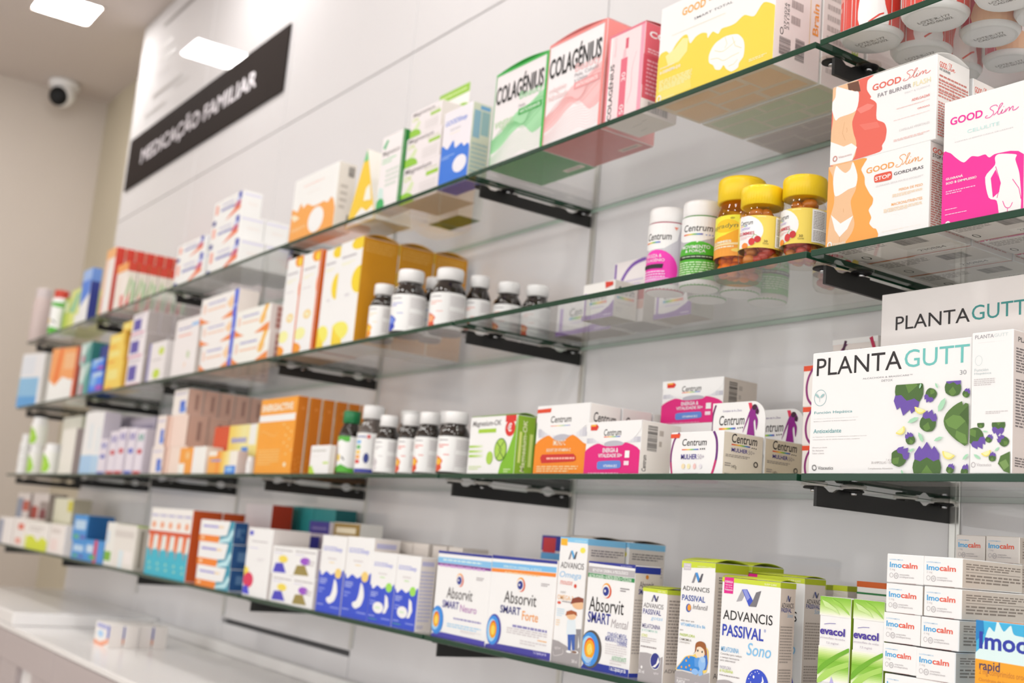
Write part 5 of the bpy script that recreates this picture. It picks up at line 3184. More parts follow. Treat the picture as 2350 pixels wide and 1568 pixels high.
'r3c1':{'F':[('R',0,0,1,.3,'#a9cdf5'),('R',.5,.4,.3,.4,'#e2eaf6')]},
'r3c2':{'F':[('R',0,0,1,.3,'#b5d4f7'),('R',.4,.35,.3,.4,'#dfe9f6')]},
'r3d0':{'F':[('R',0,0,1,.07,'#3f54b8'),('E',.5,.5,.3,.06,'#3f54b8'),('S',[(.2,.72),(.3,.88),(.5,.76),(.7,.88),(.8,.72)],.006,'#3f54b8'),('R',.85,0,.1,.9,'#cfc6d8')]},
'r3d1':{'F':[('R',0,0,1,.07,'#c8404e'),('E',.5,.5,.3,.06,'#c8404e'),('S',[(.2,.72),(.3,.88),(.5,.76),(.7,.88),(.8,.72)],.006,'#5a52b0'),('R',.85,0,.1,.9,'#cfc6d8')]},
'r3d2':{'F':[('R',0,0,1,.07,'#c8404e'),('E',.5,.5,.3,.06,'#c8404e'),('S',[(.2,.72),(.3,.88),(.5,.76),(.7,.88),(.8,.72)],.006,'#5a52b0'),('R',.85,0,.1,.9,'#cfc6d8')]},
'r3d3':{'F':[('R',0,0,1,.07,'#4f63c8'),('E',.5,.5,.3,.06,'#4f63c8'),('S',[(.2,.72),(.3,.88),(.5,.76),(.7,.88),(.8,.72)],.006,'#5a52b0'),('R',.85,0,.1,.9,'#cfc6d8')]},
'r3d4':{'F':[('R',0,0,1,.07,'#c8404e'),('E',.5,.5,.3,.06,'#c8404e'),('S',[(.2,.72),(.3,.88),(.5,.76),(.7,.88),(.8,.72)],.006,'#2d9a86'),('R',.85,0,.1,.9,'#cfc6d8')]},
'r3d5':{'F':[('R',.05,.78,.9,.12,'#9a94ac'),('R',.1,.1,.8,.6,'#c0bac8')]},
'r3d6':{'F':[('R',.05,.78,.9,.1,'#8f88a2'),('R',.4,.3,.2,.35,'#aaa69e')]},
'r3e1':{'F':[('R',.5,.1,.35,.45,'#3a66cc'),('L',.1,.75,.75,.15,1,'#c9c4dc'),('E',.75,.2,.2,.12,'#5a86dc')],'R':[('R',0,0,.06,1,'#b8968a'),('R',.5,.2,.2,.6,'#a9857a')]},
'r3e2':{'F':[('R',.5,.1,.35,.45,'#3a66cc'),('L',.1,.75,.75,.15,1,'#c9c4dc'),('E',.75,.2,.2,.12,'#5a86dc')],'R':[('R',0,0,.06,1,'#b8968a'),('R',.5,.2,.2,.6,'#a9857a')]},
'r3e3':{'F':[('R',.5,.1,.35,.45,'#3a66cc'),('L',.1,.75,.75,.15,1,'#c9c4dc'),('E',.75,.2,.2,.12,'#5a86dc')],'R':[('R',0,0,.06,1,'#b8968a'),('R',.5,.2,.2,.6,'#a9857a')]},
'r3e1b':{'F':[('R',.5,.1,.35,.45,'#3a66cc'),('L',.1,.75,.75,.15,1,'#c9c4dc'),('E',.75,.2,.2,.12,'#5a86dc'),('R',0,0,1,1,'#f3dcd0')],'R':[('R',0,0,.06,1,'#b8968a'),('R',.5,.2,.2,.6,'#a9857a')]},
'r3e2b':{'F':[('R',.5,.1,.35,.45,'#3a66cc'),('L',.1,.75,.75,.15,1,'#c9c4dc'),('E',.75,.2,.2,.12,'#5a86dc'),('R',0,0,1,1,'#efd8cc')],'R':[('R',0,0,.06,1,'#b8968a'),('R',.5,.2,.2,.6,'#a9857a')]},
'r3f1':{'F':[('R',0,0,.45,.4,'#f4efe8'),('E',.6,.7,.15,.15,'#f6c080')]},
'r3f2':{'F':[('R',0,0,.3,1,'#f8f5f2')]},
'r3f3':{'F':[('R',0,0,.55,.8,'#f3a94a'),('GV',.3,0,.45,1,['#ef8a2e','#f7c860','#f9e6a8']),('L',.1,.5,.35,.18,1,'#8f96d8'),('R',.62,0,.36,.36,'#3a82e0'),('E',.78,.2,.12,.1,'#8fc0f2')]},
'r3f4':{'F':[('R',0,0,.35,1,'#d4512a'),('GV',.35,0,.65,1,['#f6cf60','#f9e7a5','#f8dd86']),('R',.8,.6,.15,.4,'#f5f2ea'),('L',.42,.6,.33,.2,1,'#9a9ad6'),('R',.66,.38,.14,.18,'#4a8ae2'),('R',.3,0,.35,.28,'#f3efe8')]},
'r3g':{'F':P27,'R':P28},
'r3h':{'F':[('P',[(0,0),(-.0081,.273),(.126,.305),(.337,0)],'#b4d94a'),('L',.085,.765,.724,.095,1,'#b8b8b0'),('R',.708,.351,.284,.074,'#c3dc7c'),('L',.107,.608,.373,.03,1,'#dfdcd6')]},
'r3q':{'F':P29,'R':[('TV','Magnesium-OK',.32,.05,.3,.87,'#eef4c6',.03,.1),('R',.16,.2,.14,.52,'#dfe98a'),('R',.72,.15,.18,.55,'#d8e88a')]},
'r3r':{'F':P30,'R':[('T','Centrum',.12,.74,.73,.14,'#2a2627',.02,.12),('G',.12,.7,.73,.025,['#e2432e','#f08a2a','#f2d22e','#7dc242','#2f8fd0','#6a4fb0']),('L',.1,.3,.7,.3,4,'#cfc8c4')]},
'r3s':{'F':P31,'R':[('BC',.16,.45,.24,.47),('L',.45,.5,.1,.4,2,'#bdb4ac'),('TV','Centrum',.06,.06,.1,.3,'#2a2627',.02,0)]},
'r3t':{'F':P31,'R':[('BC',.16,.45,.24,.47),('L',.45,.5,.1,.4,2,'#bdb4ac'),('TV','Centrum',.06,.06,.1,.3,'#2a2627',.02,0)]},
'r3t_b':{'F':P31,'R':[('BC',.16,.45,.24,.47),('L',.45,.5,.1,.4,2,'#bdb4ac'),('TV','Centrum',.06,.06,.1,.3,'#2a2627',.02,0)]},
'r3u':{'F':P32,'R':P33},
'r3u2':{'R':P33},
'r3u3':{'R':P33},
'head':{'F':P34},
'r3w1':{'F':P35},
'r3w2':{'F':P35},
'r3w3':{'F':P35},
'r3w4':{'F':P36},
'r4a1':{'F':[('R',0,0,.35,.9,'#9aa0b4')]},
'r4a2':{'F':[('R',.4,.6,.55,.2,'#e0705a'),('R',.3,.1,.5,.2,'#e8a090')]},
'r4b':{'F':[('P',[(0,0),(1,0),(1,.35),(.75,.5),(.55,.3),(.3,.5),(0,.45)],'#d6e02e'),('L',.1,.65,.7,.2,2,'#c5bcb8')]},
'r4c':{'F':[('R',.1,.1,.5,.4,'#f3dcd8'),('R',.1,.7,.6,.15,'#d8cfca')]},
'r4a3':{'F':[('R',0,0,.5,.9,'#8a94a8'),('R',.5,.65,.5,.2,'#b8503c')]},
'r4a4':{'F':[('R',0,.5,.4,.25,'#a83e30'),('R',.5,.2,.5,.65,'#9a8c88'),('R',.55,.5,.35,.2,'#7c2c34')]},
'r4a5':{'F':[('E',.4,.3,.3,.2,'#e6e86a'),('R',.75,.75,.25,.2,'#d8cf3e')]},
'r4d1':{'F':[('R',.15,.45,.75,.35,'#b9d5f5'),('R',.15,.1,.35,.15,'#58b080'),('R',.6,.1,.35,.15,'#5b62b8')]},
'r4d2':{'F':[('R',.15,.45,.75,.35,'#b9d5f5'),('R',.15,.1,.35,.15,'#58b080'),('R',.6,.1,.35,.15,'#5b62b8')]},
'r4d3':{'F':[('R',.1,.4,.35,.35,'#c9dcf6'),('R',.5,0,.16,1,'#d8304c'),('R',.3,.1,.3,.2,'#48b070'),('R',.7,.1,.25,.5,'#4a90e0')]},
'r4e1':{'F':[('R',0,.1,.8,.22,'#79b235'),('R',.1,.5,.3,.3,'#cfe0f0')]},
'r4e2':{'F':[('R',.3,0,.2,.4,'#d9e8ee'),('R',.55,.1,.35,.3,'#efe9e6'),('R',0,.7,.9,.15,'#d5cfca')],'R':[('R',.4,.05,.3,.85,'#8a8478'),('R',0,.97,1,.03,'#a8c84a')]},
'r4f0':{'F':P37},
'r4f1':{'F':P37},
'r4f2':{'F':P37},
'r4f3':{'F':P37},
'r4f4':{'F':P37},
'r4g1':{'F':P38,'R':[('L',.2,.12,.3,.78,1,'#5f86b0'),('L',.55,.1,.25,.7,2,'#4a76a2')]},
'r4g2':{'F':P38,'R':[('L',.2,.12,.3,.78,1,'#5f86b0'),('L',.55,.1,.25,.7,2,'#4a76a2')]},
'r4g3':{'F':P38,'R':[('L',.2,.12,.3,.78,1,'#5f86b0'),('L',.55,.1,.25,.7,2,'#4a76a2')]},
'r4h0':{'F':P39},
'r4h1':{'F':[('P',[(.1,.05),(.75,.08),(.55,.42),(.2,.38)],'#4a46c0'),('E',.55,.55,.22,.13,'#f1d95a'),('L',.1,.82,.85,.08,1,'#a9a4a8'),('L',.1,.72,.4,.06,1,'#cfcbe6')]},
'r4h3':{'F':[('P',[(.1,.05),(.75,.08),(.55,.42),(.2,.38)],'#4a46c0'),('E',.55,.55,.22,.13,'#f1d95a'),('L',.1,.82,.85,.08,1,'#a9a4a8'),('L',.1,.72,.4,.06,1,'#cfcbe6')]},
'r4h2':{'F':[('P',[(.1,.05),(.75,.08),(.55,.42),(.2,.38)],'#9a8a4c'),('E',.55,.55,.22,.13,'#9a52c8'),('L',.1,.82,.85,.08,1,'#a9a4a8'),('L',.1,.72,.4,.06,1,'#cfcbe6'),('L',.65,.4,.3,.2,2,'#c9c4c6')],'R':[('L',.2,.3,.6,.5,3,'#c9c4c6')]},
'r4h4':{'F':[('P',[(.1,.05),(.75,.08),(.55,.42),(.2,.38)],'#9a8a4c'),('E',.55,.55,.22,.13,'#9a52c8'),('L',.1,.82,.85,.08,1,'#a9a4a8'),('L',.1,.72,.4,.06,1,'#cfcbe6'),('L',.65,.4,.3,.2,2,'#c9c4c6')],'R':[('L',.2,.3,.6,.5,3,'#c9c4c6')]},
'r4h5':{'F':[('R',0,.78,1,.22,'#302f9e'),('L',.1,.84,.7,.08,1,'#8a88cc')]},
'r4h6':{'F':[('R',0,.84,1,.16,'#3c3490'),('L',.15,.88,.7,.06,1,'#8880b8'),('R',0,.5,.9,.3,'#ddd3dc')]},
'r4h7':{'F':[('R',0,.84,1,.15,'#9a7c3a'),('R',.1,.87,.75,.07,'#e8dcc0'),('R',0,.5,1,.3,'#f0ece6')]},
'r4i1':{'F':P40,'R':[('R',.1,.88,.75,.06,'#b9b8d8'),('L',.08,.12,.82,.7,14,'#b5b6d6'),('L',.08,.03,.42,.05,2,'#9a9cc8')]},
'r4i2':{'F':P40,'R':[('R',.1,.88,.75,.06,'#b9b8d8'),('L',.08,.12,.82,.7,14,'#b5b6d6'),('L',.08,.03,.42,.05,2,'#9a9cc8')]},
'r4i3':{'F':P41,'R':[('R',.1,.88,.75,.06,'#b9b8d8'),('L',.08,.12,.82,.7,14,'#b5b6d6'),('L',.08,.03,.42,.05,2,'#9a9cc8')]},
'r4i4':{'F':P41,'R':[('R',.1,.88,.75,.06,'#b9b8d8'),('L',.08,.12,.82,.7,14,'#b5b6d6'),('L',.08,.03,.42,.05,2,'#9a9cc8')]},
'r4j':{'F':P42},
'r4k':{'F':P43},
'r4k2':{'F':[('R',0,.86,1,.14,'#2c3390'),('R',.05,.84,.45,.14,'#c03038'),('R',0,.7,1,.14,'#5c9fd2'),('R',0,.58,1,.12,'#b03a5c'),('R',0,.3,1,.28,'#c9c2c4')]},
'r4l':{'F':P44,'R':[('R',0,.95,1,.05,'#85c8ee'),('L',.1,.86,.85,.06,3,'#8d8684'),('L',.1,.7,.85,.12,5,'#b0a8a4'),('L',.1,.1,.85,.56,16,'#b0a8a4')]},
'r4m':{'F':P45,'R':P46},
'r4n':{'F':P47,'R':[('R',0,.95,1,.05,'#b4c42e'),('L',.08,.2,.87,.7,20,'#9c928c'),('T','ADVANCIS',.05,.12,.85,.04,'#77706e')]},
'r4o':{'F':P48,'R':[('R',0,.93,1,.07,'#aebc22'),('L',.12,.84,.83,.06,3,'#77706c'),('L',.12,.2,.83,.62,24,'#a39a94'),('T','ADVANCIS',.1,.12,.8,.04,'#5f5a58')]},
'r4o_1':{'R':[('R',0,.93,1,.07,'#aebc22'),('L',.12,.2,.83,.7,24,'#a39a94')]},
'r4p':{'F':P49,'R':P50},
'r4q':{'F':P49,'R':P50},
'r4r1':{'R':[('R',0,.955,1,.045,'#a8b622')],'F':[('R',0,.955,1,.045,'#c9d83a')]},
'r4r2':{'R':[('R',0,.955,1,.045,'#a8b622')],'F':[('R',0,.955,1,.045,'#c9d83a')]},
'r4s':{'F':[('R',0,.955,1,.045,'#cf5f22'),('R',0,.9,1,.015,'#2f7a45'),('L',.16,.8,.5,.05,1,'#2a2627')]},
'r4t1':{'F':P51},
'r4t2':{'F':P51},
'r4u1':{'F':P52,'R':[('L',.06,.62,.9,.24,3,'#857a70'),('S',[(.06,.56),(.96,.56)],.0004,'#7a6f66'),('L',.06,.18,.9,.32,3,'#857a70')]},
'r4u2':{'F':P52,'R':[('L',.06,.62,.9,.24,3,'#857a70'),('S',[(.06,.56),(.96,.56)],.0004,'#7a6f66'),('L',.06,.18,.9,.32,3,'#857a70')]},
'r4u3':{'F':P52,'R':[('L',.06,.62,.9,.24,3,'#857a70'),('S',[(.06,.56),(.96,.56)],.0004,'#7a6f66'),('L',.06,.18,.9,.32,3,'#857a70')]},
'r4u4':{'F':P52,'R':[('L',.06,.62,.9,.24,3,'#857a70'),('S',[(.06,.56),(.96,.56)],.0004,'#7a6f66'),('L',.06,.18,.9,.32,3,'#857a70')]},
'r4u5':{'F':P52,'R':[('L',.06,.62,.9,.24,3,'#857a70'),('S',[(.06,.56),(.96,.56)],.0004,'#7a6f66'),('L',.06,.18,.9,.32,3,'#857a70')]},
'r4v1':{'F':P52,'R':[('L',.06,.62,.9,.24,3,'#857a70'),('S',[(.06,.56),(.96,.56)],.0004,'#7a6f66'),('L',.06,.18,.9,.32,3,'#857a70')]},
'r4v2':{'F':P52,'R':[('L',.06,.62,.9,.24,3,'#857a70'),('S',[(.06,.56),(.96,.56)],.0004,'#7a6f66'),('L',.06,.18,.9,.32,3,'#857a70')]},
'r4v3':{'F':P52,'R':[('L',.06,.62,.9,.24,3,'#857a70'),('S',[(.06,.56),(.96,.56)],.0004,'#7a6f66'),('L',.06,.18,.9,.32,3,'#857a70')]},
'r4v4':{'F':P52,'R':[('L',.06,.62,.9,.24,3,'#857a70'),('S',[(.06,.56),(.96,.56)],.0004,'#7a6f66'),('L',.06,.18,.9,.32,3,'#857a70')]},
'r4w1':{'F':P52,'R':[('L',.06,.62,.9,.24,3,'#857a70'),('S',[(.06,.56),(.96,.56)],.0004,'#7a6f66'),('L',.06,.18,.9,.32,3,'#857a70')]},
'r4w2':{'F':P52,'R':[('L',.06,.62,.9,.24,3,'#857a70'),('S',[(.06,.56),(.96,.56)],.0004,'#7a6f66'),('L',.06,.18,.9,.32,3,'#857a70')]},
'r4y':{'F':P53},
'ctr':{'F':[('R',.1,.75,.7,.2,'#a9acd8'),('E',.4,.5,.2,.15,'#a5ccf0'),('R',.85,.2,.15,.75,'#5a68c0'),('P',[(0,0),(.6,0),(1,.2),(1,.45),(.8,.3),(.4,.12),(0,.2)],'#f0a07a')]},
'lab_pink':{'L':P54},
'lab_green':{'L':P55},
'lab_supra':{'L':P56},
'lab_gummy':{'L':P57},
'lab_orange':{'L':P58},
'lab_navy':{'L':P59},
'lab_red':{'L':P60},
'lab_lys':{'L':P61},
'lab_blank':{'L':P62},
'lab_lemon':{'L':P63},
'lab_rainbow':{'L':P64},
'lab_red_slim':{'L':P65},
'lab_lime':{'L':[('R',0,0,1,1,'#f0f0e8'),('P',[(0,0),(.35,0),(.4,.3),(.32,.7),(.2,.9),(0,.95)],'#9ccc3c'),('P',[(0,.1),(.2,.1),(.25,.5),(0,.7)],'#c3e07a')]},
'lab_body_slim':{'L':P66}}
# ------------------------------------------------------------------ materials
def lin(h):
    h = h.lstrip('#'); o = []
    if len(h) == 3: h = ''.join(x*2 for x in h)
    for i in (0, 2, 4):
        c = int(h[i:i+2], 16)/255; o.append(c/12.92 if c <= .04045 else ((c+.055)/1.055)**2.4)
    return o
def new_mat(name):
    m = bpy.data.materials.new(name); m.use_nodes = True
    return m, m.node_tree, m.node_tree.nodes['Principled BSDF']
_g = bpy.data.node_groups.new('board_grain', 'ShaderNodeTree')
_g.interface.new_socket('Roughness', in_out='OUTPUT', socket_type='NodeSocketFloat')
_o = _g.nodes.new('NodeGroupOutput'); _n = _g.nodes.new('ShaderNodeTexNoise'); _t = _g.nodes.new('ShaderNodeTexCoord'); _m = _g.nodes.new('ShaderNodeMapRange')
_n.inputs['Scale'].default_value = 60; _m.inputs[3].default_value = .34; _m.inputs[4].default_value = .5
_g.links.new(_t.outputs['Object'], _n.inputs['Vector']); _g.links.new(_n.outputs[0], _m.inputs[0]); _g.links.new(_m.outputs[0], _o.inputs[0])
MC = {}
def ink(h):
    if h not in MC:
        m, nt, b = new_mat('print_' + h.strip('#'))
        c = lin(h); b.inputs['Base Color'].default_value = (*[min(.86, x) for x in c], 1)
        g = nt.nodes.new('ShaderNodeGroup'); g.node_tree = _g; nt.links.new(g.outputs[0], b.inputs['Roughness'])
        b.inputs['Specular IOR Level'].default_value = .35
        MC[h] = m
    return MC[h]
def solid(name, h, rough=.4, metal=0, spec=.5, coat=0, noise=0, nscale=8, bump=0):
    m, nt, b = new_mat(name); c = lin(h)
    b.inputs['Base Color'].default_value = (*c, 1); b.inputs['Roughness'].default_value = rough; b.inputs['Metallic'].default_value = metal
    b.inputs['Specular IOR Level'].default_value = spec; b.inputs['Coat Weight'].default_value = coat; b.inputs['Coat Roughness'].default_value = .03
    if noise:
        t = nt.nodes.new('ShaderNodeTexCoord'); n = nt.nodes.new('ShaderNodeTexNoise'); r = nt.nodes.new('ShaderNodeValToRGB')
        n.inputs['Scale'].default_value = nscale; n.inputs['Detail'].default_value = 4
        r.color_ramp.elements[0].color = (*[x*(1-noise) for x in c], 1); r.color_ramp.elements[1].color = (*[min(1, x*(1+noise)) for x in c], 1)
        nt.links.new(t.outputs['Object'], n.inputs['Vector']); nt.links.new(n.outputs[0], r.inputs[0]); nt.links.new(r.outputs[0], b.inputs['Base Color'])
        if bump:
            bm = nt.nodes.new('ShaderNodeBump'); bm.inputs['Strength'].default_value = bump; bm.inputs['Distance'].default_value = .002
            nt.links.new(n.outputs[0], bm.inputs['Height']); nt.links.new(bm.outputs[0], b.inputs['Normal'])
    return m
def clear(name, tint, rough=0.0, ior=1.5, tr=None):
    m = bpy.data.materials.new(name); m.use_nodes = True; nt = m.node_tree; nt.nodes.clear()
    o = nt.nodes.new('ShaderNodeOutputMaterial'); mx = nt.nodes.new('ShaderNodeMixShader'); f = nt.nodes.new('ShaderNodeFresnel')
    t = nt.nodes.new('ShaderNodeBsdfTransparent'); g = nt.nodes.new('ShaderNodeBsdfGlossy')
    f.inputs[0].default_value = ior; t.inputs[0].default_value = (*tint, 1); g.inputs['Roughness'].default_value = rough
    ge = nt.nodes.new('ShaderNodeNewGeometry'); mr = nt.nodes.new('ShaderNodeMapRange'); mr.inputs[3].default_value = ior; mr.inputs[4].default_value = 1/ior
    nt.links.new(ge.outputs['Backfacing'], mr.inputs[0]); nt.links.new(mr.outputs[0], f.inputs[0])
    nt.links.new(f.outputs[0], mx.inputs[0]); nt.links.new(t.outputs[0], mx.inputs[1]); nt.links.new(g.outputs[0], mx.inputs[2]); nt.links.new(mx.outputs[0], o.inputs[0])
    return m
GLASS = clear('shelf_glass', (.982, .993, .986), 0.0)
EDGE = solid('glass_edge_green', '#183d2b', .2, spec=.35, noise=.25, nscale=3)
EDGEB = solid('glass_back_edge', '#9db8a8', .25, spec=.4, noise=.1, nscale=3)
CLEARP = clear('clear_plastic', (.97, .95, .92), .05, 1.35)
AMBERP = clear('amber_plastic', (.97, .66, .12), .05, 1.35)
BLACK = solid('black_metal', '#1b1a19', .42, spec=.4)
RUBBER = solid('black_rubber', '#0e0e0f', .5, spec=.25)
STEEL = solid('steel', '#b8b8ba', .22, metal=1)
ALU = solid('aluminium', '#c9c8c4', .3, metal=.7)
WALLM = solid('white_lacquered_glass', '#d9d7d9', .035, spec=.5, noise=.015, nscale=1.5)
GAPM = solid('panel_gap', '#4a4a4c', .6)
BEIGE = solid('beige_paint', '#cfc5bc', .7, noise=.03, nscale=3, bump=.05)
OLIVE = solid('olive_grey_paint', '#bdb39e', .7, noise=.03, nscale=3, bump=.05)
CEILM = solid('ceiling_paint', '#d0c6c0', .8, noise=.02, nscale=2, bump=.04)
FLOORM = solid('floor_tile', '#b9b2aa', .3, noise=.05, nscale=4)
WHITELAC = solid('white_laminate', '#efedec', .22, noise=.01, nscale=3)
GREYLAC = solid('grey_white_laminate', '#b9aeae', .35, noise=.01, nscale=3)
CAPW = solid('white_plastic', '#efeeee', .3)
CAPY = solid('yellow_plastic', '#fbd51e', .3)
CAPG = solid('green_plastic', '#1f7f4a', .3)
CAPR = solid('red_plastic', '#c83a24', .3)
BROWN = solid('brown_glass', '#1c120c', .08, spec=.6, coat=.6)
CLEARB = solid('smoky_glass', '#5c5450', .08, spec=.6, coat=.6)
SIGNB = solid('black_vinyl', '#302a28', .8, spec=.05)
GUMR = solid('gummy_red', '#b8402e', .25, spec=.6)
GUMO = solid('gummy_orange', '#c9781e', .25, spec=.6)
LED, _nt, _b = new_mat('led_diffuser'); _b.inputs['Base Color'].default_value = (1, 1, 1, 1)
_b.inputs['Emission Color'].default_value = (1.0, .975, .945, 1); _b.inputs['Emission Strength'].default_value = LAMP
# ------------------------------------------------------------------ mesh helpers
class MB:
    def __init__(s): s.v = []; s.f = []; s.m = []; s.mats = []; s.sm = []
    def mi(s, mat):
        if mat not in s.mats: s.mats.append(mat)
        return s.mats.index(mat)
    def add(s, vs, fs, mat, smooth=False):
        b = len(s.v); s.v += [tuple(x) for x in vs]; i = s.mi(mat)
        for f in fs: s.f.append([b+k for k in f]); s.m.append(i); s.sm.append(smooth)
    def box(s, x0, x1, y0, y1, z0, z1, mat, e=0, fm=None):
        fm = fm or {}
        V = []; idx = {}
        X = (x0, x1); Y = (y0, y1); Zz = (z0, z1)
        e = min(e, .3*(x1-x0), .3*(y1-y0), .3*(z1-z0))
        for a in (0, 1):
            for b in (0, 1):
                for c in (0, 1):
                    for ax in (0, 1, 2):
                        p = [X[a], Y[b], Zz[c]]
                        for k, t in enumerate((a, b, c)):
                            if k != ax: p[k] += e*(1-2*t)
                        idx[(a, b, c, ax)] = len(V); V.append(p)
        def q(l): return [idx[t] for t in l]
        F = []
        order = ((0, 0), (1, 0), (1, 1), (0, 1))
        names = {(0, 0): 'L', (0, 1): 'R', (1, 0): 'F', (1, 1): 'K', (2, 0): 'B', (2, 1): 'T'}
        for ax in (0, 1, 2):
            for sd in (0, 1):
                l = []
                for p, r in order:
                    t = [0, 0, 0]; t[ax] = sd; o = [k for k in (0, 1, 2) if k != ax]; t[o[0]] = p; t[o[1]] = r
                    l.append((*t, ax))
                ff = q(l)
                if (sd == 1) == (ax == 1): ff.reverse()
                F.append((ff, fm.get(names[(ax, sd)], mat)))
        if e > 0:
            for ax in (0, 1, 2):
                o = [k for k in (0, 1, 2) if k != ax]
                for p in (0, 1):
                    for r in (0, 1):
                        t0 = [0, 0, 0]; t1 = [0, 0, 0]; t0[ax] = 0; t1[ax] = 1
                        for t in (t0, t1): t[o[0]] = p; t[o[1]] = r
                        F.append((q([(*t0, o[0]), (*t1, o[0]), (*t1, o[1]), (*t0, o[1])]), mat))
            for a in (0, 1):
                for b in (0, 1):
                    for c in (0, 1): F.append((q([(a, b, c, 0), (a, b, c, 1), (a, b, c, 2)]), mat))
        for ff, mm in F: s.add([V[i] for i in ff], [range(len(ff))], mm)
    def lathe(s, prof, mat, seg=32, cx=0, cy=0, ridges=0, rd=.0, smooth=True, mats=None):
        vs = []; n = len(prof)
        for i, (r, z) in enumerate(prof):
            for k in range(seg):
                a = 2*math.pi*k/seg; rr = r
                if ridges and 0 < i < n-1 and k % 2: rr = r-rd
                vs.append((cx+rr*math.cos(a), cy+rr*math.sin(a), z))
        for i in range(n-1):
            s.add([], [], mat)
        b = len(s.v); s.v += vs
        for i in range(n-1):
            mm = s.mi(mats[i] if mats else mat)
            for k in range(seg):
                k2 = (k+1) % seg
                s.f.append([b+i*seg+k, b+i*seg+k2, b+(i+1)*seg+k2, b+(i+1)*seg+k]); s.m.append(mm); s.sm.append(smooth)
        s.f.append([b+k for k in reversed(range(seg))]); s.m.append(s.mi(mats[0] if mats else mat)); s.sm.append(False)
        s.f.append([b+(n-1)*seg+k for k in range(seg)]); s.m.append(s.mi(mats[-1] if mats else mat)); s.sm.append(False)
    def prism(s, poly, y0, y1, mat, plane='xz'):
        n = len(poly)
        P = (lambda a, b, t: (a, t, b)) if plane == 'xz' else ((lambda a, b, t: (t, a, b)) if plane == 'yz' else (lambda a, b, t: (a, b, t)))
        v = [P(a, b, y0) for a, b in poly] + [P(a, b, y1) for a, b in poly]
        f = [list(range(n)), list(reversed(range(n, 2*n)))] + [[i, i+n, (i+1) % n+n, (i+1) % n] for i in range(n)]
        s.add(v, f, mat)
    def build(s, name, parent=None, loc=(0, 0, 0), rot=0):
        me = bpy.data.meshes.new(name); me.from_pydata(s.v, [], s.f)
        for m in s.mats: me.materials.append(m)
        me.polygons.foreach_set('material_index', s.m); me.polygons.foreach_set('use_smooth', s.sm); me.update()
        import bmesh
        o = bpy.data.objects.new(name, me); COL.objects.link(o)
        o.location = loc; o.rotation_euler = (0, 0, rot)
        if parent: o.parent = parent
        return o
def fixn(o):
    import bmesh
    bm = bmesh.new(); bm.from_mesh(o.data); bmesh.ops.recalc_face_normals(bm, faces=bm.faces); bm.to_mesh(o.data); bm.free(); return o
def empty(name, loc=(0, 0, 0), rot=0):
    o = bpy.data.objects.new(name, None); COL.objects.link(o); o.location = loc; o.rotation_euler = (0, 0, rot); o.empty_display_size = .02; return o
def tag(o, label, cat, group=None, kind=None):
    o['label'] = label; o['category'] = cat
    if group: o['group'] = group
    if kind: o['kind'] = kind
    return o
def struct(o): o['kind'] = 'structure'; return o
def copy_thing(o, dx=0, dy=0, dz=0):
    c = o.copy(); COL.objects.link(c); c.location = (o.location.x+dx, o.location.y+dy, o.location.z+dz)
    for ch in o.children:
        d = ch.copy(); COL.objects.link(d); d.parent = c
        for g in ch.children:
            h = g.copy(); COL.objects.link(h); h.parent = d
    return c
# ------------------------------------------------------------------ flat print geometry
TC = {}
def text_geo(t, bold, shear):
    k = (t, round(bold, 3), round(shear, 2))
    if k not in TC:
        c = bpy.data.curves.new('t', 'FONT'); c.body = t; c.size = 1; c.offset = bold*.6; c.shear = shear; c.resolution_u = 3; c.fill_mode = 'FRONT'
        o = bpy.data.objects.new('t', c); me = bpy.data.meshes.new_from_object(o)
        v = [(p.co.x, p.co.y) for p in me.vertices]; f = [list(p.vertices) for p in me.polygons]
        bpy.data.objects.remove(o); bpy.data.curves.remove(c); bpy.data.meshes.remove(me)
        x0 = min(p[0] for p in v); x1 = max(p[0] for p in v); y0 = min(p[1] for p in v); y1 = max(p[1] for p in v)
        TC[k] = ([((x-x0)/(x1-x0), (y-y0)/max(1e-6, y1-y0)) for x, y in v], f)
    return TC[k]
def clip(poly):
    for ax, lim, sg in ((0, 0, 1), (0, 1, -1), (1, 0, 1), (1, 1, -1)):
        out = []
        for i, p in enumerate(poly):
            q = poly[i-1]; a = (p[ax]-lim)*sg; b = (q[ax]-lim)*sg
            if (a >= 0) != (b >= 0):
                t = b/(b-a); out.append((q[0]+t*(p[0]-q[0]), q[1]+t*(p[1]-q[1])))
            if a >= 0: out.append(p)
        poly = out
        if not poly: return []
    return poly
def smooth_pts(p, n=5):
    if len(p) < 4: return p
    o = []
    for i in range(len(p)-1):
        a = p[max(0, i-1)]; b = p[i]; c = p[i+1]; d = p[min(len(p)-1, i+2)]
        for k in range(n):
            t = k/n
            o.append(tuple(.5*(2*b[j]+(c[j]-a[j])*t+(2*a[j]-5*b[j]+4*c[j]-d[j])*t*t+(3*b[j]-a[j]-3*c[j]+d[j])*t**3) for j in (0, 1)))
    return o+[p[-1]]
def smooth_loop(p, n=4):
    o = []; N = len(p)
    for i in range(N):
        a, b, c, d = p[i-1], p[i], p[(i+1) % N], p[(i+2) % N]
        for k in range(n):
            t = k/n
            o.append(tuple(.5*(2*b[j]+.8*(c[j]-a[j])*t+(1.6*a[j]-4.6*b[j]+3.8*c[j]-.8*d[j])*t*t+(2.6*b[j]-.8*a[j]-2.6*c[j]+.8*d[j])*t**3) for j in (0, 1)))
    return o
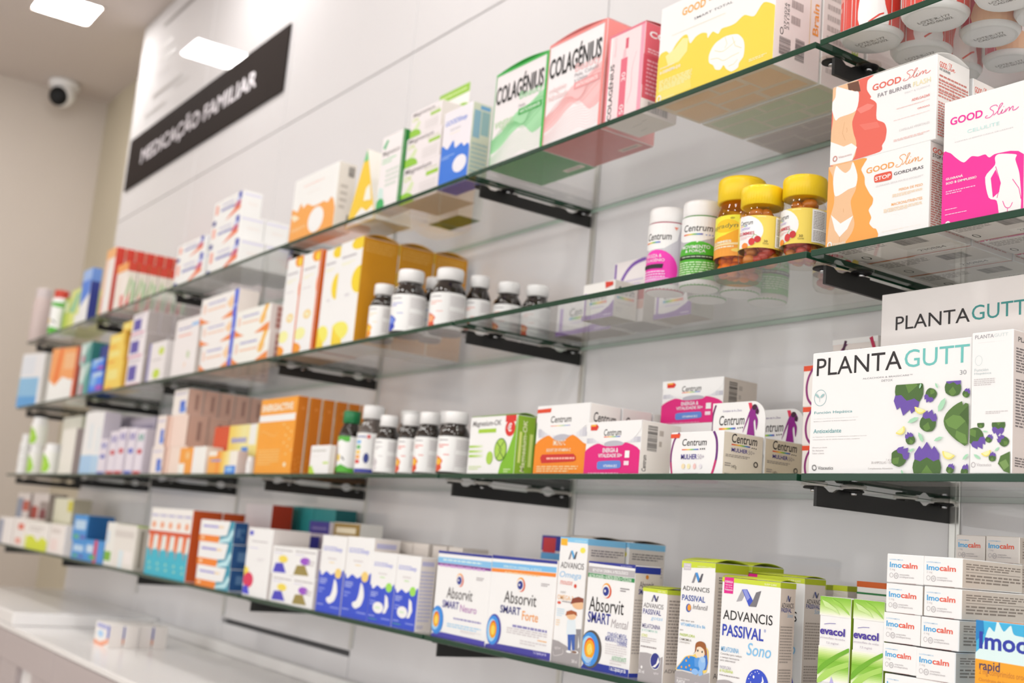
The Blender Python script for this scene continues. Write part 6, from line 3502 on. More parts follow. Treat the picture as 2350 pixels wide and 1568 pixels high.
SLIM = [[(.36, .80), (.33, .95), (.25, 1.0), (.16, .93), (.13, .80), (.17, .66), (.23, .50), (.24, .30), (.18, .10), (.09, .0), (.0, .05), (.0, .18), (.06, .22)],
        [(.24, .10), (.34, .30), (.46, .72), (.52, .96), (.47, .98), (.42, .80), (.38, .40), (.37, .14), (.41, .06), (.47, .14)],
        [(.45, .10), (.52, .42), (.48, .16), (.51, .07), (.58, .16)], [(.545, .60), (.555, .66)],
        [(.56, .12), (.63, .44), (.60, .10)], [(.60, .12), (.68, .40), (.73, .42), (.71, .10)], [(.71, .12), (.79, .40), (.84, .42), (.82, .14), (.86, .07), (.93, .12), (1.0, .26)]]
def ribbon(pts, w, W, H):
    v = []; f = []
    P = [(x*W, y*H) for x, y in pts]
    for i, p in enumerate(P):
        a = P[max(0, i-1)]; b = P[min(len(P)-1, i+1)]; dx, dy = b[0]-a[0], b[1]-a[1]; L = math.hypot(dx, dy) or 1
        nx, ny = -dy/L*w, dx/L*w
        v += [((p[0]+nx)/W, (p[1]+ny)/H), ((p[0]-nx)/W, (p[1]-ny)/H)]
        if i: f.append([2*i-2, 2*i-1, 2*i+1, 2*i])
    return v, f
def flat(ops, W, H):
    out = []; rng = random.Random(len(ops)*13+5)
    def poly(p, c):
        p = clip(list(p))
        if len(p) >= 3: out.append((p, [list(range(len(p)))], c))
    def rect(x, y, w, h, c): poly([(x, y), (x+w, y), (x+w, y+h), (x, y+h)], c)
    def many(rs, c):
        v = []; f = []
        for x, y, w, h in rs:
            if x+w > 1 or y+h > 1 or x < 0 or y < 0: continue
            b = len(v); v += [(x, y), (x+w, y), (x+w, y+h), (x, y+h)]; f.append([b, b+1, b+2, b+3])
        if v: out.append((v, f, c))
    for o in ops:
        k = o[0]
        if k == 'R': rect(*o[1:6])
        elif k == 'E': poly([(o[1]+o[3]*math.cos(2*math.pi*i/28), o[2]+o[4]*math.sin(2*math.pi*i/28)) for i in range(28)], o[5])
        elif k == 'P': poly(o[1], o[2])
        elif k == 'PS': poly(smooth_loop(o[1]), o[2])
        elif k in ('T', 'TV'):
            b = o[7] if len(o) > 7 else 0; sh = o[8] if len(o) > 8 else 0
            v, f = text_geo(o[1], b, sh)
            if k == 'T': v = [(o[2]+x*o[4], o[3]+y*o[5]) for x, y in v]
            else: v = [(o[2]+(1-y)*o[4], o[3]+x*o[5]) for x, y in v]
            if max(p[0] for p in v) > 1.0:
                f = [q for q in f if all(v[i][0] <= 1.0 for i in q)]
            if f: out.append((v, f, o[6]))
        elif k == 'L':
            x, y, w, h, n, c = o[1:7]; rs = []; st = h/n; bh = st*.5
            for i in range(n):
                xx = x; end = x+w*(1 if i < n-1 or n == 1 else rng.uniform(.5, .95))
                while xx < end-.004:
                    ww = min(rng.uniform(.05, .16)*max(w, .25), end-xx); rs.append((xx, y+h-st*(i+1)+.25*st, ww, bh)); xx += ww+max(w, .2)*.022
            many(rs, c)
        elif k == 'BC':
            x, y, w, h = o[1:5]; rs = []; t = 0; lad = h*H > w*W; n = 34
            while t < 1:
                a = rng.choice((.011, .018, .028)); g = rng.choice((.012, .02, .028))
                if t+a > 1: break
                rs.append((x, y+t*h, w, a*h) if lad else (x+t*w, y, a*w, h)); t += a+g
            many(rs, '#2b2728')
        elif k in ('G', 'GV', 'GD'):
            x, y, w, h, cs = o[1:6]; cs2 = []
            for i in range(len(cs)-1):
                a, b = cs[i], cs[i+1]
                for t in range(4):
                    cs2.append('#'+''.join('%02x' % round(int(a[j:j+2], 16)*(1-t/4)+int(b[j:j+2], 16)*t/4) for j in (1, 3, 5)))
            cs2.append(cs[-1])
            for i, c in enumerate(cs2):
                if k == 'GD': rect(x, y+h*(1-(i+1)/len(cs2)), w, h/len(cs2), c)
                else: rect(x+w*i/len(cs2), y, w/len(cs2), h, c)
        elif k == 'S':
            v, f = ribbon(smooth_pts(o[1]), o[2]*.5, W, H); v = [(min(1, max(0, a)), min(1, max(0, b))) for a, b in v]; out.append((v, f, o[3]))
        elif k == 'O':
            v, f = ribbon([(o[1]+o[3]*math.cos(2*math.pi*i/28), o[2]+o[4]*math.sin(2*math.pi*i/28)) for i in range(29)], o[5]*.5, W, H); out.append((v, f, o[6]))
        elif k == 'SL':
            x, y, w, h, c = o[1:6]
            for st in SLIM:
                p = smooth_pts([(x+a*w, y+b*h) for a, b in st]); v, f = ribbon(p, .045*h*H*.5*1.25, W, H); out.append((v, f, c))
    return out
OFF, STEP = .00012, .00002
def print_on(mb, ops, W, H, fn):
    for i, (v, f, c) in enumerate(flat(ops, W, H)):
        mb.add([fn(a*W, b*H, OFF+STEP*i) for a, b in v], f, ink(c))
# ------------------------------------------------------------------ cartons
USED = {}
def carton(key, name, cat, base, label, group=None, R=None, L=None, T=None, B=None, F=None, art=None, dims=None, flap=None):
    a = LAY[key] if dims is None else dims
    x, y, w, d, h, z = a[:6]; rot = math.radians(a[6]) if len(a) > 6 else 0
    mb = MB(); fm = {}
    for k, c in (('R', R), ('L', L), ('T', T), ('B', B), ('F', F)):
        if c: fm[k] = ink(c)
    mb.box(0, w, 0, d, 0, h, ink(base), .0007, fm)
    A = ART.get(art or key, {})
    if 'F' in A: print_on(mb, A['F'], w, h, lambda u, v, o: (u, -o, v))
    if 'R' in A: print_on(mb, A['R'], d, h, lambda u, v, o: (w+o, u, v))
    if 'B' in A: print_on(mb, A['B'], w, d, lambda u, v, o: (u, d-v, -o*.5))
    o = mb.build(name, None, (x, y, z), rot); tag(o, label, cat, group)
    if flap:
        fb = MB(); n = 10; fh = flap[1]; vs = []; fs = []
        for i in range(n+1):
            t = i/n; zz = h+.0006+fh*math.sin(math.pi*t)
            for yy in (.0008, d-.0004) if flap[2] == 'x' else (.0004, w-.0004):
                vs.append((.0004+t*(w-.0008), yy, zz) if flap[2] == 'x' else (yy, .0008+t*(d-.0012), zz))
            if i: fs.append([2*i-2, 2*i-1, 2*i+1, 2*i])
        m = len(vs); vs += [(a_, b_, c_+.0005) for a_, b_, c_ in vs]; fs += [[q+m for q in reversed(f)] for f in fs]
        for i in range(n): fs += [[2*i, 2*i+2, 2*i+2+m, 2*i+m], [2*i+1, 2*i+1+m, 2*i+3+m, 2*i+3]]
        fs += [[0, m, m+1, 1], [2*n, 2*n+1, 2*n+1+m, 2*n+m]]
        fb.add(vs, fs, ink(flap[0]), True); fixn(fb.build('top_flap', o))
    return o
def queue(o, n, labels, pitch=None):
    d = pitch or (max(v[1] for v in o.bound_box)-min(v[1] for v in o.bound_box)+.0015); r = []
    for i in range(n): 
        c = copy_thing(o, dy=d*(i+1)); c['label'] = labels[i]; r.append(c)
    return r
# ------------------------------------------------------------------ bottles
def wrap_print(mb, ops, r, z0, H, a0, span, n=30):
    import bmesh
    W = math.radians(span)*r; fl = flat(ops, W, H); bm = bmesh.new(); mats = []
    for i, (v, f, c) in enumerate(fl):
        if c not in mats: mats.append(c)
        mi = mats.index(c); z = OFF+STEP*1.6*i
        vv = [bm.verts.new((a*W, b*H, z)) for a, b in v]
        for q in f:
            try: bm.faces.new([vv[t] for t in q]).material_index = mi
            except ValueError: pass
    for i in range(1, n):
        bmesh.ops.bisect_plane(bm, geom=bm.verts[:]+bm.edges[:]+bm.faces[:], plane_co=(W*i/n, 0, 0), plane_no=(1, 0, 0))
    bm.verts.index_update(); vs = []
    for v in bm.verts:
        t = math.radians(a0)+v.co.x/r; rr = r+v.co.z; vs.append((rr*math.sin(t), -rr*math.cos(t), z0+v.co.y))
    for mi, c in enumerate(mats):
        mb.add([], [], ink(c))
    b = len(mb.v); mb.v += vs
    for f in bm.faces: mb.f.append([b+v.index for v in f.verts]); mb.m.append(mb.mi(ink(mats[f.material_index]))); mb.sm.append(False)
    bm.free()
def bottle(key, name, cat, label, group, shape, body, cap, lab, a0=-50, span=300, labbase='#f1efee', h=None):
    x, y, r, hh, z = LAY[key]; h = h or hh
    o = empty(name, (x, y, z)); tag(o, label, cat, group)
    mb = MB(); cb = MB(); lb = MB()
    if shape == 'amber':
        mb.lathe([(r*.9, 0), (r, .004), (r, h*.60), (r*.96, h*.66), (r*.80, h*.74), (r*.68, h*.78), (r*.68, h*.84)], body)
        cb.lathe([(r*.70, h*.81), (r*.77, h*.815), (r*.77, h*.975), (r*.72, h)], cap, 64, ridges=1, rd=.0006); l0, l1 = h*.05, h*.60
    elif shape == 'can':
        mb.lathe([(r*.93, 0), (r, .003), (r, h*.79), (r*.95, h*.80), (r*.95, h*.84)], body)
        cb.lathe([(r*.97, h*.815), (r*.985, h*.82), (r*.985, h*.975), (r*.93, h)], cap, 64); l0, l1 = h*.07, h*.80
    elif shape == 'jar':
        mb.lathe([(r*.86, 0), (r*.97, .004), (r, .012), (r, h*.60), (r*.96, h*.66), (r*.86, h*.71), (r*.86, h*.78)], body)
        cb.lathe([(r*.90, h*.755), (r*.98, h*.76), (r*.98, h*.96), (r*.95, h*.985), (r*.86, h)], cap, 96, ridges=1, rd=.0007); l0, l1 = h*.2, h*.60
    elif shape == 'tub':
        mb.lathe([(r*.90, 0), (r, .005), (r, h*.74), (r*.9, h*.80), (r*.8, h*.84)], body)
        cb.lathe([(r*.82, h*.82), (r*.84, h*.83), (r*.84, h*.985), (r*.8, h)], cap, 64, ridges=1, rd=.0006); l0, l1 = .006, h*.72
    mb.build('body', o); cb.build('cap', o)
    if lab:
        lb.lathe([(r+.0002, l0), (r+.0003, l0), (r+.0003, l1), (r+.0002, l1)], ink(labbase), 48)
        lb.f = lb.f[:-2]; lb.m = lb.m[:-2]; lb.sm = lb.sm[:-2]
        wrap_print(lb, ART[lab]['L'], r+.0003, l0, l1-l0, a0, span); lb.build('label', o)
    return o
# ================================================================== SETTING
mb = MB(); mb.box(-4.73, 3.2, -4.6, .41, ZF-.05, ZF, FLOORM); struct(mb.build('floor'))
mb = MB(); mb.box(-4.78, 3.2, -4.6, .46, ZC, ZC+.05, CEILM); struct(mb.build('ceiling'))
mb = MB(); mb.box(-4.78, -4.73, -4.6, .46, ZF, ZC, BEIGE); struct(mb.build('wall_left'))
mb = MB(); mb.box(-4.73, 3.2, .41, .46, ZF, ZC, OLIVE); struct(mb.build('wall_back'))
mb = MB(); XL = -3.70
mb.box(XL, 1.5, .274, .409, ZF+.001, ZC-.001, GAPM)
cuts = [XL] + [-k*S for k in (4, 3, 2, 1, 0)] + [S, 1.5]
for i in range(len(cuts)-1):
    x0, x1 = cuts[i]+.0015, cuts[i+1]-.0015
    zz = [ZF+.002] + ([-.352] if abs(cuts[i]+3*S) < .01 else []) + [.992, ZC-.002]
    for j in range(len(zz)-1):
        g = .006 if abs(zz[j]+.352) < .01 else .0015
        g1 = .006 if abs(zz[j+1]+.352) < .01 else .0015
        mb.box(x0, x1, D, .275, zz[j]+g, zz[j+1]-g1, WALLM, .001)
struct(mb.build('wall_display'))
for n, k in enumerate((0, 1, 2, 3, 4)):
    mb = MB(); mb.box(-k*S+.0005, -k*S+.014, D-.0035, D-.0005, ZK+.09, .70, ALU, .0006); mb.box(-k*S+.005, -k*S+.0095, D-.0045, D-.0036, ZK+.09, .70, ALU)
    struct(mb.build('trim_%d' % (n+1)))
# ------------------------------------------------------------------ glass shelves
ROWN = {1: 'top', 2: 'second', 3: 'third', 4: 'bottom'}
PL = {-1: 'at the right end', 0: 'one bay in from the right end', 1: 'third bay from the right', 2: 'fourth bay from the right', 3: 'next to the left end bay', 4: 'at the far left end'}
TH = .0075
for row in (1, 2, 3, 4):
    for k in (-1, 0, 1, 2, 3, 4):
        x0 = -(k+1)*S+.003; x1 = -k*S-.003
        if k == 4: x0 = -3.69
        mb = MB(); mb.box(x0, x1, 0, .253, -TH, 0, EDGE, .0007, {'T': GLASS, 'B': GLASS, 'K': EDGEB})
        o = mb.build('glass_shelf', None, (0, 0, Z[row])); tag(o, 'clear glass shelf pane with green edge, %s row, %s' % (ROWN[row], PL[k]), 'shelf', 'glass shelf panes')
PB = {0: 'nearest the camera', 1: 'second from the right', 2: 'third from the right', 3: 'fourth from the right', 4: 'second from the left end', 5: 'at the far left end'}
def bracket(row, k):
    xc = -k*S if k < 5 else -3.655
    o = empty('shelf_bracket', (xc, D-.004, Z[row]-.0315)); tag(o, 'black steel bracket under the %s glass row, %s' % (ROWN[row], PB[k]), 'bracket', 'shelf brackets')
    y = lambda v: v-(D-.004)
    t0 = .0205
    prof = [(y(.027), 0), (y(.255), 0), (y(.255), t0), (y(.222), t0), (y(.215), t0-.004), (y(.206), t0-.004), (y(.199), t0), (y(.178), t0), (y(.178), t0-.002), (y(.100), t0-.002), (y(.100), t0), (y(.062), t0), (y(.055), t0-.004), (y(.046), t0-.004), (y(.039), t0), (y(.027), t0)]
    mb = MB(); mb.prism(prof, -.002, .002, BLACK, 'yz'); fixn(mb.build('arm', o))
    for px, py in ((-.010, .036), (.010, .075), (-.010, .19), (.010, .232)):
        if k == 5 and px < 0: px = -px
        p = MB(); p.lathe([(.010, .0188), (.0115, .0192), (.0115, .0205), (.010, .0215)], RUBBER, 24, px, y(py)); pd = p.build('support_pad', o)
        p = MB(); p.lathe([(.013, .0216), (.014, .0222), (.014, .0232), (.013, .0238)], CLEARP, 24, px, y(py)); p.build('washer', pd)
        p = MB(); p.lathe([(.003, .0155), (.0038, .016), (.0038, .0188), (.0036, .0189)], STEEL, 16, px, y(py)); p.build('screw', pd)
    return o
for row in (1, 2, 3, 4):
    for k in range(6): bracket(row, k)
# ------------------------------------------------------------------ ceiling lamps
def lamp(x, y, label, group='flush ceiling lamps'):
    o = empty('ceiling_light', (x, y, ZC-.001)); tag(o, label, 'lamp', group); s = .106
    mb = MB()
    for a in ((-s-.012, s+.012, -s-.012, -s), (-s-.012, s+.012, s, s+.012), (-s-.012, -s, -s, s), (s, s+.012, -s, s)): mb.box(*a, -.010, 0, CEILM, .001)
    mb.build('frame', o)
    mb = MB(); n = 6; rc = .025; pts = []
    for cx, cy, a0 in ((s-rc, s-rc, 0), (-s+rc, s-rc, 90), (-s+rc, -s+rc, 180), (s-rc, -s+rc, 270)):
        for i in range(n+1):
            t = math.radians(a0+90*i/n); pts.append((cx+rc*math.cos(t), cy+rc*math.sin(t)))
    mb.prism(pts, -.008, -.002, LED, 'xy'); fixn(mb.build('diffuser', o)); return o
lamp(-3.735, -.037, 'square flush ceiling lamp above the far left end of the shelves')
for i, x in enumerate((-2.3, -1.0, .3, 1.5)): lamp(x, -.1 if i else -.037, 'square flush ceiling lamp out of view over the shelf aisle, spot %s' % 'abcd'[i])
for i, x in enumerate((-3.5, -2.3, -1.1, .1, 1.3)): lamp(x, -1.5, 'square flush ceiling lamp out of view behind the camera, spot %s' % 'abcde'[i])
# ------------------------------------------------------------------ security camera
o = empty('security_camera', (-4.6, .177, ZC)); tag(o, 'small white dome security camera with a black eye under the ceiling corner', 'camera')
mb = MB(); mb.lathe([(.062, -.03), (.066, -.026), (.066, -.002), (.06, -.001)], CAPW, 32); mb.build('base', o)
mb = MB(); R = .055; mb.lathe([(R*math.sin(math.radians(a)), -.062-R*math.cos(math.radians(a))) for a in (6, 20, 40, 60, 80, 100, 120, 140)], CAPW, 32); hs = mb.build('housing', o)
mb = MB(); mb.lathe([(.001, -.02), (.030, -.016), (.042, -.004), (.044, .004), (.040, .012), (.02, .02)], RUBBER, 32); ln = mb.build('lens', o); ln.location = (.022, -.022, -.078); ln.rotation_euler = (math.radians(-105), 0, math.radians(225-180))
ln.rotation_euler = Vector((.72, -.60, -.35)).to_track_quat('Z', 'Y').to_euler()
# ------------------------------------------------------------------ wall sign
o = empty('wall_sign', (-2.92, D-.001, 1.105)); tag(o, 'black wall sign band with white capital lettering above the shelves', 'sign')
mb = MB(); x0, x1 = -.735, .737; mb.box(x0, x1, -.0045, 0, 0, .206, SIGNB, .0008)
print_on(mb, [('T', 'MEDICAÇÃO FAMILIAR', .115, .30, .74, .40, '#d8d2d8', .035, 0)], x1-x0, .206, lambda u, v, oo: (x0+u, -.0045-oo, v)); mb.build('panel', o)
for u, v, w, h, c in ((.14, .87, .24, .07, '#8f8a88'), (.14, .66, .10, .04, '#b5afae'), (.15, .52, .12, .04, '#aba6a4'), (.14, .40, .10, .03, '#b5afae'), (.13, .20, .22, .06, '#9f9a98'), (.30, .14, .10, .04, '#b0aba9'), (.08, .06, .16, .04, '#aba6a4')):
    mb = MB(); mb.box(x0+u*(x1-x0), x0+(u+w)*(x1-x0), -.0006, 0, .24+v*.42, .24+(v+h*.55)*.42, ink(c)); mb.build('text_line', o)
# ------------------------------------------------------------------ counter
o = empty('counter', (-1.6, .05, ZF)); tag(o, 'long white laminate counter with drawers running below the glass shelves', 'counter')
cx, cy, cz = o.location
mb = MB(); mb.box(XL-cx+.02, 1.3-cx, -.15-cy, D-.002-cy, ZK-.014-cz, ZK-cz, WHITELAC, .0015); mb.build('worktop', o)
mb = MB(); mb.box(XL-cx+.02, 1.3-cx, -.12-cy, D-.004-cy, .0, ZK-.0145-cz, GREYLAC); mb.build('carcass', o)
xs = [XL+.02, -3.26, -2.70, -2.157, -1.6, -1.04, -.48, .08, .64, 1.3]
for i in range(len(xs)-1):
    a, b = xs[i]+.0015-cx, xs[i+1]-.0015-cx; w = b-a
    mb = MB(); zt = ZK-.016-cz; zb = .08; hx0 = a+w*.35; hx1 = a+w*.65; hz = zt-.075
    mb.box(a, b, -.1475-cy, -.121-cy, zb, hz-.05, GREYLAC, .001); mb.box(a, b, -.1475-cy, -.121-cy, hz, zt, GREYLAC, .001)
    mb.box(a, hx0, -.1475-cy, -.121-cy, hz-.05, hz, GREYLAC); mb.box(hx1, b, -.1475-cy, -.121-cy, hz-.05, hz, GREYLAC)
    dr = mb.build('drawer_front', o)
    mb = MB(); mb.box(hx0+.001, hx1-.001, -.132-cy, -.1212-cy, hz-.049, hz-.001, WHITELAC, .002); mb.build('handle_slot', dr)
o = MB(); o.box(XL+.02, -2.63, -.147, D-.004, ZK+.0005, ZK+.036, WHITELAC, .003); tag(o.build('counter_plinth'), 'raised white slab lying on the far left end of the counter', 'plinth')
o = MB(); o.box(-2.62, 1.2, D-.022, D-.003, ZK+.0005, ZK+.028, WHITELAC, .002); tag(o.build('counter_upstand'), 'low white upstand strip along the back edge of the counter', 'upstand')
# ================================================================== PRODUCTS
WH = '#f1efed'; CB = 'box'
def K(key, label, base=WH, group=None, name='medicine_box', cat='box', **kw): return carton(key, name, cat, base, label, group, **kw)
# ---- top row
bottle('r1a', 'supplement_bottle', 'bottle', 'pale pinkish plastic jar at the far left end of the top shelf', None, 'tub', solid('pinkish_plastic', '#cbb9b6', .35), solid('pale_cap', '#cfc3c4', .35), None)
bottle('r1b', 'supplement_bottle', 'bottle', 'small green-labelled jar with a red cap near the left end of the top shelf', None, 'tub', CAPW, CAPR, 'lab_lemon', labbase='#b7c04a')
K('r1c1', 'green and yellow carton beside the red-capped jar on the top shelf', '#a9c23e', R='#8a9a2c')
K('r1c2', 'yellow-green and white carton left of the blue box on the top shelf', '#d5dd86')
K('r1d', 'tall carton with light blue front and navy side on the top shelf', WH, R='#2f3b86')
a = LAY['r1e1']; w1 = a[2]
o = K('r1e1', 'tall white carton with bright red side, front of the tall red row', '#f1e6e0', 'tall red-sided cartons', R='#c23a2a', T='#b8402e')
queue(o, 6, ['tall red-sided carton, %s in its row on the top shelf' % s for s in ('second', 'third', 'fourth', 'fifth', 'sixth', 'last')], .0305)
o = K('r1e2', 'shorter white, red and green carton, front of its row beside the tall red row', '#f1e6e0', 'shorter red-topped cartons', R='#d9d2c6', T='#b8402e')
queue(o, 5, ['shorter red-topped carton, %s in its row beside the tall red row' % s for s in ('second', 'third', 'fourth', 'fifth', 'last')], .0305)
g = 'white blue and orange cartons stacked on the top shelf'
K('r1fA1', 'white carton with blue and orange print, lower of the left two-high stack on top shelf', WH, g); K('r1fA2', 'white carton with blue and orange print, upper of the left two-high stack on top shelf', WH, g)
ns = ('bottom', 'middle', 'top')
for i in (1, 2, 3):
    o = K('r1fB%d' % i, 'white carton with blue and orange print, %s of the three-high stack on the top shelf' % ns[i-1], WH, g)
    if i < 3:
        o2 = copy_thing(o, dy=.0615); o2['label'] = 'plain white-sided carton behind the %s of the three-high stack on top shelf' % ns[i-1]
        if i == 1:
            o3 = copy_thing(o, dx=.03, dy=.124); o3['label'] = 'white carton at the back, just left of the orange mountain box on top shelf'
K('r1g', 'white carton with orange mountain shape and white oval, left half of the top shelf', WH, R='#d8d2ca', flap=None)
# triangular carton
x, y, w, d, h, z = LAY['r1h']; mb = MB()
mb.add([(0, 0, 0), (w, 0, 0), (w*.5, 0, h), (0, d, 0), (w, d, 0), (w*.5, d, h)], [(0, 1, 2)], ink('#f4c838'))
mb.add([(0, 0, 0), (w, 0, 0), (w*.5, 0, h), (0, d, 0), (w, d, 0), (w*.5, d, h)], [(1, 4, 5, 2), (3, 0, 2, 5), (0, 3, 4, 1), (4, 3, 5)], ink('#e9e6de'))
T3 = lambda pts, c, k: mb.add([(u, -.0002-.00004*k, v) for u, v in pts], [list(range(len(pts)))], ink(c))
T3([(w*.42, h*.84), (w*.58, h*.84), (w*.5, h*.995)], '#6cc480', 1); T3([(0.004, .002), (w-.004, .002), (w*.88, h*.2), (w*.7, h*.14), (w*.5, h*.22), (w*.3, h*.12), (w*.08, h*.1)], '#f7f3ec', 1)
T3([(w*.55, h*.3), (w*.8, h*.28), (w*.72, h*.5), (w*.6, h*.46)], '#f7f1e2', 2)
tag(mb.build('triangular_carton', None, (x, y, z)), 'triangular yellow carton with a green tip on the top shelf', 'box')
K('r1i', 'slim white carton with green spine beside the three stacked green-and-white boxes', '#efe9ea', R='#2c8a3c')
g = 'green and white mineral cartons'
for i, n_ in ((1, 'bottom'), (2, 'middle'), (3, 'top')):
    K('r1j%d' % i, 'white carton with lime green blob, %s of three stacked on the top shelf' % n_, '#eae3e5', g, R='#e3ddd6', B='#cdbfae')
a = list(LAY['r1k']); hf = a[4]; a[4] = hf*.74
o = carton('r1k', 'medicine_box', 'box', '#ebe8e4', 'white carton with a lime banded header card standing behind the stacked trio', None, R='#e3e0d8', B='#5d7a24', art='none', dims=a)
mb = MB(); mb.box(0, a[2], -.0014, -.0004, 0.001, hf, ink('#ebe8e4'), .0003); print_on(mb, ART['r1k']['F'], a[2], hf, lambda u, v, oo: (u, -.0014-oo, v)); mb.build('header_card', o)
K('r1l', 'white carton with blue mountain shape and pale green side on the top shelf', '#eae5ec', R='#c9d2bb', B='#4a60c0')
K('r1m', 'green-edged collagen carton with black heading, middle of the top shelf', '#ece6e8', R='#2ea843', T='#2ea843', B='#3fae4f', flap=('#38b14a', .006, 'x'))
K('r1n', 'large pink-edged collagen carton with black heading next to the green one', '#f3ebed', R='#e98f8a', T='#e07a78', B='#cf7f7c', flap=('#e8908e', .006, 'x'))
K('r1o', 'dark pink collagen carton with its heading running up the front', '#f5eff0', R='#d8606c', T='#b8404c', B='#e8e0da', flap=('#c94a56', .003, 'y'))
K('r1p', 'large white and yellow carton with a white brain drawing on the top shelf', '#f8f5f2', name='supplement_box', R='#efe4e2', B='#e3d3bb')
for i, (lb, c) in enumerate((('white carton with a greenish base standing behind the yellow brain box', '#d8d2bb'), ('white carton with a lilac base, rearmost behind the yellow brain box', '#cfc4bd'))):
    a = list(LAY['r1p']); a[1] += (.0835)*(i+1); a[3] = .078; 
    carton('r1p', 'supplement_box', 'box', '#f3efec', lb, None, R='#e4dcd8', B=c, art='r1p_%d' % (i+1), dims=a)
g = 'slimming bottles'
BQ = ['front left', 'front middle', 'second row right', 'second row left', 'third row right', 'front right', 'third row left', 'far right']
for i in range(8):
    bottle('r1q%d' % i, 'slimming_bottle', 'bottle', 'white-based bottle in a %s wrap on the top right shelf, %s' % ('pink body' if i in (2, 4, 7) else 'red', BQ[i]), g, 'tub', CAPW, CAPW, 'lab_body_slim' if i in (2, 4, 7) else 'lab_red_slim', a0=-40+i*3, span=330)
    x, y, r, h, z = LAY['r1q%d' % i]; par = [ob for ob in COL.objects if ob.type == 'EMPTY' and abs(ob.location.x-x) < 1e-4 and abs(ob.location.y-y) < 1e-4][0]
    mb = MB(); mb.lathe([(r*.80, -.00005), (r*.88, .0008), (r*.88, .0012), (r*.8, .0014)], CAPW, 32)
    ca, sa = math.cos(math.radians(8)), math.sin(math.radians(8))
    print_on(mb, [('T', 'LOTE:R-177', 0, .55, 1, .4, '#77706c'), ('T', 'CAD:06/2025', .06, 0, 1, .4, '#77706c')], r*1.05, r*.36, lambda u, v, o: ((u-r*.52)*ca+(v-r*.18)*sa, (u-r*.52)*sa-(v-r*.18)*ca, -.0002-o)); mb.build('base', par)
# ---- second row
K('r2a', 'white carton with light blue lower half at the left end of the second shelf', '#e9e8ea', R='#ddd8d4')
K('r2b', 'orange and white carton, second from the left end of the second shelf', '#f3efec', R='#a83a34')
K('r2c1', 'teal and white carton, lower of two beside the orange carton', '#b5d3cd', 'teal cartons of the second shelf', R='#3f8a86'); K('r2c2', 'teal and white carton, upper of two beside the orange carton', '#b5d3cd', 'teal cartons of the second shelf', R='#3f8a86')
K('r2d1', 'bright blue carton with magenta patch, lower of the pair on the second shelf', '#3f82f0', 'bright blue cartons', R='#2a3f9a'); K('r2d2', 'bright blue carton with magenta patch, upper of the pair on the second shelf', '#3f82f0', 'bright blue cartons', R='#2a3f9a')
K('r2d3', 'dark navy carton lying on the bright blue pair of the second shelf', '#343f8a')
for i, n_ in enumerate(('bottom', 'second', 'third', 'topmost')): K('r2e%d' % (i+1), 'yellow carton, %s of the stepped yellow stack on the second shelf' % n_, '#f3cf5c', 'yellow cartons stacked', R='#e8b84a')
for i, n_ in enumerate(('bottom', 'middle', 'top')):
    o = K('r2f%d' % (i+1), 'white carton with violet square, %s of the stack beside the yellow ones' % n_, '#ece6ea', 'violet square cartons', R='#b3aaa8')
    if i == 2: queue(o, 5, ['white carton with grey side, %s behind the top violet-square one' % s for s in ('first', 'second', 'third', 'fourth', 'fifth')], .037)
    elif i == 1: queue(o, 3, ['white carton, %s behind the middle violet-square one' % s for s in ('first', 'second', 'third')], .062)
    else: queue(o, 3, ['white carton, %s behind the bottom violet-square one' % s for s in ('first', 'second', 'third')], .062)
K('r2f4', 'white carton with lime dots at the front right of the violet-square stack', '#e9e4e4')
K('r2g', 'tall white carton with blue heading left of the white-orange stack on second shelf', '#ebe6e6', R='#dcd4d0')
for i, n_ in enumerate(('bottom', 'middle', 'top')): K('r2h%d' % (i+1), 'white and orange carton with blue end stripe, %s of the three-high stack on second shelf' % n_, '#f1ecea', 'white orange cartons', R='#e6dcd6')
K('r2h4', 'white and orange carton, lower of the two-high pair beside the tall citrus boxes', '#f5efe9', 'white orange cartons', R='#e2d6d2'); K('r2h5', 'white and orange carton, upper of the two-high pair beside the tall citrus boxes', '#f5efe9', 'white orange cartons', R='#e2d6d2')
K('r2i1', 'tall white carton with orange slices, left of the two orange-striped ones', '#fbf8f4', R='#e06a1c', T='#ee7c22'); K('r2i2', 'tall white carton with orange slices, right of the two orange-striped ones', '#fbf8f4', R='#e06a1c', T='#ee7c22')
K('r2j1', 'tall white carton with yellow lemon shapes, left of the amber-sided one', '#fbf9f4', R='#d69a1c')
o = K('r2j2', 'tall white and yellow carton with amber side behind the brown bottles', '#fbf9f4', 'amber-sided tall cartons', R='#c98a14', T='#d8a02a', flap=('#d8a63a', .008, 'y'))
queue(o, 2, ['amber-sided tall carton, second in the row behind the brown bottles', 'amber-sided tall carton, rearmost behind the brown bottles'])
g = 'brown vitamin bottles on the second shelf'
bs = ((0, 'lab_orange', 'short brown bottle with white cap and orange label corner'), (1, 'lab_navy', 'brown bottle with white cap and navy blue label corner'), (2, 'lab_navy', 'brown bottle half hidden between the navy and red labelled ones'), (3, 'lab_red', 'brown bottle with white cap and orange-red label, front of the slanting row'), (4, 'lab_red', 'brown white-capped bottle, second of the slanting row behind the glass joint'), (5, 'lab_red', 'brown white-capped bottle, third of the slanting row seen through the glass'), (6, 'lab_red', 'brown white-capped bottle, rearmost of the slanting row by the wall'))
for i, lb, t in bs: bottle('r2k%d' % i, 'pill_bottle', 'bottle', t+(', second shelf' if i < 3 else ''), g, 'amber', BROWN, CAPW, lb, a0=-15+(6 if i in (4, 5, 6) else 0), span=150)
g = 'purple and white children vitamin cartons'
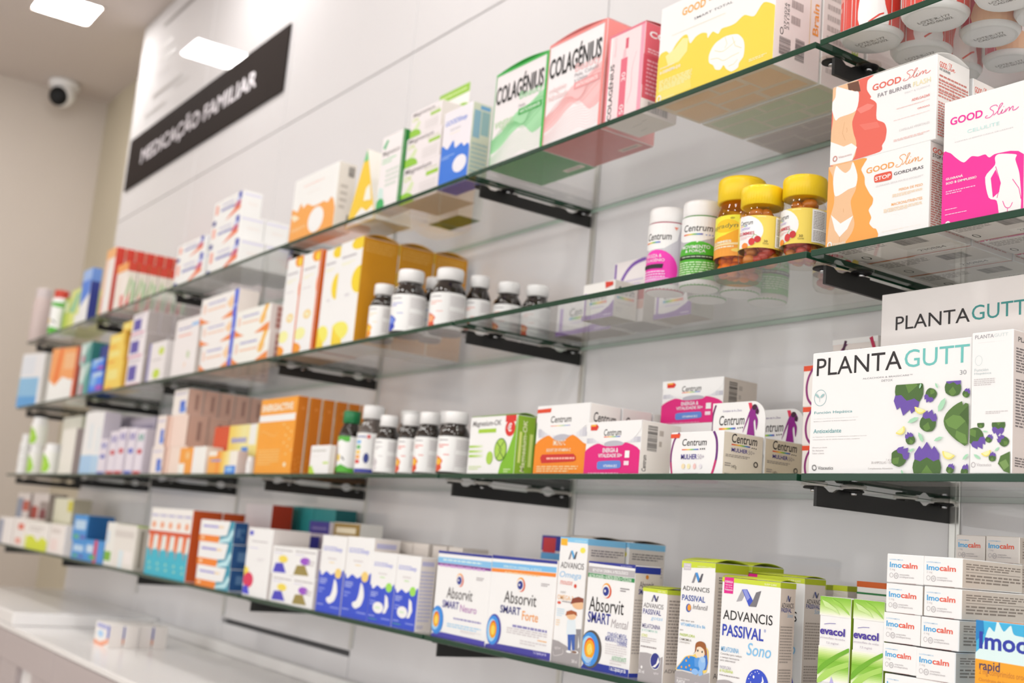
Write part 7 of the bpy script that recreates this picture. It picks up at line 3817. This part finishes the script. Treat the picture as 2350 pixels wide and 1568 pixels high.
K('r2l1', 'white carton with purple wave and rainbow bar, nearest of the purple ones', '#f1edea', g, R='#ebe5df', B='#d9cdc2'); K('r2l2', 'white carton with purple wave, leftmost, low behind the glass edge', '#e9e5e6', g, R='#e0d8d2', B='#d0c4ba'); K('r2l3', 'white carton with purple wave seen under the pink bottle', '#e9e5e6', g, R='#e0d8d2', B='#d0c4ba')
K('r2l4', 'white carton with purple arc and colour squares behind the purple-wave carton', '#e6e0e0', R='#d8cfc8')
bottle('r2m', 'vitamin_bottle', 'bottle', 'white-capped bottle with pink circle label on the second shelf', None, 'can', solid('pink_rim', '#c8446a', .3), CAPW, 'lab_pink')
GB = solid('green_rim', '#4aa52c', .3)
bottle('r2n', 'vitamin_bottle', 'bottle', 'white-capped bottle with green circle label beside the pink one', 'green vitamin bottles', 'can', GB, CAPW, 'lab_green')
for k, t in (('r2o0', 'white-based bottle directly behind the pink and green bottles'), ('r2o1', 'white-based green bottle behind the tall yellow jar, front of the hidden two'), ('r2o2', 'white-based green bottle, rearmost behind the tall yellow jar')): bottle(k, 'vitamin_bottle', 'bottle', t, 'green vitamin bottles', 'can', GB, CAPW, 'lab_green', a0=-20)
for k in ('r2m', 'r2n', 'r2o0', 'r2o1', 'r2o2'):
    x, y, r, h, z = LAY[k]; par = [ob for ob in COL.objects if ob.type == 'EMPTY' and abs(ob.location.x-x) < 1e-4 and abs(ob.location.y-y) < 1e-4][0]
    mb = MB(); mb.lathe([(r*.92, -.0001), (r*1.004, .003), (r*1.004, h*.068), (r*.99, h*.07)], CAPW, 48); mb.build('base', par)
def zz_(i, n, hm): return .0085+hm*(i//9)/max(1, n//9)
def gummies(key, label, n, mats, hmax):
    x, y, r, h, z = LAY[key]; mb = MB(); rng = random.Random(len(label)); 
    for i in range(n):
        lay = i//9; a = rng.uniform(0, 6.28); q = (r*(.84 if zz_(i, n, hmax) > h*.6 else 1)-.009)*(.15 if i % 9 == 0 else rng.uniform(.55, .92)); zz = .0085+hmax*lay/max(1, n//9); s = rng.uniform(.0062, .0082)
        cx, cy = q*math.cos(a), q*math.sin(a); prof = [(s*math.sin(math.radians(t)), zz-s*.8*math.cos(math.radians(t))) for t in (12, 40, 70, 100, 130, 160)]
        mb.lathe(prof, (mats[i % len(mats)] if lay < 6 or key == 'r2p' else GUMO), 10, cx, cy)  # upper layers all orange: amber light from the yellow cap put into colour
    tag(mb.build('gummies', None, (x, y, z)), label, 'gummies', None, 'stuff')
bottle('r2p', 'gummy_jar', 'jar', 'tall yellow-capped jar with orange and yellow label on the second shelf', None, 'jar', AMBERP, CAPY, 'lab_supra', a0=-52, span=280, labbase='#fba91a')
g = 'yellow-capped gummy jars'
bottle('r2q', 'gummy_jar', 'jar', 'clear yellow-capped gummy jar with cherry label, left of the cherry pair', g, 'jar', CLEARP, CAPY, 'lab_gummy', a0=-22, span=185, labbase='#fbd560')
bottle('r2r', 'gummy_jar', 'jar', 'clear yellow-capped gummy jar with cherry label next to the slimming boxes', g, 'jar', CLEARP, CAPY, 'lab_gummy', a0=-42, span=185, labbase='#fbd560')
bottle('r2r2', 'gummy_jar', 'jar', 'clear gummy jar standing at the back behind the shelf joint bracket', g, 'jar', CLEARP, CAPY, 'lab_gummy', a0=-20, span=290, labbase='#fbd560')
gummies('r2p', 'golden gummies filling the tall yellow jar', 90, [GUMO, solid('gummy_gold', '#f0a81c', .3)], .075)
gummies('r2q', 'red and orange gummies inside the left cherry-label jar', 108, [GUMR, GUMO, GUMR, GUMO], .061); gummies('r2r', 'red and orange gummies inside the jar next to the slimming boxes', 108, [GUMR, GUMO, GUMR, GUMO], .068); gummies('r2r2', 'red and orange gummies inside the jar standing at the back', 40, [GUMR, GUMR, GUMO], .04)
o = K('r2s1', 'orange and white slimming carton with torso photo, lower of two at the shelf joint', '#fbf8f6', 'orange slimming cartons', name='slimming_box', R='#f3e6e2', B='#ece7e2')
queue(o, 2, ['orange slimming carton, second row under the red one', 'orange slimming carton, rear row against the wall'], .0725)
K('r2s2', 'red and white slimming carton with torso photo standing on the orange one', '#fbf8f6', name='slimming_box', R='#f4ebe7', flap=('#f2ece8', .006, 'y'))
a = list(LAY['r2s2']); a[1] = .0725; a[3] = .062; a[4] = .083
carton('r2s3', 'slimming_box', 'box', '#f6f1ee', 'slimming carton with red side print behind the red torso carton', None, R='#f1e7e2', dims=a)
o = K('r2t', 'white and magenta slimming carton with a body outline at the right edge', '#fbf8f7', 'magenta slimming cartons', name='slimming_box', R='#f0e6ea', B='#ebe6e3')
queue(o, 2, ['magenta slimming carton, second row behind the front one', 'magenta slimming carton, rear row by the wall'], .064)
# ---- third row
bottle('r3a', 'medicine_bottle', 'bottle', 'teal bottle with white top at the left end of the third shelf', None, 'tub', CAPW, CAPW, 'lab_blank', labbase='#4fae a8'.replace(' ', ''))
bottle('r3b1', 'medicine_bottle', 'bottle', 'white jar with green label, lower of the stacked two', 'white and green jars', 'tub', CAPW, CAPW, 'lab_lime', labbase='#cfe0a0'); bottle('r3b2', 'medicine_bottle', 'bottle', 'white jar with green label, upper of the stacked two', 'white and green jars', 'tub', CAPW, CAPW, 'lab_lime', labbase='#e2ead0'); bottle('r3b3', 'medicine_bottle', 'bottle', 'lime green jar with white lid beside the stacked white jars', 'white and green jars', 'tub', CAPW, CAPW, 'lab_lime', labbase='#a9d24a')
K('r3b4', 'white carton with green patch beside the lime jar', '#efece4', R='#b5a8a4'); K('r3b5', 'white carton with lime dots at the back behind the green jars', '#e9e8dc', R='#cfd0b8')
K('r3c1', 'tall white carton with pale blue foot, left of the pair on third shelf', '#f3f2f5', 'tall pale blue cartons', R='#e5e2e8'); K('r3c2', 'tall white carton with pale blue foot, right of the pair on third shelf', '#f3f2f5', 'tall pale blue cartons', R='#d0cad6')
for i, t in enumerate(('blue-footed', 'red-footed, taller', 'red-footed, second', 'violet-footed', 'green-marked')): K('r3d%d' % i, 'slim lilac-white carton, %s, in the row left of the peach stack' % t, '#e6dfea', 'slim lilac cartons', R='#cfc6d2')
K('r3d5', 'greyish lilac carton at the back, left of two behind the slim row', '#bcb4c4', 'grey lilac cartons', R='#a8a0b0'); K('r3d6', 'greyish lilac carton at the back, right of two behind the slim row', '#bcb4c4', 'grey lilac cartons', R='#a8a0b0')
g = 'peach and white cartons'
K('r3e1', 'peach white carton with blue mark, bottom step of the peach stack', '#f1e4df', g, R='#ecd2c6'); K('r3e2', 'peach white carton with blue mark, middle step of the peach stack', '#f1e4df', g, R='#ecd2c6')
K('r3e1b', 'plain peach carton in the lower layer behind the orange boxes', '#ecd6ca', g, R='#e2bfb0')
o = K('r3e2b', 'plain peach carton in the middle layer of the peach stack', '#ecd6ca', g, R='#d8b0a0')
queue(o, 3, ['peach carton, %s behind in the middle layer' % s for s in ('second', 'third', 'fourth')], .0515)
o = K('r3e3', 'peach white carton with blue mark, top of the peach stack', '#f3e8e3', g, R='#d9b3a4')
queue(o, 4, ['peach carton, %s behind in the top layer' % s for s in ('second', 'third', 'fourth', 'fifth')])
K('r3f1', 'small orange carton with white patch under the peach stack', '#f0a040'); K('r3f2', 'small plain white carton beside the small orange one', '#f3eeea', R='#e9dcd6')
K('r3f3', 'white and yellow carton with blue corner in front on the third shelf', '#f5e9df', 'yellow cartons with blue corners', R='#e2cfcb'); K('r3f4', 'red and yellow carton with blue patch behind the blue-cornered one', '#f5dc90', 'yellow cartons with blue corners', R='#e8b03a')
bottle('r3f5', 'medicine_bottle', 'bottle', 'tiny green bottle left of the big orange box', None, 'tub', CAPW, CAPW, 'lab_blank', labbase='#6fd080')
o = K('r3g', 'big orange carton with white band, front of the orange row on third shelf', '#f0a032', 'orange energy cartons', R='#cf7418')
queue(o, 6, ['orange carton, %s in the row behind the big orange box' % s for s in ('second', 'third', 'fourth', 'fifth', 'sixth', 'last')], .0285)
K('r3h', 'small white carton with green corner in front of the orange row', '#f6f3ef', R='#e3ddd8')
bottle('r3i', 'pill_bottle', 'bottle', 'dark bottle with green cap and lemon label on the third shelf', None, 'amber', BROWN, CAPG, 'lab_lemon', a0=-15, span=160)
bottle('r3j', 'pill_bottle', 'bottle', 'tall bottle with white cap and rainbow blocks on the label', None, 'amber', CLEARB, CAPW, 'lab_rainbow', a0=-12, span=160)
g = 'brown vitamin bottles on the third shelf'
for k, lb, t in (('r3k', 'lab_blank', 'brown white-capped bottle with grey label beside the rainbow-label bottle'), ('r3l', 'lab_blank', 'white-capped bottle at the back behind the grey-label one'), ('r3m', 'lab_lys', 'brown bottle with red and yellow label, left of three alike'), ('r3n', 'lab_lys', 'brown bottle with red and yellow label, middle of three alike'), ('r3o', 'lab_blank', 'white-capped bottle at the back behind the red-label bottles'), ('r3p', 'lab_lys', 'brown bottle with red and yellow label beside the green mineral box')): bottle(k, 'pill_bottle', 'bottle', t, g, 'amber', BROWN, CAPW, lb, a0=-15, span=150)
o = K('r3q', 'white and green mineral carton with red euro badge on the third shelf', '#f2f0ee', 'green mineral cartons', R='#8fb832', T='#7fae2a', flap=('#86b32e', .003, 'y'))
queue(o, 1, ['green-sided mineral carton right behind the euro-badge one'])
o = K('r3r', 'white and orange vitamin carton with silver tubes printed on it', '#f3f1f0', 'white orange vitamin cartons', R='#eeeae6', T='#c9b9a4')
queue(o, 2, ['white vitamin carton, second behind the orange vitamin one', 'white vitamin carton, third behind the orange vitamin one'])
g = 'white and magenta vitamin cartons'
K('r3s', 'white and magenta vitamin carton at the front edge of the third shelf', '#f3f1f0', g, R='#efe9e4', name='vitamin_box')
a = list(LAY['r3t']); zt = a[5]; a[5] = 0; a[4] = zt-.0003; carton('r3t_b', 'vitamin_box', 'box', '#f0edeb', 'white carton under the raised magenta one at the back', g, R='#e6dfd8', dims=a)
K('r3t', 'white and magenta vitamin carton raised at the back of the third shelf', '#f3f1f0', g, R='#d8cec4', name='vitamin_box')
g = 'white purple-arc vitamin cartons'
a = list(LAY['r3u']); o = carton('r3u', 'vitamin_box', 'box', '#f5f2ef', 'white vitamin carton with purple arcs, front one at the shelf edge', g, R='#e6dccb', T='#efe9e2')
zh = .0943
def header(par, dy, w, h):
    mb = MB(); r = .022; n = 8; pts = [(0, h*.6), (w, h*.6)] + [(w-r+r*math.cos(math.radians(90*i/n)), zh-r+r*math.sin(math.radians(90*i/n))) for i in range(n+1)] + [(0, zh)]
    mb.prism(pts, -.0016, -.0008, ink('#f3f0ee'), 'xz'); z0 = h*.98
    print_on(mb, ART['head']['F'], w, zh-z0-.002, lambda u, v, oo: (u, -.0016-oo, z0+v)); fixn(mb.build('header_card', par))
for i, t in enumerate(('second behind, with a dress-figure header card', 'third behind, its dress-figure header card in shade')):
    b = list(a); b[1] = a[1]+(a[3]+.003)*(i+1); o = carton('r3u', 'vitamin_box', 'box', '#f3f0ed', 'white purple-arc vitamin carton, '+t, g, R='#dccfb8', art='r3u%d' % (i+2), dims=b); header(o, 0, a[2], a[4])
for k, t in (('r3w1', 'bottom of the narrow stack beside the wide box'), ('r3w2', 'middle of the narrow stack beside the wide white box'), ('r3w3', 'top of the narrow stack beside the wide white box')): K(k, 'small white carton with purple arc, '+t, '#efe9e5', 'small purple-arc cartons', R='#d8cfc8')
for i in range(3):
    b = list(LAY['r3w4']); b[4] = .0452; b[5] = .0454*i; carton('r3w4', 'medicine_box', 'box', '#e6dfda', 'small white carton low in the rear stack hidden behind the wide white box', 'hidden rear stack', dims=b)
b = list(LAY['r3w4']); b[5] = .1364; carton('r3w4', 'medicine_box', 'box', '#e8e0dc', 'small white carton with purple and red arcs on the rear stack behind the display box', None, dims=b)
K('r3x', 'wide white carton with black and teal heading and artichoke artwork', '#f9f7f6', name='supplement_box', R='#efe9e6')
K('r3y', 'tall white display carton with black and teal heading behind the wide one', '#e6e1df', name='display_box', L='#cdbfa6', R='#e6e1df')
K('r3z', 'narrow white carton with artichoke artwork at the right edge of third shelf', '#f8f6f5', name='supplement_box', R='#d3c7c2', T='#b8784a')
# ---- bottom row
K('r4a1', 'small white carton at the left end of the bottom shelf', '#efeae8', R='#e6dfda'); K('r4a2', 'small white and red carton, second from left end of the bottom shelf', '#efe9e6', R='#e6dfda')
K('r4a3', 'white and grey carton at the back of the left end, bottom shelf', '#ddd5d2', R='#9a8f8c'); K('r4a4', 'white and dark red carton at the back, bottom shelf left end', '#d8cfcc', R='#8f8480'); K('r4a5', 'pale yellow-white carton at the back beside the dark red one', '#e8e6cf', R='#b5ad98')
K('r4b', 'white carton with jagged yellow foot on the bottom shelf', '#f0ebe6'); K('r4c', 'pinkish white carton right of the jagged yellow one', '#f0e8e4')
K('r4d1', 'blue carton, lower of the blue stack on the bottom shelf', '#3f92d8', 'blue cartons', R='#2a6aa2'); K('r4d2', 'blue carton with dark blue side, upper of the blue stack', '#3f92d8', 'blue cartons', R='#1f5c94'); K('r4d3', 'blue carton with red stripe in front of the blue stack', '#3f92d8', 'blue cartons', R='#2a6aa2')
K('r4e1', 'slim white carton with green foot right of the blue stack', '#e9e9e4', R='#cfcabf'); K('r4e2', 'white carton with grey print between the blue and teal boxes', '#e6e2dc', R='#c9c4ba', T='#b5cf7a')
g = 'slim teal and orange cartons'; o = None
for i, t in enumerate(('first', 'second', 'third', 'fourth', 'last')): o = K('r4f%d' % i, 'slim teal-footed carton with orange flames, %s from left of five' % t, '#f2ece8', g, R='#c2501c', name='sachet_box')
# two-tone side
for i in range(3): 
    c = copy_thing(o, dy=.072*(i+1)); c['label'] = 'teal and orange carton, %s behind the last slim one' % ('first', 'second', 'third')[i]
g = 'white orange and teal cartons'
for i, t in enumerate(('bottom', 'middle', 'top')): K('r4g%d' % (i+1), 'white, orange and teal carton with navy side, %s of three' % t, '#f3efee', g, R='#1f4c80', name='syrup_box', T='#2f7f92')
a = LAY['r4g3']
K('r4z4', 'white and red carton at the back above the orange-teal stack', '#d8d0d4', name='syrup_box', R='#b23a22')
for i in range(4): K('r4z%d' % i, 'teal carton, %s of the tall teal row at the back of the bottom shelf' % ('first', 'second', 'third', 'rightmost')[i], '#2f8f92', 'tall teal cartons', name='sachet_box', R='#1f6f74', T='#2a8084')
K('r4h0', 'white carton with red and yellow balloons left of the small white stacks', '#f5f2f0', R='#e3dcda')
for k, t in (('r4h1', 'lower left of the small four'), ('r4h2', 'lower right of the small four'), ('r4h3', 'upper left of the small four'), ('r4h4', 'upper right of the small four')): K(k, 'white carton with colour blobs, '+t, '#f3f0ee', 'small colour-blob cartons', R='#cfc8cc')
K('r4h5', 'white carton with navy top band behind the small four', '#eeeaf0', R='#3a3a9c'); K('r4h6', 'white and dark violet carton rising behind the navy-banded one', '#e3dbe2'); K('r4h7', 'white carton with gold top band beside the dark violet one', '#f0ece6', T='#d8cbb4')
g = 'blue and white sleep cartons'
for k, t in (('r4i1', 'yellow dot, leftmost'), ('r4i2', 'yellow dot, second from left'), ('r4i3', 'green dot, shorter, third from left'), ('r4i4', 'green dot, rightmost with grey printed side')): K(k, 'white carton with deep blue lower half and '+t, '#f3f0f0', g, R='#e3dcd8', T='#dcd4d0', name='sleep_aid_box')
for i in range(5): K('r4x%d' % i, 'shaded white carton, %s of five behind the blue sleep boxes' % ('first', 'second', 'third', 'fourth', 'fifth')[i], '#d5cdc6', 'rear sleep cartons', name='sleep_aid_box', art='rear', T='#b8aea4')  # shade of the rear boxes is put into these darker board colours
K('r4j', 'white carton with purple bar and light bulb logo on the bottom shelf', '#f3f1f0', R='#d8d0cc', T='#e8e2dc', name='supplement_box'); K('r4k', 'white carton with orange bar and light bulb logo on the bottom shelf', '#f4f2f1', R='#e3dcd8', T='#efe9e2', name='supplement_box')
o = copy_thing([x for x in COL.objects if x.get('label', '').startswith('white carton with orange bar')][0], dy=.062); o['label'] = 'white-topped carton right behind the orange bar carton'
K('r4k2', 'red and blue banded carton at the back behind the light bulb cartons', '#cfc8ca')
o = K('r4l', 'tall slim white carton with two cartoon figures and a pale blue top', '#f4f1ef', R='#e2dad2', T='#d8c9b4', flap=('#b9b3ac', .003, 'y'), name='syrup_box')
c = copy_thing(o, dx=.004, dy=.066); c['label'] = 'pale blue-topped carton right behind the cartoon-figure one'
K('r4m', 'white carton with green bar, light bulb and dark blue foot', '#f6f4f3', R='#ded5cc', T='#27389a', name='supplement_box')
K('r4n', 'small lime-topped carton with a blue moon disc on the bottom shelf', '#f5f3f2', R='#d8cdc4', T='#c0cf3a', name='drops_box', flap=('#b9c634', .002, 'y'))
o = K('r4o', 'tall lime-topped carton with sleeping girl and bear drawing', '#f6f4f3', R='#d5cac0', T='#c5d23a', name='syrup_box', flap=('#c2cf38', .004, 'y'))
c = copy_thing(o, dy=.058); c['label'] = 'tall lime-topped carton directly behind the girl-and-bear one'
K('r4p', 'lime-topped sleep carton with night-sky head, front of two', '#f8f6f5', R='#cdbfb4', T='#c3d036', name='sleep_aid_box', flap=('#c0cd36', .002, 'y')); K('r4q', 'lime-topped sleep carton with night-sky head, set back behind', '#f6f4f3', R='#d2c8c0', T='#c3d036', name='sleep_aid_box', flap=('#c0cd36', .002, 'y'))
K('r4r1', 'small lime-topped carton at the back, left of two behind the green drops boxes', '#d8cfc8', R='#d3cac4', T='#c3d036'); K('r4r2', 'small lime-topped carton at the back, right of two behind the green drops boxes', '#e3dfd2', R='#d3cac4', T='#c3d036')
K('r4s', 'white carton with orange top and green stripe behind the green drops boxes', '#f0edea', R='#d3cac4', T='#d8682a')
K('r4t1', 'green and white laxative carton, left of the two', '#f7f7f0', 'green laxative cartons', R='#8fae2a', T='#f1f1ec', name='drops_box'); K('r4t2', 'green and white laxative carton beside the white tablet stack', '#f7f7f0', 'green laxative cartons', R='#8fae2a', T='#f1f1ec', name='drops_box')
g = 'small white tablet cartons'
on_ = {1: 'topmost', 2: 'second from top', 3: 'third from top', 4: 'fourth from top', 5: 'fifth from top'}
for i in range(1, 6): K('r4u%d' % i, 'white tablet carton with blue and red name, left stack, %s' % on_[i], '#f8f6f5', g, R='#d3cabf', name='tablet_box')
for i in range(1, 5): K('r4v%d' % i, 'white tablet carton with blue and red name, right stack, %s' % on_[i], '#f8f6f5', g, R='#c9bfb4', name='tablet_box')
for k, t in (('u', 'left'), ('v', 'right')):
    a = list(LAY['r4u5']); 
    if k == 'v': a[0] = LAY['r4v4'][0]; a[2] = .0405
    zb = LAY['r4u5'][5] if k == 'u' else LAY['r4v4'][5]; n = max(1, round((zb-Z[4])/.0273)); hh = (zb-Z[4])/n
    for j in range(n):
        b = list(a); b[5] = Z[4]+hh*j+.0001; b[4] = hh-.0003; b[3] = .085; carton('r4u5', 'tablet_box', 'box', '#f8f6f5', 'white tablet carton at the foot of the %s stack below the picture edge' % t, g, R='#d3cabf', dims=b)
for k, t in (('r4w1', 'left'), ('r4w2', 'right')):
    K(k, 'white tablet carton in shade on the rear stack, %s of two' % t, '#ded6d0', g, R='#b5aaa0', name='tablet_box')  # rear stacks reuse the white carton with shade painted into greyer colours
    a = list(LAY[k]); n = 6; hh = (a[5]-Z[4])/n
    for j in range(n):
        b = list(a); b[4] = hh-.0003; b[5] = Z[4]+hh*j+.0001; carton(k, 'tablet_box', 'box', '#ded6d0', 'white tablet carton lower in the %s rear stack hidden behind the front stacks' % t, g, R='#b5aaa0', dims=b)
K('r4y', 'blue and orange tablet carton with large blue name at the right edge', '#3fb0de', R='#2a86b0', T='#f0a060', name='tablet_box')
# ---- on the counter
x, y, w, d, h, z = LAY['ctr']
for i, t in enumerate(('front', 'second', 'third', 'rear')): carton('ctr', 'medicine_box', 'box', '#f0ebe8', 'white, blue and orange carton on the counter, %s of four in a row' % t, 'cartons on the counter', dims=[x+.006*(i % 2), y+(d+.002)*i, w, d, h, ZK], R='#ebe5e1')
